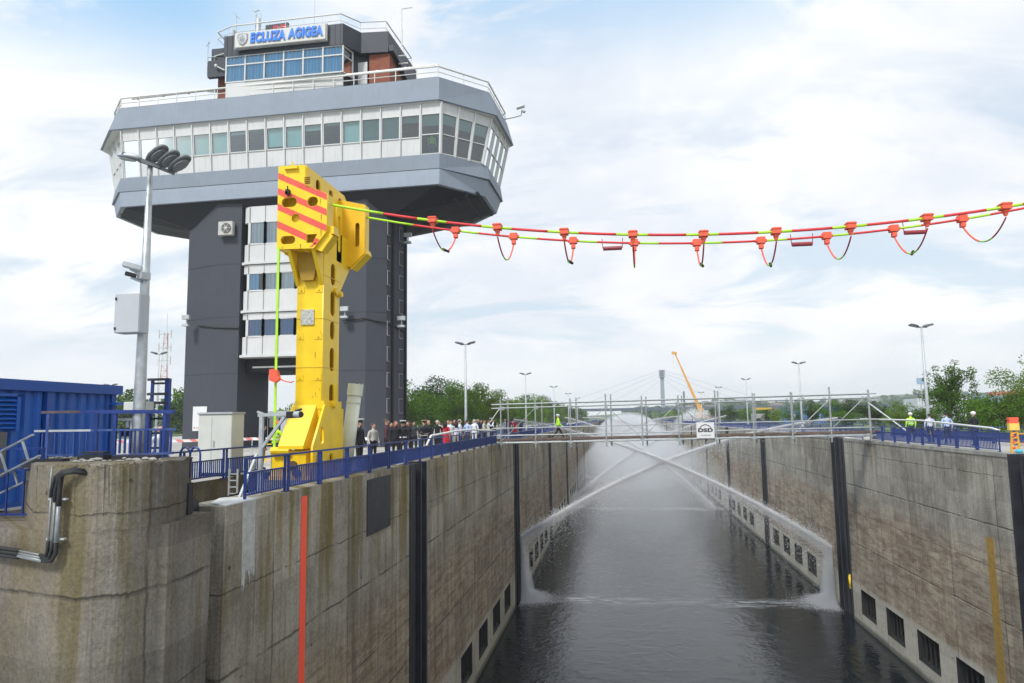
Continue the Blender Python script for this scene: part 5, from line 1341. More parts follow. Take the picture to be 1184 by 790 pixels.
def skin_body(arms, legs, lean=0.0, headturn=0.0):
    """one continuous body grown along a skeleton; facing -Y, 1.75 m tall"""
    v = []; e = []; r = []; lab = []
    def add(p, rad, par, l):
        v.append(p); r.append(rad if isinstance(rad, tuple) else (rad, rad))
        if par is not None: e.append((par, len(v) - 1)); lab.append(l)
        return len(v) - 1
    pel = add((0, 0, .96), (.155, .105), None, 2)
    ab_ = add((0, -lean * .25, 1.10), (.135, .095), pel, 1); ch = add((0, -lean * .6, 1.29), (.165, .112), ab_, 1); nk0 = add((0, -lean * .9, 1.44), (.085, .07), ch, 1)
    nk = add((0, -lean - .005, 1.51), (.052, .055), nk0, 0); hd = add((0, -lean - .015, 1.585), (.068, .078), nk, 0); hd2 = add((0, -lean - .012, 1.66), (.076, .092), hd, 0); add((0, -lean, 1.725), (.052, .06), hd2, 0)
    add((0, -lean - .118, 1.60), .014, hd2, 0)          # nose
    for s, (el, wr, hn) in zip((-1, 1), arms):
        sh = add((s * .175, -lean * .8, 1.405), (.062, .062), ch, 1)
        E1 = add(el, .045, sh, 1); W1 = add(wr, .033, E1, 1); add(hn, (.022, .038), W1, 0)
    for s, (kn, an, to) in zip((-1, 1), legs):
        hp = add((s * .09, 0, .88), (.092, .098), pel, 2); K1 = add(kn, .060, hp, 2); A1 = add(an, .046, K1, 2); add(to, (.042, .035), A1, 3)
    me = bpy.data.meshes.new('body'); me.from_pydata(v, e, []); o = bpy.data.objects.new('tmp', me); COL.objects.link(o)
    md = o.modifiers.new('s', 'SKIN'); md.use_smooth_shade = True
    for i, rr in enumerate(r): me.skin_vertices[0].data[i].radius = rr; me.skin_vertices[0].data[i].use_root = (i == 0)
    ss = o.modifiers.new('d', 'SUBSURF'); ss.levels = 1; ss.render_levels = 1
    bpy.context.view_layer.update()
    out = bpy.data.meshes.new_from_object(o.evaluated_get(bpy.context.evaluated_depsgraph_get())); bpy.data.objects.remove(o)
    segs = [(Vector(v[a]), Vector(v[b])) for a, b in e]
    bm = bmesh.new(); bm.from_mesh(out)
    for f in bm.faces:
        c = f.calc_center_median(); best = 9; L = 0
        for (a, b), l in zip(segs, lab):
            ab = b - a; t = max(0, min(1, (c - a).dot(ab) / max(ab.dot(ab), 1e-9))); dd = (c - a - ab * t).length - (.05 if l == 1 else 0)
            if dd < best: best = dd; L = l
        if L == 1 and c.z < 1.0 and abs(c.x) < .17: L = 2
        if L == 2 and c.z > 1.0: L = 1
        f.material_index = L; f.smooth = True
    # fingers, eyes and ears joined into the same mesh
    def prism_(p, q, w0, w1, mi):
        p, q = Vector(p), Vector(q); t = (q - p).normalized(); a = t.cross(Vector((0, 1, .3))).normalized(); b = t.cross(a)
        vs = [bm.verts.new(p + a * sx * w0 + b * sy * w0) for sx, sy in ((-1, -1), (1, -1), (1, 1), (-1, 1))] + [bm.verts.new(q + a * sx * w1 + b * sy * w1) for sx, sy in ((-1, -1), (1, -1), (1, 1), (-1, 1))]
        for qd in ((0, 1, 5, 4), (1, 2, 6, 5), (2, 3, 7, 6), (3, 0, 4, 7), (4, 5, 6, 7)):
            f = bm.faces.new([vs[i] for i in qd]); f.material_index = mi
    for s, (el, wr, hn) in zip((-1, 1), arms):
        h = Vector(hn); w_ = Vector(wr); d_ = (h - w_).normalized(); side = d_.cross(Vector((1, 0, 0)))
        side = side.normalized() if side.length > .1 else Vector((0, 1, 0))
        for k in range(4):
            st = h + d_ * .015 + side * (k - 1.5) * .019; mid = st + d_ * (.04 - abs(k - 1.4) * .005) + Vector((-s * .006, 0, 0)); en = mid + d_ * .03 + Vector((-s * .018, 0, 0))
            prism_(st, mid, .009, .008, 0); prism_(mid, en, .008, .006, 0)
        st = h - d_ * .02 + side * -.03; prism_(st, st + side * -.03 + d_ * .03, .011, .009, 0); prism_(st + side * -.03 + d_ * .03, st + side * -.03 + d_ * .06, .009, .007, 0)
    for s in (-1, 1):
        prism_((s * .030, -lean - .085, 1.645), (s * .030, -lean - .102, 1.645), .011, .009, 4)
        prism_((s * .070, -lean, 1.635), (s * .092, -lean + .01, 1.64), .02, .018, 0)
    prism_((0, -lean - .08, 1.572), (0, -lean - .092, 1.572), .016, .012, 5)
    bm.to_mesh(out); bm.free(); return out
hang = lambda s, f=0: ((s * .245, .02 - f * .3, 1.14), (s * .25, -.06 - f, .91), (s * .245, -.09 - f, .83))
fold = lambda s: ((s * .25, -.02, 1.14), (s * .09, -.24, 1.10), (s * .01, -.25, 1.10))
lean_ = lambda s: ((s * .26, -.12, 1.17), (s * .24, -.36, 1.06), (s * .24, -.44, 1.05))
raise_ = lambda s: ((s * .24, -.20, 1.24), (s * .10, -.32, 1.50), (s * .06, -.34, 1.58))
leg = lambda s, f=0, sp=0: ((s * (.095 + sp * .5), -.01 - f * .5, .50), (s * (.10 + sp), .02 - f, .09), (s * (.12 + sp), -.12 - f, .04))
POSE = {
    'stand': skin_body((hang(-1), hang(1)), (leg(-1), leg(1))),
    'fold': skin_body((fold(-1), fold(1)), (leg(-1, .03, .02), leg(1))),
    'lean': skin_body((lean_(-1), lean_(1)), (leg(-1), leg(1, .05)), .05),
    'photo': skin_body((raise_(-1), raise_(1)), (leg(-1, .04), leg(1))),
    'walk': skin_body((hang(-1, .22), hang(1, -.2)), (((-.095, .12, .52), (-.10, .42, .20), (-.10, .36, .10)), ((.095, -.20, .50), (.10, -.38, .10), (.11, -.52, .06)))),
}
def hat_cap(b, top, band):      # naval peaked cap
    b.mi = 0; b.tube([(0, 0, 1.70), (0, 0, 1.75)], .098, 14); b.mi = 1
    N = 16; k = len(b.v)
    for (z, rr, tl) in ((1.745, .10, 0), (1.785, .145, .0), (1.80, .135, .0)):
        for j in range(N): a = 2 * math.pi * j / N; b.v.append((rr * math.cos(a), rr * math.sin(a) * 1.1 - .01, z + (.02 if math.sin(a) < 0 else 0)))
    for i in range(2):
        for j in range(N): b.f.append((k + i * N + j, k + i * N + (j + 1) % N, k + (i + 1) * N + (j + 1) % N, k + (i + 1) * N + j)); b.m.append(1)
    b.f.append(tuple(range(k + 2 * N, k + 3 * N))); b.m.append(1)
    b.mi = 0; b.prism([(-.08, -.08), (.08, -.08), (.05, -.16), (-.05, -.16)], 1.685, 1.70)
def person(label, x, y, yaw, pose='stand', top='black', bot='black', hair='black', head='hair', h=1.75, z=0.0, group=None, skirt=None, extra=None, skin=None):
    me = POSE[pose].copy()
    while me.materials: me.materials.pop(index=0)
    for m_ in (skin or skin_m, K[top], K[bot], K['shoe'], eye_m, M('lips', (.35, .12, .10), .5)): me.materials.append(m_)
    o = bpy.data.objects.new('person', me); COL.objects.link(o); o.location = (x, y, z); o.rotation_euler = (0, 0, yaw); s_ = h / 1.75; o.scale = (s_ * 1.12, s_ * 1.12, s_)
    tag(o, label, 'person', group)
    ly = -.05 if pose == 'lean' else 0
    def child(b, name, mats):
        c = b.build(name, mats, None, smooth=name in ('hair', 'helmet')); c.parent = o
    if head in ('hair', 'long'):
        b = B(); N, RG = 12, 6; k = 0
        for i in range(RG + 1):
            a = math.pi * .56 * i / RG
            for j in range(N):
                t = 2 * math.pi * j / N; front_ = max(0, -math.sin(t)); r_ = math.sin(a)
                b.v.append((.090 * r_ * math.cos(t), (.104 * r_ * math.sin(t)) + ly + .012 + front_ * .01, 1.655 + .105 * math.cos(a) + (front_ * .055 if i == RG else 0)))
        for i in range(RG):
            for j in range(N): b.f.append((i * N + j, (i + 1) * N + j, (i + 1) * N + (j + 1) % N, i * N + (j + 1) % N)); b.m.append(0)
        if head == 'long': b.loft([[(-.09, .0), (.09, .0), (.08, .1), (-.08, .1)], [(-.105, .0), (.105, .0), (.09, .115), (-.09, .115)], [(-.08, .02), (.08, .02), (.05, .1), (-.05, .1)]], [1.35, 1.55, 1.72])
        child(b, 'hair', HAIR[hair])
    elif head == 'helmet':
        b = B(); b.ball((0, ly, 1.685), .104, .122, .10, 14, 8); b.loft([[(.115 * math.cos(a), .140 * math.sin(a) - .01) for a in [2 * math.pi * j / 14 for j in range(14)]]] * 2, [1.69, 1.705]); child(b, 'helmet', M('helmet_white', (.82, .82, .80), .35))
    elif head == 'cap':
        b = B(); hat_cap(b, 0, 0); child(b, 'cap', [K['black'], M('cap_white', (.8, .8, .78), .6)])
    elif head == 'khakicap':
        b = B(); hat_cap(b, 0, 0); child(b, 'cap', [K['black'], M('cap_khaki', (.42, .34, .22), .7)])
    elif head == 'redhelmet':
        b = B(); b.ball((0, ly, 1.69), .12, .135, .105, 14, 8); child(b, 'helmet', orange_m)
    if skirt:
        b = B(); N = 14
        rg = [[(rx * math.cos(2 * math.pi * j / N), rx * .8 * math.sin(2 * math.pi * j / N)) for j in range(N)] for rx in (.26, .21, .165)]
        b.loft(rg, [.45, .8, 1.06]); child(b, 'skirt', K[skirt])
    if extra == 'bands':
        b = B(); N = 14
        for z_ in (1.12, 1.26):
            rg = [(.186 * math.cos(2 * math.pi * j / N), .135 * math.sin(2 * math.pi * j / N) + ly * .5) for j in range(N)]; b.loft([rg, rg], [z_ - .025, z_ + .025], cap=False)
        child(b, 'reflective_band', reflect_m)
    if extra == 'phone':
        b = B(); b.box(-.08, .08, -.40, -.385, 1.56, 1.66); child(b, 'phone', K['black'])
    if extra == 'belt':
        b = B(); N = 14; rg = [(.165 * math.cos(2 * math.pi * j / N), .118 * math.sin(2 * math.pi * j / N)) for j in range(N)]; b.loft([rg, rg], [1.0, 1.05], cap=False); child(b, 'white_belt', K['white'])
    return o
P2 = math.pi
# (label, x, y, yaw, pose, top, trousers, hair, head, height, skirt, extra)
crowd = [
 ('naval officer alone left of the crowd in black uniform and white peaked cap', -9.9, 26.6, R(75), 'stand', 'black', 'black', 'black', 'cap', 1.80, None, None),
 ('short guest in a light grey jacket seen behind the tall maroon suit', -10.4, 29.6, R(60), 'stand', 'beige', 'black', 'brown', 'hair', 1.68, None, None),
 ('tall guest in a maroon brown suit at the left end of the crowd', -9.75, 29.4, R(110), 'stand', 'maroon', 'black', 'brown', 'hair', 1.86, None, None),
 ('woman with long ginger hair and black clothes beside the maroon suit', -9.9, 31.2, R(30), 'stand', 'black', 'black', 'ginger', 'long', 1.76, None, None),
 ('naval officer in a white peaked cap between two long haired women', -9.9, 32.3, R(10), 'stand', 'black', 'black', 'black', 'cap', 1.72, None, 'belt'),
 ('brown haired woman in a black jacket right of the capped officer', -9.95, 33.3, R(-20), 'fold', 'black', 'black', 'brown', 'long', 1.74, None, None),
 ('dark haired man in a dark coat standing back in shade before the trees', -10.8, 37.2, R(20), 'stand', 'charcoal', 'black', 'black', 'hair', 1.72, None, None),
 ('soldier in a khaki topped cap and dark uniform with white belt', -9.8, 35.6, R(40), 'fold', 'black', 'black', 'brown', 'khakicap', 1.72, None, 'belt'),
 ('bald man in a black uniform beside the khaki cap', -9.7, 36.4, R(-60), 'lean', 'black', 'black', 'grey', 'none', 1.80, None, None),
 ('grey haired man in a black suit left of the red dress', -9.8, 38.3, R(30), 'stand', 'black', 'black', 'grey', 'hair', 1.76, None, None),
 ('black haired woman in a bright red dress', -9.6, 39.4, R(160), 'stand', 'red', 'red', 'black', 'long', 1.70, 'red', None),
 ('second woman in red with a wine skirt close behind the red dress', -9.75, 40.1, R(120), 'fold', 'red', 'wine', 'black', 'long', 1.69, 'wine', None),
 ('guest in a white shirt right of the women in red', -9.7, 41.0, R(40), 'stand', 'white', 'beige', 'brown', 'hair', 1.74, None, None),
 ('woman with long black hair over a lilac white blouse', -9.55, 41.9, R(190), 'stand', 'lilac', 'grey', 'black', 'long', 1.68, None, None),
 ('brown haired woman in a black cardigan behind the white blouse', -9.95, 43.1, R(20), 'fold', 'black', 'black', 'brown', 'long', 1.80, None, None),
 ('white haired man in a navy suit', -9.85, 44.2, R(70), 'stand', 'navy', 'navy', 'grey', 'hair', 1.79, None, None),
 ('man in a pale blue shirt by the tall lamp post in the crowd', -9.6, 45.3, R(150), 'stand', 'lightblue', 'charcoal', 'black', 'hair', 1.76, None, None),
 ('woman in a dark dress right of the pale blue shirt', -9.9, 46.4, R(60), 'stand', 'charcoal', 'black', 'brown', 'long', 1.68, 'black', None),
 ('white haired guest in a long white shirt', -9.6, 47.6, R(170), 'stand', 'white', 'white', 'grey', 'hair', 1.77, None, None),
 ('man in a grey jacket right of the long white shirt', -9.9, 48.6, R(30), 'stand', 'grey', 'charcoal', 'brown', 'hair', 1.72, None, None),
 ('man in a navy blazer with fair hair near the footbridge', -9.8, 49.9, R(60), 'fold', 'navy', 'charcoal', 'blond', 'hair', 1.78, None, None),
 ('dark haired man in a navy coat near the footbridge', -9.9, 51.6, R(20), 'stand', 'navy', 'navy', 'black', 'hair', 1.74, None, None),
 ('guest in a white blouse raising a phone near the footbridge', -9.6, 52.9, R(110), 'photo', 'white', 'grey', 'brown', 'hair', 1.72, None, 'phone'),
 ('black clad guard holding a slanted white pole at the end of the footbridge', -9.8, 55.2, R(40), 'photo', 'black', 'black', 'black', 'cap', 1.80, None, None),
 ('short dark haired guest between the officer and the bald man', -10.6, 34.6, R(-10), 'stand', 'black', 'black', 'black', 'hair', 1.66, None, None),
 ('guest in a beige coat in the second row behind the red dress', -10.7, 42.3, R(10), 'stand', 'beige', 'black', 'black', 'hair', 1.74, None, None),
 ('guest in a white shirt in the second row behind the navy suit', -10.8, 46.7, R(10), 'stand', 'white', 'navy', 'black', 'hair', 1.76, None, None),
 ('guest in a black suit in the second row near the footbridge', -10.9, 51.0, R(10), 'stand', 'black', 'black', 'blond', 'hair', 1.80, None, None),
 ('guest in a grey suit in the second row behind the man in the grey jacket', -10.8, 48.0, R(15), 'stand', 'grey', 'grey', 'black', 'hair', 1.78, None, None),
 ('guest in a lilac blouse in the second row behind the woman in the cardigan', -10.7, 44.6, R(-15), 'stand', 'lilac', 'black', 'blond', 'long', 1.72, None, None),
 ('guest in a white shirt squeezed between the lilac blouse and the cardigan', -9.5, 42.6, R(80), 'fold', 'white', 'navy', 'black', 'hair', 1.74, None, None),
 ('guest in a charcoal suit in the second row behind the khaki cap', -10.7, 38.8, R(5), 'stand', 'charcoal', 'black', 'black', 'hair', 1.78, None, None),
 ('woman in a black coat in the second row behind the ginger woman', -10.7, 33.0, R(25), 'stand', 'black', 'black', 'black', 'long', 1.70, None, None),
 ('guest in a beige jacket leaning on the rail near the navy blazer', -9.3, 49.3, R(80), 'lean', 'beige', 'charcoal', 'brown', 'hair', 1.74, None, None),
 ('guest in a light blue shirt in the second row behind the raised phone', -10.7, 53.6, R(10), 'stand', 'lightblue', 'navy', 'black', 'hair', 1.78, None, None),
 ('spectator in a wine red jacket beyond the footbridge on the left bank', -10.3, 68, R(20), 'stand', 'wine', 'black', 'brown', 'hair', 1.80, None, None),
 ('spectator in a pale pink lilac top beyond the footbridge, leftmost of that group', -10.4, 66, R(-20), 'stand', 'lilac', 'jeans', 'grey', 'hair', 1.74, None, None),
 ('spectator in a red dress beyond the footbridge', -10.2, 71, R(0), 'stand', 'red', 'red', 'black', 'long', 1.72, 'red', None),
 ('spectator in a navy jacket farthest along beyond the footbridge', -10.3, 76, R(30), 'stand', 'navy', 'black', 'black', 'hair', 1.76, None, None),
 ('spectator in a white shirt between the red dress and the navy jacket beyond the footbridge', -10.6, 73, R(-30), 'stand', 'white', 'black', 'brown', 'hair', 1.78, None, None),
]
for c_ in crowd:
    o = person(c_[0], c_[1], c_[2], c_[3], c_[4], c_[5], c_[6], c_[7], c_[8], c_[9], 0, 'spectators along the left railing' if c_[2] > 28 else None, c_[10], c_[11])
b_ = B(); b_.tube([(-10.0, 54.9, 1.3), (-8.9, 54.6, 2.75)], .035, 6); tag(b_.build('pole', whitetube_m), 'slanted white pole held up by the guard at the footbridge end', 'pole')
person('worker in lime jacket and white helmet striding across the footbridge', -4.2, 50.85, R(100), 'walk', 'lime', 'black', 'black', 'helmet', 1.80, .24, None, None, None)
person('worker in a lime vest and white helmet standing on the right bank', 18.3, 48.4, R(185), 'stand', 'lime', 'navy', 'black', 'helmet', 1.80, 0, None, None, 'bands')
person('man in a lilac shirt half hidden behind the right bank lamp post', 18.45, 46.0, R(170), 'stand', 'lilac', 'navy', 'black', 'hair', 1.74, 0)
person('man in a light blue shirt and dark trousers seen from behind on the right bank', 18.55, 44.0, R(178), 'stand', 'lightblue', 'navy', 'black', 'hair', 1.78, 0)
person('man in black with a white helmet near the rescue box on the right bank', 18.7, 41.2, R(200), 'fold', 'black', 'navy', 'black', 'helmet', 1.80, 0)
person('man in a white shirt with a red face behind the battered pier railing', -13.1, 19.0, R(70), 'stand', 'white', 'charcoal', 'grey', 'none', 1.74, 0, skin=M('skin_ruddy', (.6, .28, .22), .6))
person('worker in a lime jacket and red helmet left of the yellow post foot', -12.50, 24.9, R(150), 'lean', 'lime', 'charcoal', 'black', 'redhelmet', 1.80, 0, extra='bands')
person('man in dark clothes left of the worker in the red helmet', -13.35, 25.6, R(120), 'stand', 'black', 'charcoal', 'black', 'hair', 1.70, 0)
person('operator in a lime green jacket at the corner window of the tower cab', -12.3, 46.75, R(20), 'stand', 'lime', 'jeans', 'black', 'hair', 1.75, 20.0)

# ------------------------------------------------------------------ street lamps along both banks
def make_lamp(name, label, heads, H=7.0):
    t = thing(name, label, 'street lamp', (0, 0, 0))
    b = B(); b.tube([(0, 0, 0), (0, 0, 2.2), (0, 0, H)], [.11, .095, .055], 12); b.build('pole', galv2, t, smooth=True)
    b = B(); b.box(-.17, .17, -.17, .17, 0, .03); b.box(-.09, .09, -.12, -.1, .5, 1.0); b.build('base_plate', galv2, t)
    b = B(); b.bar((-.35, 0, H), (.35, 0, H), .06); b.build('crossbar', lampgrey, t)
    for (x, yaw, tl) in heads:
        hb, gb_ = lamp_head((x, 0, H + .02), yaw, R(14), .62, .28, .10); o = hb.build('lamp_head', lampgrey, t, smooth=True); gb_.build('lens', lampglass, o)
    return t
LA = make_lamp('street_lamp', '', [(.15, R(-8), 0), (-.15, R(188), 0), (.12, R(28), 0), (-.12, R(150), 0)])
index_kids()
lampspots = [(-10.4, 48.6, 0, 'tall lamp post rising behind the crowd by the left railing'), (-10.7, 84, 0, 'lamp post seen through the scaffold left of the lime clad walker'), (-10.6, 121, 0, 'third lamp post along the left bank, right behind the walker on the footbridge'),
 (-10.6, 157, 0, 'fourth lamp post along the left bank, small in the distance'), (-10.6, 193, 0, 'farthest small lamp post along the left bank'),
 (18.55, 46.4, .2, 'tall lamp post on the right bank beside the man in the lilac shirt'), (18.6, 76.6, .2, 'second lamp post along the right bank, seen through the scaffold'), (18.8, 108.5, .1, 'third lamp post along the right bank, left of the blue containers'),
 (18.9, 138, .1, 'fourth lamp post along the right bank, near the foot of the crane boom'), (18.9, 166, 0, 'farthest small lamp post along the right bank'),
 (-57, 82, .3, 'thin lamp post left of the tower, before the red and white radio mast'), (-62, 80, -3.3, 'lamp post whose two heads just show above the blue container roof'), (-35, 170, .2, 'distant lamp post behind the green trees left of the footbridge'), (16.5 + 8, 72, -4.9, '')]
for i, (x, y, rz, lab) in enumerate(lampspots):
    if not lab: continue
    o = LA if i == 0 else copy_tree(LA)
    o.location = (x, y, 0); o.rotation_euler = (0, 0, rz if abs(rz) < 3 else 0); o['label'] = lab; o['group'] = 'street lamps along the lock'
    if i == 10: o.scale = (1.35, 1.35, 1.5)
    if i == 11: o.scale = (1.2, 1.2, .94)
# small extra lamp arm on the right bank post
b_ = B(); b_.tube([(18.4, 46.3, 2.85), (17.7, 46.1, 2.95)], .03, 6); b_.build('side_arm', lampgrey, [o for o in bpy.data.objects if o.get('label') == lampspots[5][3]][0])

# ------------------------------------------------------------------ trees
def leaf_mat(name, c1, c2):
    m, g, b = new_mat(name); oi = g.n('ShaderNodeObjectInfo'); ge = g.n('ShaderNodeNewGeometry')
    tc = g.n('ShaderNodeTexCoord'); n = g.noise(tc.outputs['Object'], .8, 4, .6)
    f = g.math('ADD', g.math('MULTIPLY', ge.outputs['Random Per Island'], .55), g.math('MULTIPLY', n, .6), clamp=True)
    c = g.mix(f, c1, c2); hs = g.n('ShaderNodeHueSaturation'); hs.inputs['Saturation'].default_value = 1.0
    g.set(hs.inputs['Value'], g.math('ADD', .8, g.math('MULTIPLY', oi.outputs['Random'], .4))); g.set(hs.inputs['Color'], c)
    g.set(b.inputs['Base Color'], hs.outputs[0]); b.inputs['Roughness'].default_value = .85; b.inputs['Specular IOR Level'].default_value = .08
    nt = m.node_tree; tl = g.n('ShaderNodeBsdfTranslucent'); g.set(tl.inputs[0], hs.outputs[0])
    mx = g.n('ShaderNodeMixShader', i_0=.3); nt.links.new(b.outputs[0], mx.inputs[1]); nt.links.new(tl.outputs[0], mx.inputs[2]); nt.links.new(mx.outputs[0], nt.nodes['Material Output'].inputs[0])
    return m
leafA = leaf_mat('leaves_mid', (.035, .085, .012, 1), (.13, .24, .03, 1))
leafB = leaf_mat('leaves_fresh', (.06, .12, .015, 1), (.20, .30, .05, 1))
leafC = leaf_mat('leaves_dark', (.022, .05, .014, 1), (.075, .13, .03, 1))
bark_m = M('bark', (.09, .07, .05), .9, var=.35, scale=4, bump=.4)
def make_tree(seed, H, Wd, nl, lsz, mat, kind='round', low=.12):
    rng = np.random.RandomState(seed); t = thing('tree', '', 'tree', (0, 0, 0))
    b = B(); cl = []
    b.tube([(0, 0, 0), (rng.uniform(-.05, .05) * H, rng.uniform(-.05, .05) * H, H * .45), (rng.uniform(-.06, .06) * H, 0, H * .85)], [H * .028, H * .02, H * .006], 8)
    nlimb = 13 if kind == 'round' else 9
    for k in range(nlimb):
        a = rng.uniform(0, 2 * math.pi); z0 = H * rng.uniform(.12, .55); 
        if kind == 'poplar': R_ = Wd * rng.uniform(.1, .42); z1 = min(z0 + H * rng.uniform(.3, .6), H * 1.0)
        else: R_ = Wd * rng.uniform(.25, .48); z1 = z0 + H * rng.uniform(.10, .42)
        e = (R_ * math.cos(a), R_ * math.sin(a), z1); m_ = (e[0] * .45, e[1] * .45, z0 + (z1 - z0) * .65)
        b.tube([(0, 0, z0), m_, e], [H * .012, H * .008, H * .003], 5)
        cl += [e, m_, ((e[0] + m_[0]) / 2, (e[1] + m_[1]) / 2, (e[2] + m_[2]) / 2)]
    b.build('trunk', bark_m, t)
    cc = np.array(cl + [(0, 0, H * .9), (0, 0, H * .7), (0, 0, H * .5)])
    extra = []
    for k in range(16 if kind == 'round' else 10):
        a = rng.uniform(0, 2 * math.pi); zz = rng.uniform(low, .95); prof = math.sin(math.pi * min(max((zz - low + .12) / (1.1 - low), 0), 1)) ** .6
        rr = Wd * .5 * prof * rng.uniform(.3, 1.0); extra.append((rr * math.cos(a), rr * math.sin(a), H * zz))
    if kind == 'poplar':
        extra = [(rng.uniform(-.35, .35) * Wd, rng.uniform(-.35, .35) * Wd, H * rng.uniform(low, .62)) for _ in range(18)]
        for (dx, dy, top) in ((-.38, .0, .84), (-.12, .1, .93), (.02, -.1, 1.0), (.16, .1, .80), (.42, 0, .90)):
            for k in range(6): extra.append((dx * Wd + rng.uniform(-.03, .03) * Wd, dy * Wd, H * (.45 + (top - .45) * k / 5)))
        b2 = None
    cc = np.concatenate([cc, np.array(extra)]); rad = rng.uniform(.10, .20, len(cc)) * Wd
    if kind == 'poplar': rad = rng.uniform(.06, .11, len(cc)) * Wd; rad[len(cl):len(cl) + 21] *= 1.7
    w_ = rad ** 2; idx = rng.choice(len(cc), nl, p=w_ / w_.sum())
    d = rng.normal(size=(nl, 3)); d /= np.linalg.norm(d, axis=1)[:, None]; u = rng.uniform(.35, 1.08, nl) ** .7
    P = cc[idx] + d * (rad[idx] * u)[:, None] * np.array([1, 1, .8]); P[:, 2] = np.maximum(P[:, 2], H * .04)
    n = rng.normal(size=(nl, 3)) + np.array([0, 0, .7]); n /= np.linalg.norm(n, axis=1)[:, None]
    a = np.cross(n, rng.normal(size=(nl, 3))); a /= np.linalg.norm(a, axis=1)[:, None]; bb = np.cross(n, a)
    s = rng.uniform(.6, 1.3, nl)[:, None] * lsz
    V = np.stack([P - a * s, P - bb * s * .55, P + a * s, P + bb * s * .55], 1).reshape(-1, 3)
    np_mesh('crown', V, np.arange(nl * 4).reshape(-1, 4), [mat], parent=t)
    return t
protos = {
 'bushy': make_tree(1, 7.5, 7.5, 6500, .13, leafA), 'fresh': make_tree(2, 6.5, 6.5, 6500, .13, leafB), 'dark': make_tree(3, 7, 7, 6500, .13, leafC),
 'tall': make_tree(5, 7.2, 6.4, 9000, .11, leafA, 'poplar'), 'broad': make_tree(8, 8.5, 8.5, 15000, .11, leafB, low=.05), 'shrub': make_tree(9, 3.2, 4.4, 3800, .10, leafA, low=.02), 'far': make_tree(12, 7, 8, 1500, .32, leafC, low=.02), 'farfresh': make_tree(13, 7, 8, 1500, .32, leafA, low=.02)}
index_kids(); used = set()
def tree(kind, x, y, s, rz, label, group, sz=1.0, z=0):
    o = protos[kind] if kind not in used else copy_tree(protos[kind]); used.add(kind)
    o.location = (x, y, z); o.rotation_euler = (0, 0, rz); o.scale = (s, s, s * sz); tag(o, label, 'tree', group); return o
random.seed(21)
# behind the crowd, left bank
LB = [('bushy', -27.5, 92, 1.0, 'dark green tree close beside the right leg of the tower'), ('dark', -25.2, 99, 1.12, 'tall bushy tree behind the capped officers'), ('bushy', -22.0, 92, .93, 'rounded green tree behind the bald man in the crowd'),
 ('bushy', -19.8, 88, .85, 'loose topped tree left of the tall lamp post in the crowd'), ('fresh', -18.0, 93, .95, 'leafy tree right behind the tall lamp post in the crowd'), ('fresh', -15.8, 92, .82, 'lower light green tree behind the pale shirts'),
 ('bushy', -15.0, 105, .62, 'low green tree sloping down towards the footbridge end'), ('fresh', -17.5, 118, .75, 'green tree seen through the leftmost scaffold bay'), ('bushy', -17.0, 128, .82, 'green tree between the first scaffold bays'),
 ('dark', -17.5, 136, .9, 'dark tree behind the lamp post in the scaffold'), ('fresh', -16.5, 150, .9, 'bright green tree behind the walking worker'), ('dark', -17, 165, 1.0, 'dark rounded tree right of the walking worker'),
 ('bushy', -16.0, 185, .8, 'small dark tree before the distant bridge deck'), ('fresh', -15.5, 205, .6, 'low tree at the left end of the distant bridge deck')]
for k, (kd, x, y, s, lab) in enumerate(LB): tree(kd, x, y, s, k * 1.3, lab, 'trees along the left bank')
for k in range(9):
    x, y = -20.5 - 2.6 * k, 108 + 4 * (k % 3); tree(random.choice(['far', 'farfresh']), x, y, .85, k * 2.0, 'second row tree filling in behind the crowd left of the footbridge', 'second row trees behind the crowd')
# far left, between container and tower
FL = [(-88, 120, 1.1, 'tree just right of the blue container roof'), (-82, 125, 1.15, 'tree behind the near lamp post box'), (-77, 118, .95, 'tree behind the blue ladder frame'), (-74, 130, 1.05, 'tree between the ladder frame and the tower'), (-70, 122, .85, 'tree touching the left leg of the tower'), (-98, 130, 1.1, 'tree hidden mostly by the blue container')]
for k, (x, y, s, lab) in enumerate(FL): tree('farfresh' if k % 2 else 'far', x, y, s, k * 1.7, lab, 'trees left of the tower')
for k, x in enumerate((-52, -47, -42)): tree('farfresh', x, 112, .7, k, ['small tree seen between the tower legs, left', 'small tree seen between the tower legs, middle', 'small tree seen between the tower legs beside the yellow post'][k], 'trees seen between the tower legs')
# right bank
tree('tall', 27.4, 64, .82, .3, 'tree with upright pointed tops right of the tall right bank lamp post', 'trees on the right bank')
RB_ = [('broad', 31.3, 58.5, .72, 2.0, 'big leafy tree at the right edge of the picture'), ('broad', 27.6, 52, .52, .5, 'broad light green tree behind the rescue box'), ('shrub', 24.4, 62, 1.0, 1, 'green bush behind the worker in the lime vest'), ('fresh', 25.5, 70, .62, 2, 'bright green bush left of the pointed tree'),
 ('shrub', 25.2, 53, .9, 3, 'low bush behind the man in the light blue shirt'), ('shrub', 26.0, 48, .9, 4, 'low bush behind the man in black'), ('dark', 26.5, 80, .66, 5, 'dark round tree right of the scaffold end'),
 ('dark', 27.5, 90, .74, 1, 'dark green tree behind the last scaffold bay'), ('bushy', 27.5, 98, .76, 2, 'dark green tree behind the second last scaffold bay'), ('dark', 27.5, 108, .80, 3, 'mid green tree behind the third last scaffold bay'), ('bushy', 27.0, 117, .72, 4, 'mid green tree right of the blue containers'),
 ('shrub', 30.0, 66, 1.3, 2, 'low bush between the pointed tree and the big leafy tree'), ('shrub', 26, 88, 1.0, 0, 'low shrub under the dark trees at the scaffold end'), ('fresh', 26.5, 126, .6, 1, 'lower green tree right above the blue containers')]
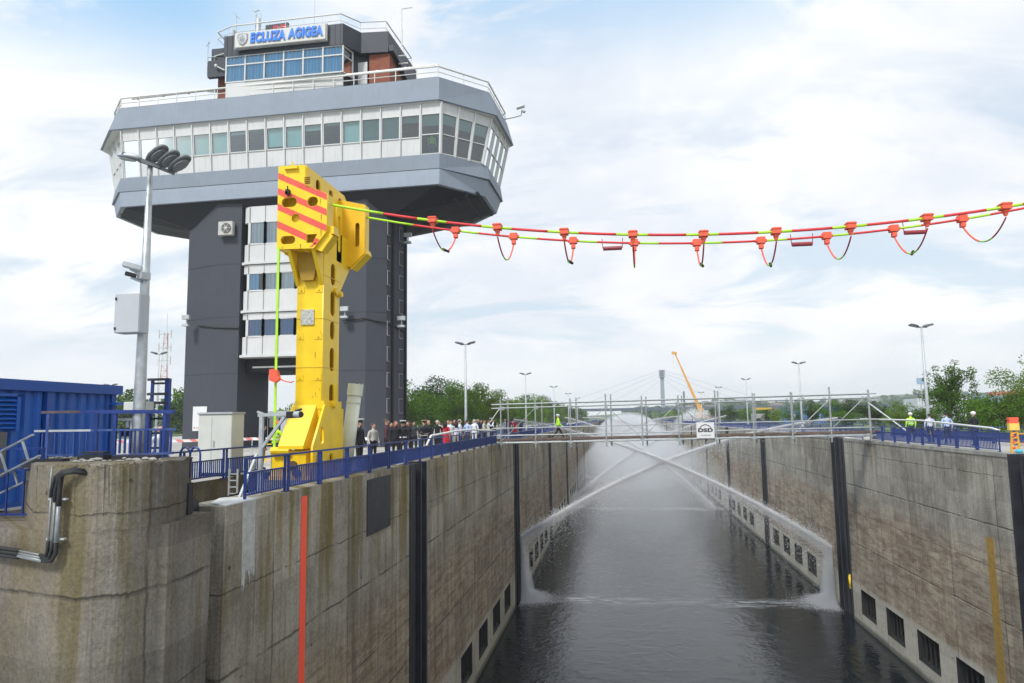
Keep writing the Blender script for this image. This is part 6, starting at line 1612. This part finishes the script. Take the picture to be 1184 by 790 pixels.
for kd, x, y, s, rz, lab in RB_: tree(kd, x, y, s * (.68 if y > 61 else 1), rz, lab, 'trees on the right bank')
for k in range(16):
    y = 150 + 13 * k; tree(['far', 'farfresh'][k % 2], 25 + random.uniform(0, 7) + k * .35, y, .40 + .2 * random.random(), k, 'distant low tree in the row beyond the containers on the right bank', 'distant row of trees on the right bank')
for k in range(14):
    y = 215 + 13 * k; tree(['farfresh', 'far'][k % 2], -17 - random.uniform(0, 8), y, .7 + .25 * random.random(), k, 'distant low tree far along the left bank', 'distant row of trees on the left bank')
for k in ('bushy', 'fresh', 'dark', 'shrub', 'far', 'farfresh', 'tall', 'broad'): assert k in used

# far wood and scrub on the hills: too many to count
def woods(name, label, seed, n, xr, yr, size, zfun, mat, hs):
    rng = np.random.RandomState(seed); Vs = []
    c = np.stack([rng.uniform(*xr, n), rng.uniform(*yr, n)], 1)
    for (x, y) in c:
        s = size * rng.uniform(.5, 1.3); k = 26; d = rng.normal(size=(k, 3)); d /= np.linalg.norm(d, axis=1)[:, None]
        P = np.array([x, y, zfun(x, y) + s * hs * .45]) + d * s * np.array([.6, .6, hs * .5]) * rng.uniform(.6, 1, (k, 1))
        a = rng.normal(size=(k, 3)); a /= np.linalg.norm(a, axis=1)[:, None]; b = np.cross(a, d); q = s * .28
        Vs.append(np.stack([P - a * q, P - b * q, P + a * q, P + b * q], 1).reshape(-1, 3))
    V = np.concatenate(Vs); o = np_mesh(name, V, np.arange(len(V)).reshape(-1, 4), [mat]); tag(o, label, 'woodland', kind='stuff'); return o
woods('woodland', 'patchy woodland and scrub covering the distant hillside on the right', 5, 1500, (10, 900), (640, 1150), 8.5, hz, leafC, .9)
woods('woodland', 'low band of distant trees along the horizon on the left', 6, 420, (-420, -30), (330, 480), 9, lambda x, y: 0, leafA, .8)
woods('woodland', 'band of trees at the foot of the hills beyond the right bank', 7, 420, (24, 330), (330, 560), 5.0, lambda x, y: 0, leafA, .8)

# houses on the hillside
def make_house(roofcol):
    t = thing('house', '', 'house', (0, 0, 0))
    B().box(-6, 6, -4.5, 4.5, -2, 5.5).build('wall', M('house_render', (.62, .58, .52), .8), t)
    B().prism_x([(-5.2, 5.4), (5.2, 5.4), (0, 9)], -6.6, 6.6).build('roof', roofcol, t)
    b = B()
    for x in (-4, -1.2, 1.6, 4.2): b.box(x - .5, x + .5, -4.56, -4.5, 2.6, 4.2)
    b.build('window_row', darkwin, t); return t
H1 = make_house(M('roof_red', (.15, .105, .085), .8)); H2 = make_house(M('roof_grey', (.25, .25, .27), .8)); index_kids()
rng = random.Random(9); first = {1, 2}
for k in range(34):
    P_ = (H1, H2)[k % 2]; o = P_ if k < 2 else copy_tree(P_)
    x = rng.uniform(60, 470); y = rng.uniform(700, 1120); o.location = (x, y, hz(x, y) + 1.0); o.rotation_euler = (0, 0, rng.uniform(-.6, .6)); s = rng.uniform(.55, .95); o.scale = (s, s, s)
    tag(o, ['pale house with a red roof among the trees of the distant hillside', 'pale house with a grey roof among the trees of the distant hillside'][k % 2], 'house', ['red roofed houses on the hillside', 'grey roofed houses on the hillside'][k % 2])

# blue site containers and yellow machine on the right bank far behind the footbridge
def site_box(x, y, w_, d_, h_, mat, label, z=0):
    t = thing('site_container', label, 'container', (x, y, z)); b = B(); b.box(x, x + w_, y, y + d_, z, z + h_); b.build('body', mat, t)
    b = B()
    for k in range(int(w_ / .3)): b.box(x + .05 + k * .3, x + .17 + k * .3, y - .04, y, z + .1, z + h_ - .1)
    b.build('corrugation', mat, t)
    B().box(x + w_ * .3, x + w_ * .5, y - .08, y - .041, z + 1.0, z + 1.9).build('window', M('pale_window', (.5, .6, .7), .3), t)
site_box(33.5, 152, 4.6, 2.4, 2.9, M('site_blue_light', (.12, .28, .62), .5), 'pale blue site container with a window, left of the two on the right bank')
site_box(39.0, 150, 2.2, 2.4, 3.1, cont_m, 'small bright blue site container in the middle on the right bank')
site_box(42.0, 151, 2.3, 2.4, 3.2, M('site_blue', (.03, .16, .58), .5), 'bright blue site container right next to the lamp post on the right bank')
t = thing('forklift', 'yellow and grey site machine left of the pale blue container', 'machine', (29, 152, 0))
b_ = B(); b_.box(27.2, 32.5, 151, 153, .7, 2.1); b_.build('body', M('machine_grey', (.35, .35, .33), .6), t)
b_ = B(); b_.box(27.5, 31.0, 150.9, 153, 2.9, 3.3); b_.bar((27.6, 151, 2), (27.6, 151, 3), .15); b_.bar((30.9, 151, 2), (30.9, 151, 3), .15); b_.build('cab_frame', M('machine_yellow', (.6, .40, .05), .6), t)
for x in (28.2, 31.4): b_ = B(); b_.tube([(x, 150.8, .6), (x, 151.2, .6)], .6, 14); b_.build('wheel', black_m, t)
# long low industrial building right of the tree line
t = thing('industrial_hall', 'low white flat roofed hall with a blue strip behind the right bank trees', 'hall', (150, 330, 0))
B().box(128, 176, 330, 345, 0, 8.0).build('wall', M('hall_white', (.6, .62, .65), .7), t); B().box(150, 168, 329.6, 330, 6.2, 8.6).build('blue_strip', M('hall_blue', (.2, .28, .4), .6), t)
t = thing('gas_sign', 'slim pole sign with a small blue white head behind the right bank trees', 'pole sign', (118, 300, 0))
b_ = B(); b_.tube([(118.2, 300, 0), (118.2, 300, 14)], .25, 8); b_.build('pole', galv2, t); b_ = B(); b_.box(116.8, 119.6, 299.7, 300.3, 13, 15.4); b_.build('head', M('head_blue', (.3, .42, .6), .5), t)
t = thing('red_roof_building', 'building with a bright red roof in the gap between the right bank trees', 'building', (168, 330, 0))
B().box(150 + 20, 205, 350, 360, 0, 8.5).build('wall', M('pink_wall', (.5, .35, .33), .8), t); B().prism_x([(349, 8.4), (361, 8.4), (355, 11)], 169, 206).build('roof', M('red_sheet_roof', (.45, .09, .07), .7), t)
t = thing('kiosk', 'low grey flat roofed building seen between the tower legs', 'building', (-36, 80, 0))
B().box(-41, -31, 78, 84, 0, 2.7).build('wall', box_m, t); B().box(-41.5, -30.5, 77.5, 84.5, 2.7, 3.05).build('roof', galv2, t)

# ------------------------------------------------------------------ cable stayed bridge far behind
t = thing('cable_bridge', 'distant cable stayed road bridge with a single grey pylon and a thin blue grey deck', 'bridge', (37, 600, 0))
gm = M('far_pylon', (.27, .31, .36), .8, var=.05); pxx = .0622 * 600
b_ = B(); b_.loft([[(pxx - 1.7, 598), (pxx + 1.7, 598), (pxx + 1.7, 602), (pxx - 1.7, 602)], [(pxx - 1.3, 598), (pxx + 1.3, 598), (pxx + 1.3, 602), (pxx - 1.3, 602)]], [0, 40]); b_.build('pylon', gm, t)
b_ = B()
for k in range(4): b_.box(pxx - 2.3, pxx + 2.3, 596.5, 603.5, 34.0 + k * 1.7, 34.9 + k * 1.7)
b_.build('pylon_head', gm, t)
b_ = B(); b_.bar((-330, 600, 7.6), (420, 600, 8.6), 8, 2.2); b_.build('deck', M('far_deck', (.06, .085, .13), .8), t)
b_ = B()
for sgn in (-1, 1):
    for k in range(4): b_.tube([(pxx, 600, 40 - k * 2.2), (pxx + sgn * (96 - k * 22), 600, 9)], .10, 4)
b_.build('stay_cable', M('far_cable', (.45, .48, .52), .7), t)
b_ = B()
for x in (-250, -170, -95, 120, 200, 280, 360): b_.box(x - 2, x + 2, 597, 603, -1, 7)
b_.build('pier', gm, t)
t = thing('chimney', 'thin dark distant chimney right of the bridge pylon', 'chimney', (62, 480, 0)); b_ = B(); b_.tube([(43.5, 480, 0), (43.5, 480, 18)], [.8, .5], 8); b_.build('stack', M('far_dark', (.10, .11, .12), .8), t)

# mobile crane
t = thing('mobile_crane', 'distant mobile crane with a long yellow orange telescopic boom leaning left', 'crane', (27, 240, 0))
ym = M('crane_yellow', (.72, .33, .05), .5, var=.05); tip = Vector((.0804 * 240, 240, 1.79 + .0872 * 240)); base = Vector((27.2, 240, 2.6))
b_ = B(); n = 4
for k in range(n):
    w_ = .95 - .19 * k; b_.bar(base.lerp(tip, k / n), base.lerp(tip, (k + 1) / n), w_, w_)
b_.build('boom', ym, t)
b_ = B(); b_.bar(tip + Vector((-.9, 0, .1)), tip + Vector((.7, 0, -.3)), .8, .8); b_.tube([tip + Vector((-.6, 0, 0)), tip + Vector((-.6, 0, -3.5))], .04, 5); b_.build('boom_head', ym, t)
b_ = B(); b_.box(25.5, 30, 238.8, 241.2, 1.2, 2.9); b_.bar((28.6, 239.5, 2.2), base.lerp(tip, .28), .35); b_.build('turntable', ym, t)
b_ = B(); b_.box(27.6, 29.2, 238.6, 239.4, 2.0, 3.6); b_.build('cab', box_m, t)
b_ = B(); b_.box(22, 33, 238.8, 241.2, .7, 1.3); b_.build('chassis', lampgrey, t)
for x in (23, 24.6, 29.8, 31.6): b_ = B(); b_.tube([(x, 238.6, .6), (x, 239.1, .6)], .6, 14); b_.build('wheel', black_m, t)

# lattice radio mast
t = thing('radio_mast', 'slender red and white lattice radio mast left of the tower', 'mast', (-95, 140, 0))
mx, my = -.683 * 140, 140; rm = M('mast_red', (.45, .16, .13), .6); wmx = M('mast_white', (.6, .58, .56), .6)
for seg in range(6):
    b_ = B(); z0, z1 = seg * 3.55, (seg + 1) * 3.55; hw = lambda z: 1.1 - .035 * z
    for sx, sy in ((-1, -1), (1, -1), (0, 1)): b_.tube([(mx + sx * hw(z0), my + sy * hw(z0), z0), (mx + sx * hw(z1), my + sy * hw(z1), z1)], .06, 5)
    for k in range(3):
        za, zb2 = z0 + k * 1.18, z0 + (k + 1) * 1.18; sg2 = 1 if k % 2 else -1
        b_.tube([(mx - sg2 * hw(za), my - hw(za), za), (mx + sg2 * hw(zb2), my - hw(zb2), zb2)], .04, 4); b_.tube([(mx - hw(za), my - hw(za), za), (mx + hw(za), my - hw(za), za)], .04, 4)
    b_.build('lattice_section', rm if seg % 2 else wmx, t)
b_ = B(); b_.tube([(mx, my, 21), (mx - .1, my, 25.5)], .05, 5)
for z in (15.2, 18.0, 20.9): b_.tube([(mx - 1.5, my - .6, z), (mx + 1.5, my - .6, z)], .08, 5); b_.tube([(mx - 1.4, my - .6, z - .9), (mx - 1.4, my - .6, z + .9)], .12, 5); b_.tube([(mx + 1.4, my - .6, z - .9), (mx + 1.4, my - .6, z + .9)], .12, 5)
b_.build('aerial', wmx, t)

# ------------------------------------------------------------------ water jets, splashes and mist
drop_m, g_, bb_ = new_mat('water_drops'); bb_.inputs['Base Color'].default_value = (.99, .99, 1.0, 1); bb_.inputs['Roughness'].default_value = .5
_nt = drop_m.node_tree; _tl = g_.n('ShaderNodeBsdfTranslucent'); _tl.inputs[0].default_value = (.99, .99, 1.0, 1)
_mx = g_.n('ShaderNodeMixShader', i_0=.5); _nt.links.new(bb_.outputs[0], _mx.inputs[1]); _nt.links.new(_tl.outputs[0], _mx.inputs[2]); _nt.links.new(_mx.outputs[0], _nt.nodes['Material Output'].inputs[0])
def drops(P, size, name, parent=None, seed=0):
    rng = np.random.RandomState(seed + 50); n = len(P)
    T4 = np.array([[1, 1, 1], [1, -1, -1], [-1, 1, -1], [-1, -1, 1]], float) * .58
    s = size if np.ndim(size) else np.full(n, size)
    V = (P[:, None, :] + T4[None] * s[:, None, None] * rng.uniform(.7, 1.3, (n, 4, 1))).reshape(-1, 3)
    F = (np.arange(n)[:, None, None] * 4 + np.array([[0, 1, 2], [0, 3, 1], [0, 2, 3], [1, 3, 2]])[None]).reshape(-1, 3)
    return np_mesh(name, V, F, [drop_m], parent=parent)
def veil(dens):
    m = bpy.data.materials.new('spray_veil'); m.use_nodes = True; nt = m.node_tree; nt.nodes.clear()
    pv = nt.nodes.new('ShaderNodeVolumePrincipled'); pv.inputs['Color'].default_value = (.99, .99, 1, 1); pv.inputs['Density'].default_value = dens
    om = nt.nodes.new('ShaderNodeOutputMaterial'); nt.links.new(pv.outputs[0], om.inputs['Volume']); return m
def jet(label, y, x0, x1, zf, seed, n=60000, r0=.055, r1=.30, sz=.0165, wall=None, ydrift=0.0):
    rng = np.random.RandomState(seed); t = thing('water_jet', label, 'water jet', (x0, y, zf(0)))
    L = abs(x1 - x0); sg = np.sign(x1 - x0)
    u = rng.uniform(0, 1, n) ** .85; dx = u * L; rad = r0 + (r1 - r0) * u ** 2
    g3 = rng.normal(size=(n, 3)) * np.where(rng.uniform(0, 1, n) < .3, 3.0, .8)[:, None]; clump = 1 + .5 * np.sin(dx * 5.0 + rng.uniform(0, 6)) * np.sin(dx * 1.9 + 1)
    P = np.stack([x0 + sg * dx, y + ydrift * u + g3[:, 1] * rad * .6, np.array([zf(v) for v in dx]) + g3[:, 2] * rad * .42 * clump], 1)
    tail = rng.uniform(0, 1, n) < .22; P[tail, 2] -= rng.exponential(.55, tail.sum()) * (.15 + 1.7 * u[tail]); P[tail, 0] -= sg * rng.exponential(.25, tail.sum())
    drops(P, sz * (.7 + .9 * u) * rng.uniform(.6, 1.4, n), 'spray', t, seed)
    # solid stream near the nozzle, breaking up
    xs = np.linspace(0, L * .25, 30); b = B(); b.tube([(x0 + sg * v, y + ydrift * v / L, zf(v)) for v in xs], [.036 + .008 * math.sin(v * 7) - .11 * (v / L) for v in xs], 7)
    b.build('stream', drop_m, t, smooth=True)
    if y < 130:
        q = y / 60; xs = np.linspace(L * .12, L, 24); b = B()
        b.tube([(x0 + sg * v, y + ydrift * v / L, zf(v) - .25 * (v / L) ** 2) for v in xs], [(.08 + .40 * (v / L) ** 1.3) * q ** .5 for v in xs], 10)
        if wall is not None: b.tube([(x1 - sg * .25, y + ydrift, zf(L) + .2), (x1 - sg * .3, y + ydrift, -10.5), (x1 - sg * .5, y + ydrift, ZW - .2)], [.35, .5, .8], 10)
        b.build('spray_veil', veil(.85 / q), t, smooth=True)
        b = B(); b.tube([(x0 + sg * v, y + ydrift * v / L, zf(v)) for v in np.linspace(.1, L - .1, 30)], [(.045 + .13 * (v / L)) * q ** .5 for v in np.linspace(.1, L, 30)], 9)
        b.build('white_core', veil(13.0 / q), t, smooth=True)
    b = B(); b.tube([(x0 - sg * .6, y, zf(0) - .12), (x0, y, zf(0))], .06, 8); b.tube([(x0 - sg * .6, y, zf(0) - .12), (x0 - sg * .6, y, .05)], .05, 8); b.build('nozzle', steel_dark, t)
    if wall is not None:     # water sheeting down where the jet meets the wall
        zt = zf(L); m_ = int(n * .9); v = rng.uniform(0, 1, m_) ** .8
        P = np.stack([np.full(m_, x1) - sg * np.abs(rng.normal(size=m_)) * (.05 + .16 * v) - sg * .05, y + ydrift + rng.normal(size=m_) * (.14 + .16 * v), zt + .25 - v * (zt + .25 - ZW)], 1)
        drops(P, .019 * rng.uniform(.6, 1.4, m_), 'falling_water', t, seed + 1)
        m_ = int(n * .55); r_ = np.abs(rng.normal(size=m_)) * .75; a = rng.uniform(0, 2 * np.pi, m_)
        P = np.stack([x1 - sg * (.1 + np.abs(r_ * np.cos(a)) * 1.5), y + ydrift + r_ * np.sin(a) * 1.4, ZW + .02 + np.abs(rng.normal(size=m_)) * .5 * np.exp(-r_)], 1)
        drops(P, .02 * rng.uniform(.6, 1.3, m_), 'splash', t, seed + 2)
    return t
jet('water jet from the right bank across the near chamber, striking the left wall', 61.5, 17.7, XL + .06, lambda d: 1.5 - .10 * d - .0104 * d * d, 1, wall=1, ydrift=-1.0)
jet('water jet from the left bank across the near chamber, striking the right wall', 60.2, -8.75, XR - .06, lambda d: 1.75 - .16 * d - .0102 * d * d, 2, wall=1, ydrift=1.0)
jet('second water jet from the right bank, landing low on the left wall', 121, 17.6, XL + .1, lambda d: 1.8 - .19 * d - .0135 * d * d, 3, n=26000, sz=.026, r1=.42, wall=1)
jet('second water jet from the left bank, landing in the water near the right wall', 120, -8.75, 15.0, lambda d: 1.9 - .22 * d - .0172 * d * d, 4, n=26000, sz=.026, r1=.42)
jet('third water jet from the right bank in the mist', 180, 17.6, XL + .1, lambda d: 1.8 + .05 * d - .016 * d * d, 5, n=16000, sz=.038, r1=.7, wall=1)
jet('third water jet from the left bank in the mist', 182, -8.75, XR - .1, lambda d: 1.8 + .05 * d - .016 * d * d, 6, n=16000, sz=.038, r1=.7)
# fans of spray beyond, thrown up above wall level
def fan(label, x, y, z, lean_x, H, Wd, n, seed, sz=.07):
    rng = np.random.RandomState(seed); v = rng.uniform(0, 1, n) ** .7; w_ = rng.normal(size=n) * .45
    P = np.stack([x + lean_x * v + w_ * Wd * (v * .8 + .1), y + rng.normal(size=n) * 5 * v, z + H * np.sin(np.pi * .5 * v) - .45 * H * np.abs(w_) ** 1.5 - rng.exponential(1.0, n) + rng.normal(size=n) * .5], 1)
    o = drops(P, sz * rng.uniform(.5, 1.3, n), 'spray_fan', None, seed); tag(o, label, 'spray', kind='stuff')
fan('white fan of spray rising over the chamber left of the bridge pylon', -3.5, 190, -6.5, 6.5, 8.5, 8.5, 16000, 21)
fan('white fan of spray rising over the chamber right of the bridge pylon', 14.0, 195, -7, 6.8, 10.5, 8.5, 16000, 22)
fan('pale spray hanging over the far middle of the chamber', 4.5, 235, -9, 2, 10.0, 12, 16000, 23)

def foam_mat():
    m, g, b = new_mat('foam'); tc = g.n('ShaderNodeTexCoord'); v = tc.outputs['Object']; nt = m.node_tree
    n = g.noise(g.scale3(v, .5, 2.5, 1), 1.2, 7, .75); ua = g.n('ShaderNodeAttribute', attribute_name='foam')
    a = g.math('MULTIPLY', g.ramp(n, .42, .66), ua.outputs['Fac'], clamp=True)
    b.inputs['Base Color'].default_value = (.75, .78, .80, 1); b.inputs['Roughness'].default_value = .6; g.set(b.inputs['Alpha'], a); return m
fm_ = foam_mat()
def foam(y, width, strength, label, slant=0.0):
    nx, ny = 60, 8; xs = np.linspace(XL + .05, XR - .05, nx); vs = np.linspace(-1, 1, ny)
    V = []; A = []
    for v in vs:
        for x in xs:
            t = (x - XL) / (XR - XL); wob = .5 * math.sin(x * .8 + y) + .25 * math.sin(x * 2.3)
            end = min(1, 1.8 * abs(t - .5) ** 1.3 * 2 + .28)
            V.append((x, y + slant * (t - .5) + wob * .5 + v * width, ZW + .012)); A.append(strength * (1 - v * v) * end)
    F = np.array([[j * nx + i, j * nx + i + 1, (j + 1) * nx + i + 1, (j + 1) * nx + i] for j in range(ny - 1) for i in range(nx - 1)])
    o = np_mesh('foam_line', np.array(V), F, [fm_]); at = o.data.attributes.new('foam', 'FLOAT', 'POINT'); at.data.foreach_set('value', np.array(A, 'f')); tag(o, label, 'foam', kind='stuff')
foam(60.6, 1.6, .7, 'line of foam across the dark water under the near pair of jets')
foam(120, 2.4, .75, 'line of foam across the water under the second pair of jets')
foam(181, 4, .9, 'faint line of foam across the water under the third pair of jets')
# drizzle curtain falling along each jet pair
def drizzle(y, n, seed, sz, label):
    rng = np.random.RandomState(seed); x = rng.uniform(XL + .3, XR - .3, n); top = -1.0 - .022 * (x - 4.1) ** 2
    z = top - (top - ZW) * rng.uniform(0, 1, n) ** .8
    P = np.stack([x, y + rng.normal(size=n) * .9, z], 1); o = drops(P, sz * rng.uniform(.5, 1.3, n), 'drizzle', None, seed); tag(o, label, 'drizzle', kind='stuff')
drizzle(60.8, 9000, 31, .011, 'thin drizzle falling under the near pair of jets')
drizzle(120.5, 9000, 32, .022, 'thin drizzle falling under the second pair of jets')

def mist(name, label, c, r_, dens):
    b = B(); b.ball(c, *r_, n=28, rings=18)
    m = bpy.data.materials.new(name); m.use_nodes = True; nt = m.node_tree; nt.nodes.clear()
    pv = nt.nodes.new('ShaderNodeVolumePrincipled'); pv.inputs['Color'].default_value = (.97, .98, 1, 1); pv.inputs['Density'].default_value = dens; pv.inputs['Anisotropy'].default_value = .1
    om = nt.nodes.new('ShaderNodeOutputMaterial'); nt.links.new(pv.outputs[0], om.inputs['Volume'])
    o = b.build('mist', m, smooth=True); tag(o, label, 'mist', kind='stuff'); return o
rngm = random.Random(17)
for k, (y, rx_, ry_, rz_, cz, dn) in enumerate([(116, 12.4, 58, 7.6, -8.7, .0014), (124, 12.3, 55, 7.3, -8.6, .0016), (133, 12.2, 50, 7.0, -8.4, .0020), (142, 12, 46, 6.8, -8.2, .0026), (160, 12, 34, 6.0, -7.5, .008), (186, 12, 30, 6.8, -6.5, .010), (205, 9, 26, 7.0, -5.0, .010), (230, 12, 34, 7.6, -5.0, .014), (255, 11, 30, 8.2, -4.5, .016), (282, 12, 28, 8.0, -5.0, .018)]):
    lab = ['nearest and thinnest mist just beyond the first pair of jets', 'thin mist before the second pair of jets', 'thin mist round the second pair of jets', 'thin mist just behind the second pair of jets', 'light mist beyond the second pair of jets', 'mist round the third pair of jets', 'mist under the two fans of spray', 'pale mist far down the chamber', 'thick mist before the far gate', 'thickest mist at the far end of the chamber'][k]
    mist('mist_air', lab, (4.1 + rngm.uniform(-.4, .4), y, cz), (rx_, ry_, rz_), dn * 1.8)

# haze over the whole place
hb_ = B(); hb_.box(-1500, 1700, -80, 1700, -18, 62)
hm = bpy.data.materials.new('haze_air'); hm.use_nodes = True; nt = hm.node_tree; nt.nodes.clear()
pv = nt.nodes.new('ShaderNodeVolumePrincipled'); pv.inputs['Color'].default_value = (.93, .96, 1, 1); pv.inputs['Density'].default_value = .00035; pv.inputs['Anisotropy'].default_value = .2
om = nt.nodes.new('ShaderNodeOutputMaterial'); nt.links.new(pv.outputs[0], om.inputs['Volume'])
ho = hb_.build('haze', hm); tag(ho, 'thin pale haze over the whole scene', kind='stuff')

# every unlabelled prototype must have been placed
for o in bpy.data.objects:
    if o.parent is None and o.type in ('EMPTY', 'MESH') and o.get('label') == '': print('UNPLACED', o.name)

# pieces that are not joined become parts of their own
def split_loose(o):
    me = o.data; bm = bmesh.new(); bm.from_mesh(me); bm.verts.ensure_lookup_table(); seen = set(); comps = []
    for v in bm.verts:
        if v.index in seen: continue
        st = [v]; seen.add(v.index); comp = []
        while st:
            q = st.pop(); comp.append(q.index)
            for e in q.link_edges:
                w_ = e.other_vert(q)
                if w_.index not in seen: seen.add(w_.index); st.append(w_)
        comps.append(set(comp))
    bm.free()
    if len(comps) < 2: return
    for k, c_ in enumerate(comps):
        b2 = bmesh.new(); b2.from_mesh(me); b2.verts.ensure_lookup_table()
        bmesh.ops.delete(b2, geom=[v for v in b2.verts if v.index not in c_], context='VERTS')
        m2 = me.copy(); b2.to_mesh(m2); b2.free()
        n = o.copy(); n.data = m2; COL.objects.link(n)
    bpy.data.objects.remove(o)
SPLIT = ('weld_seam', 'rung', 'rungs', 'coupler', 'cladding_joint',  'soffit_rib', 'corrugated_hose', 'conduit', 'edge_hose', 'foot_base', 'cladding.', 'hoop', 'upright', 'aerial', 'brick', 'clip', 'hinge_wheel', 'loose_plates', 'stiffener', 'parapet_seam', 'stay_cable', 'step_bars', 'bolted_pad', 'hose')
for o in list(bpy.data.objects):
    if o.type == 'MESH' and o.parent and any(o.name == n or o.name.startswith(n + '.') or (n.endswith('.') and o.name.startswith(n[:-1])) for n in SPLIT) and len(o.data.vertices) < 4000 and not [c for c in o.children]:
        split_loose(o)
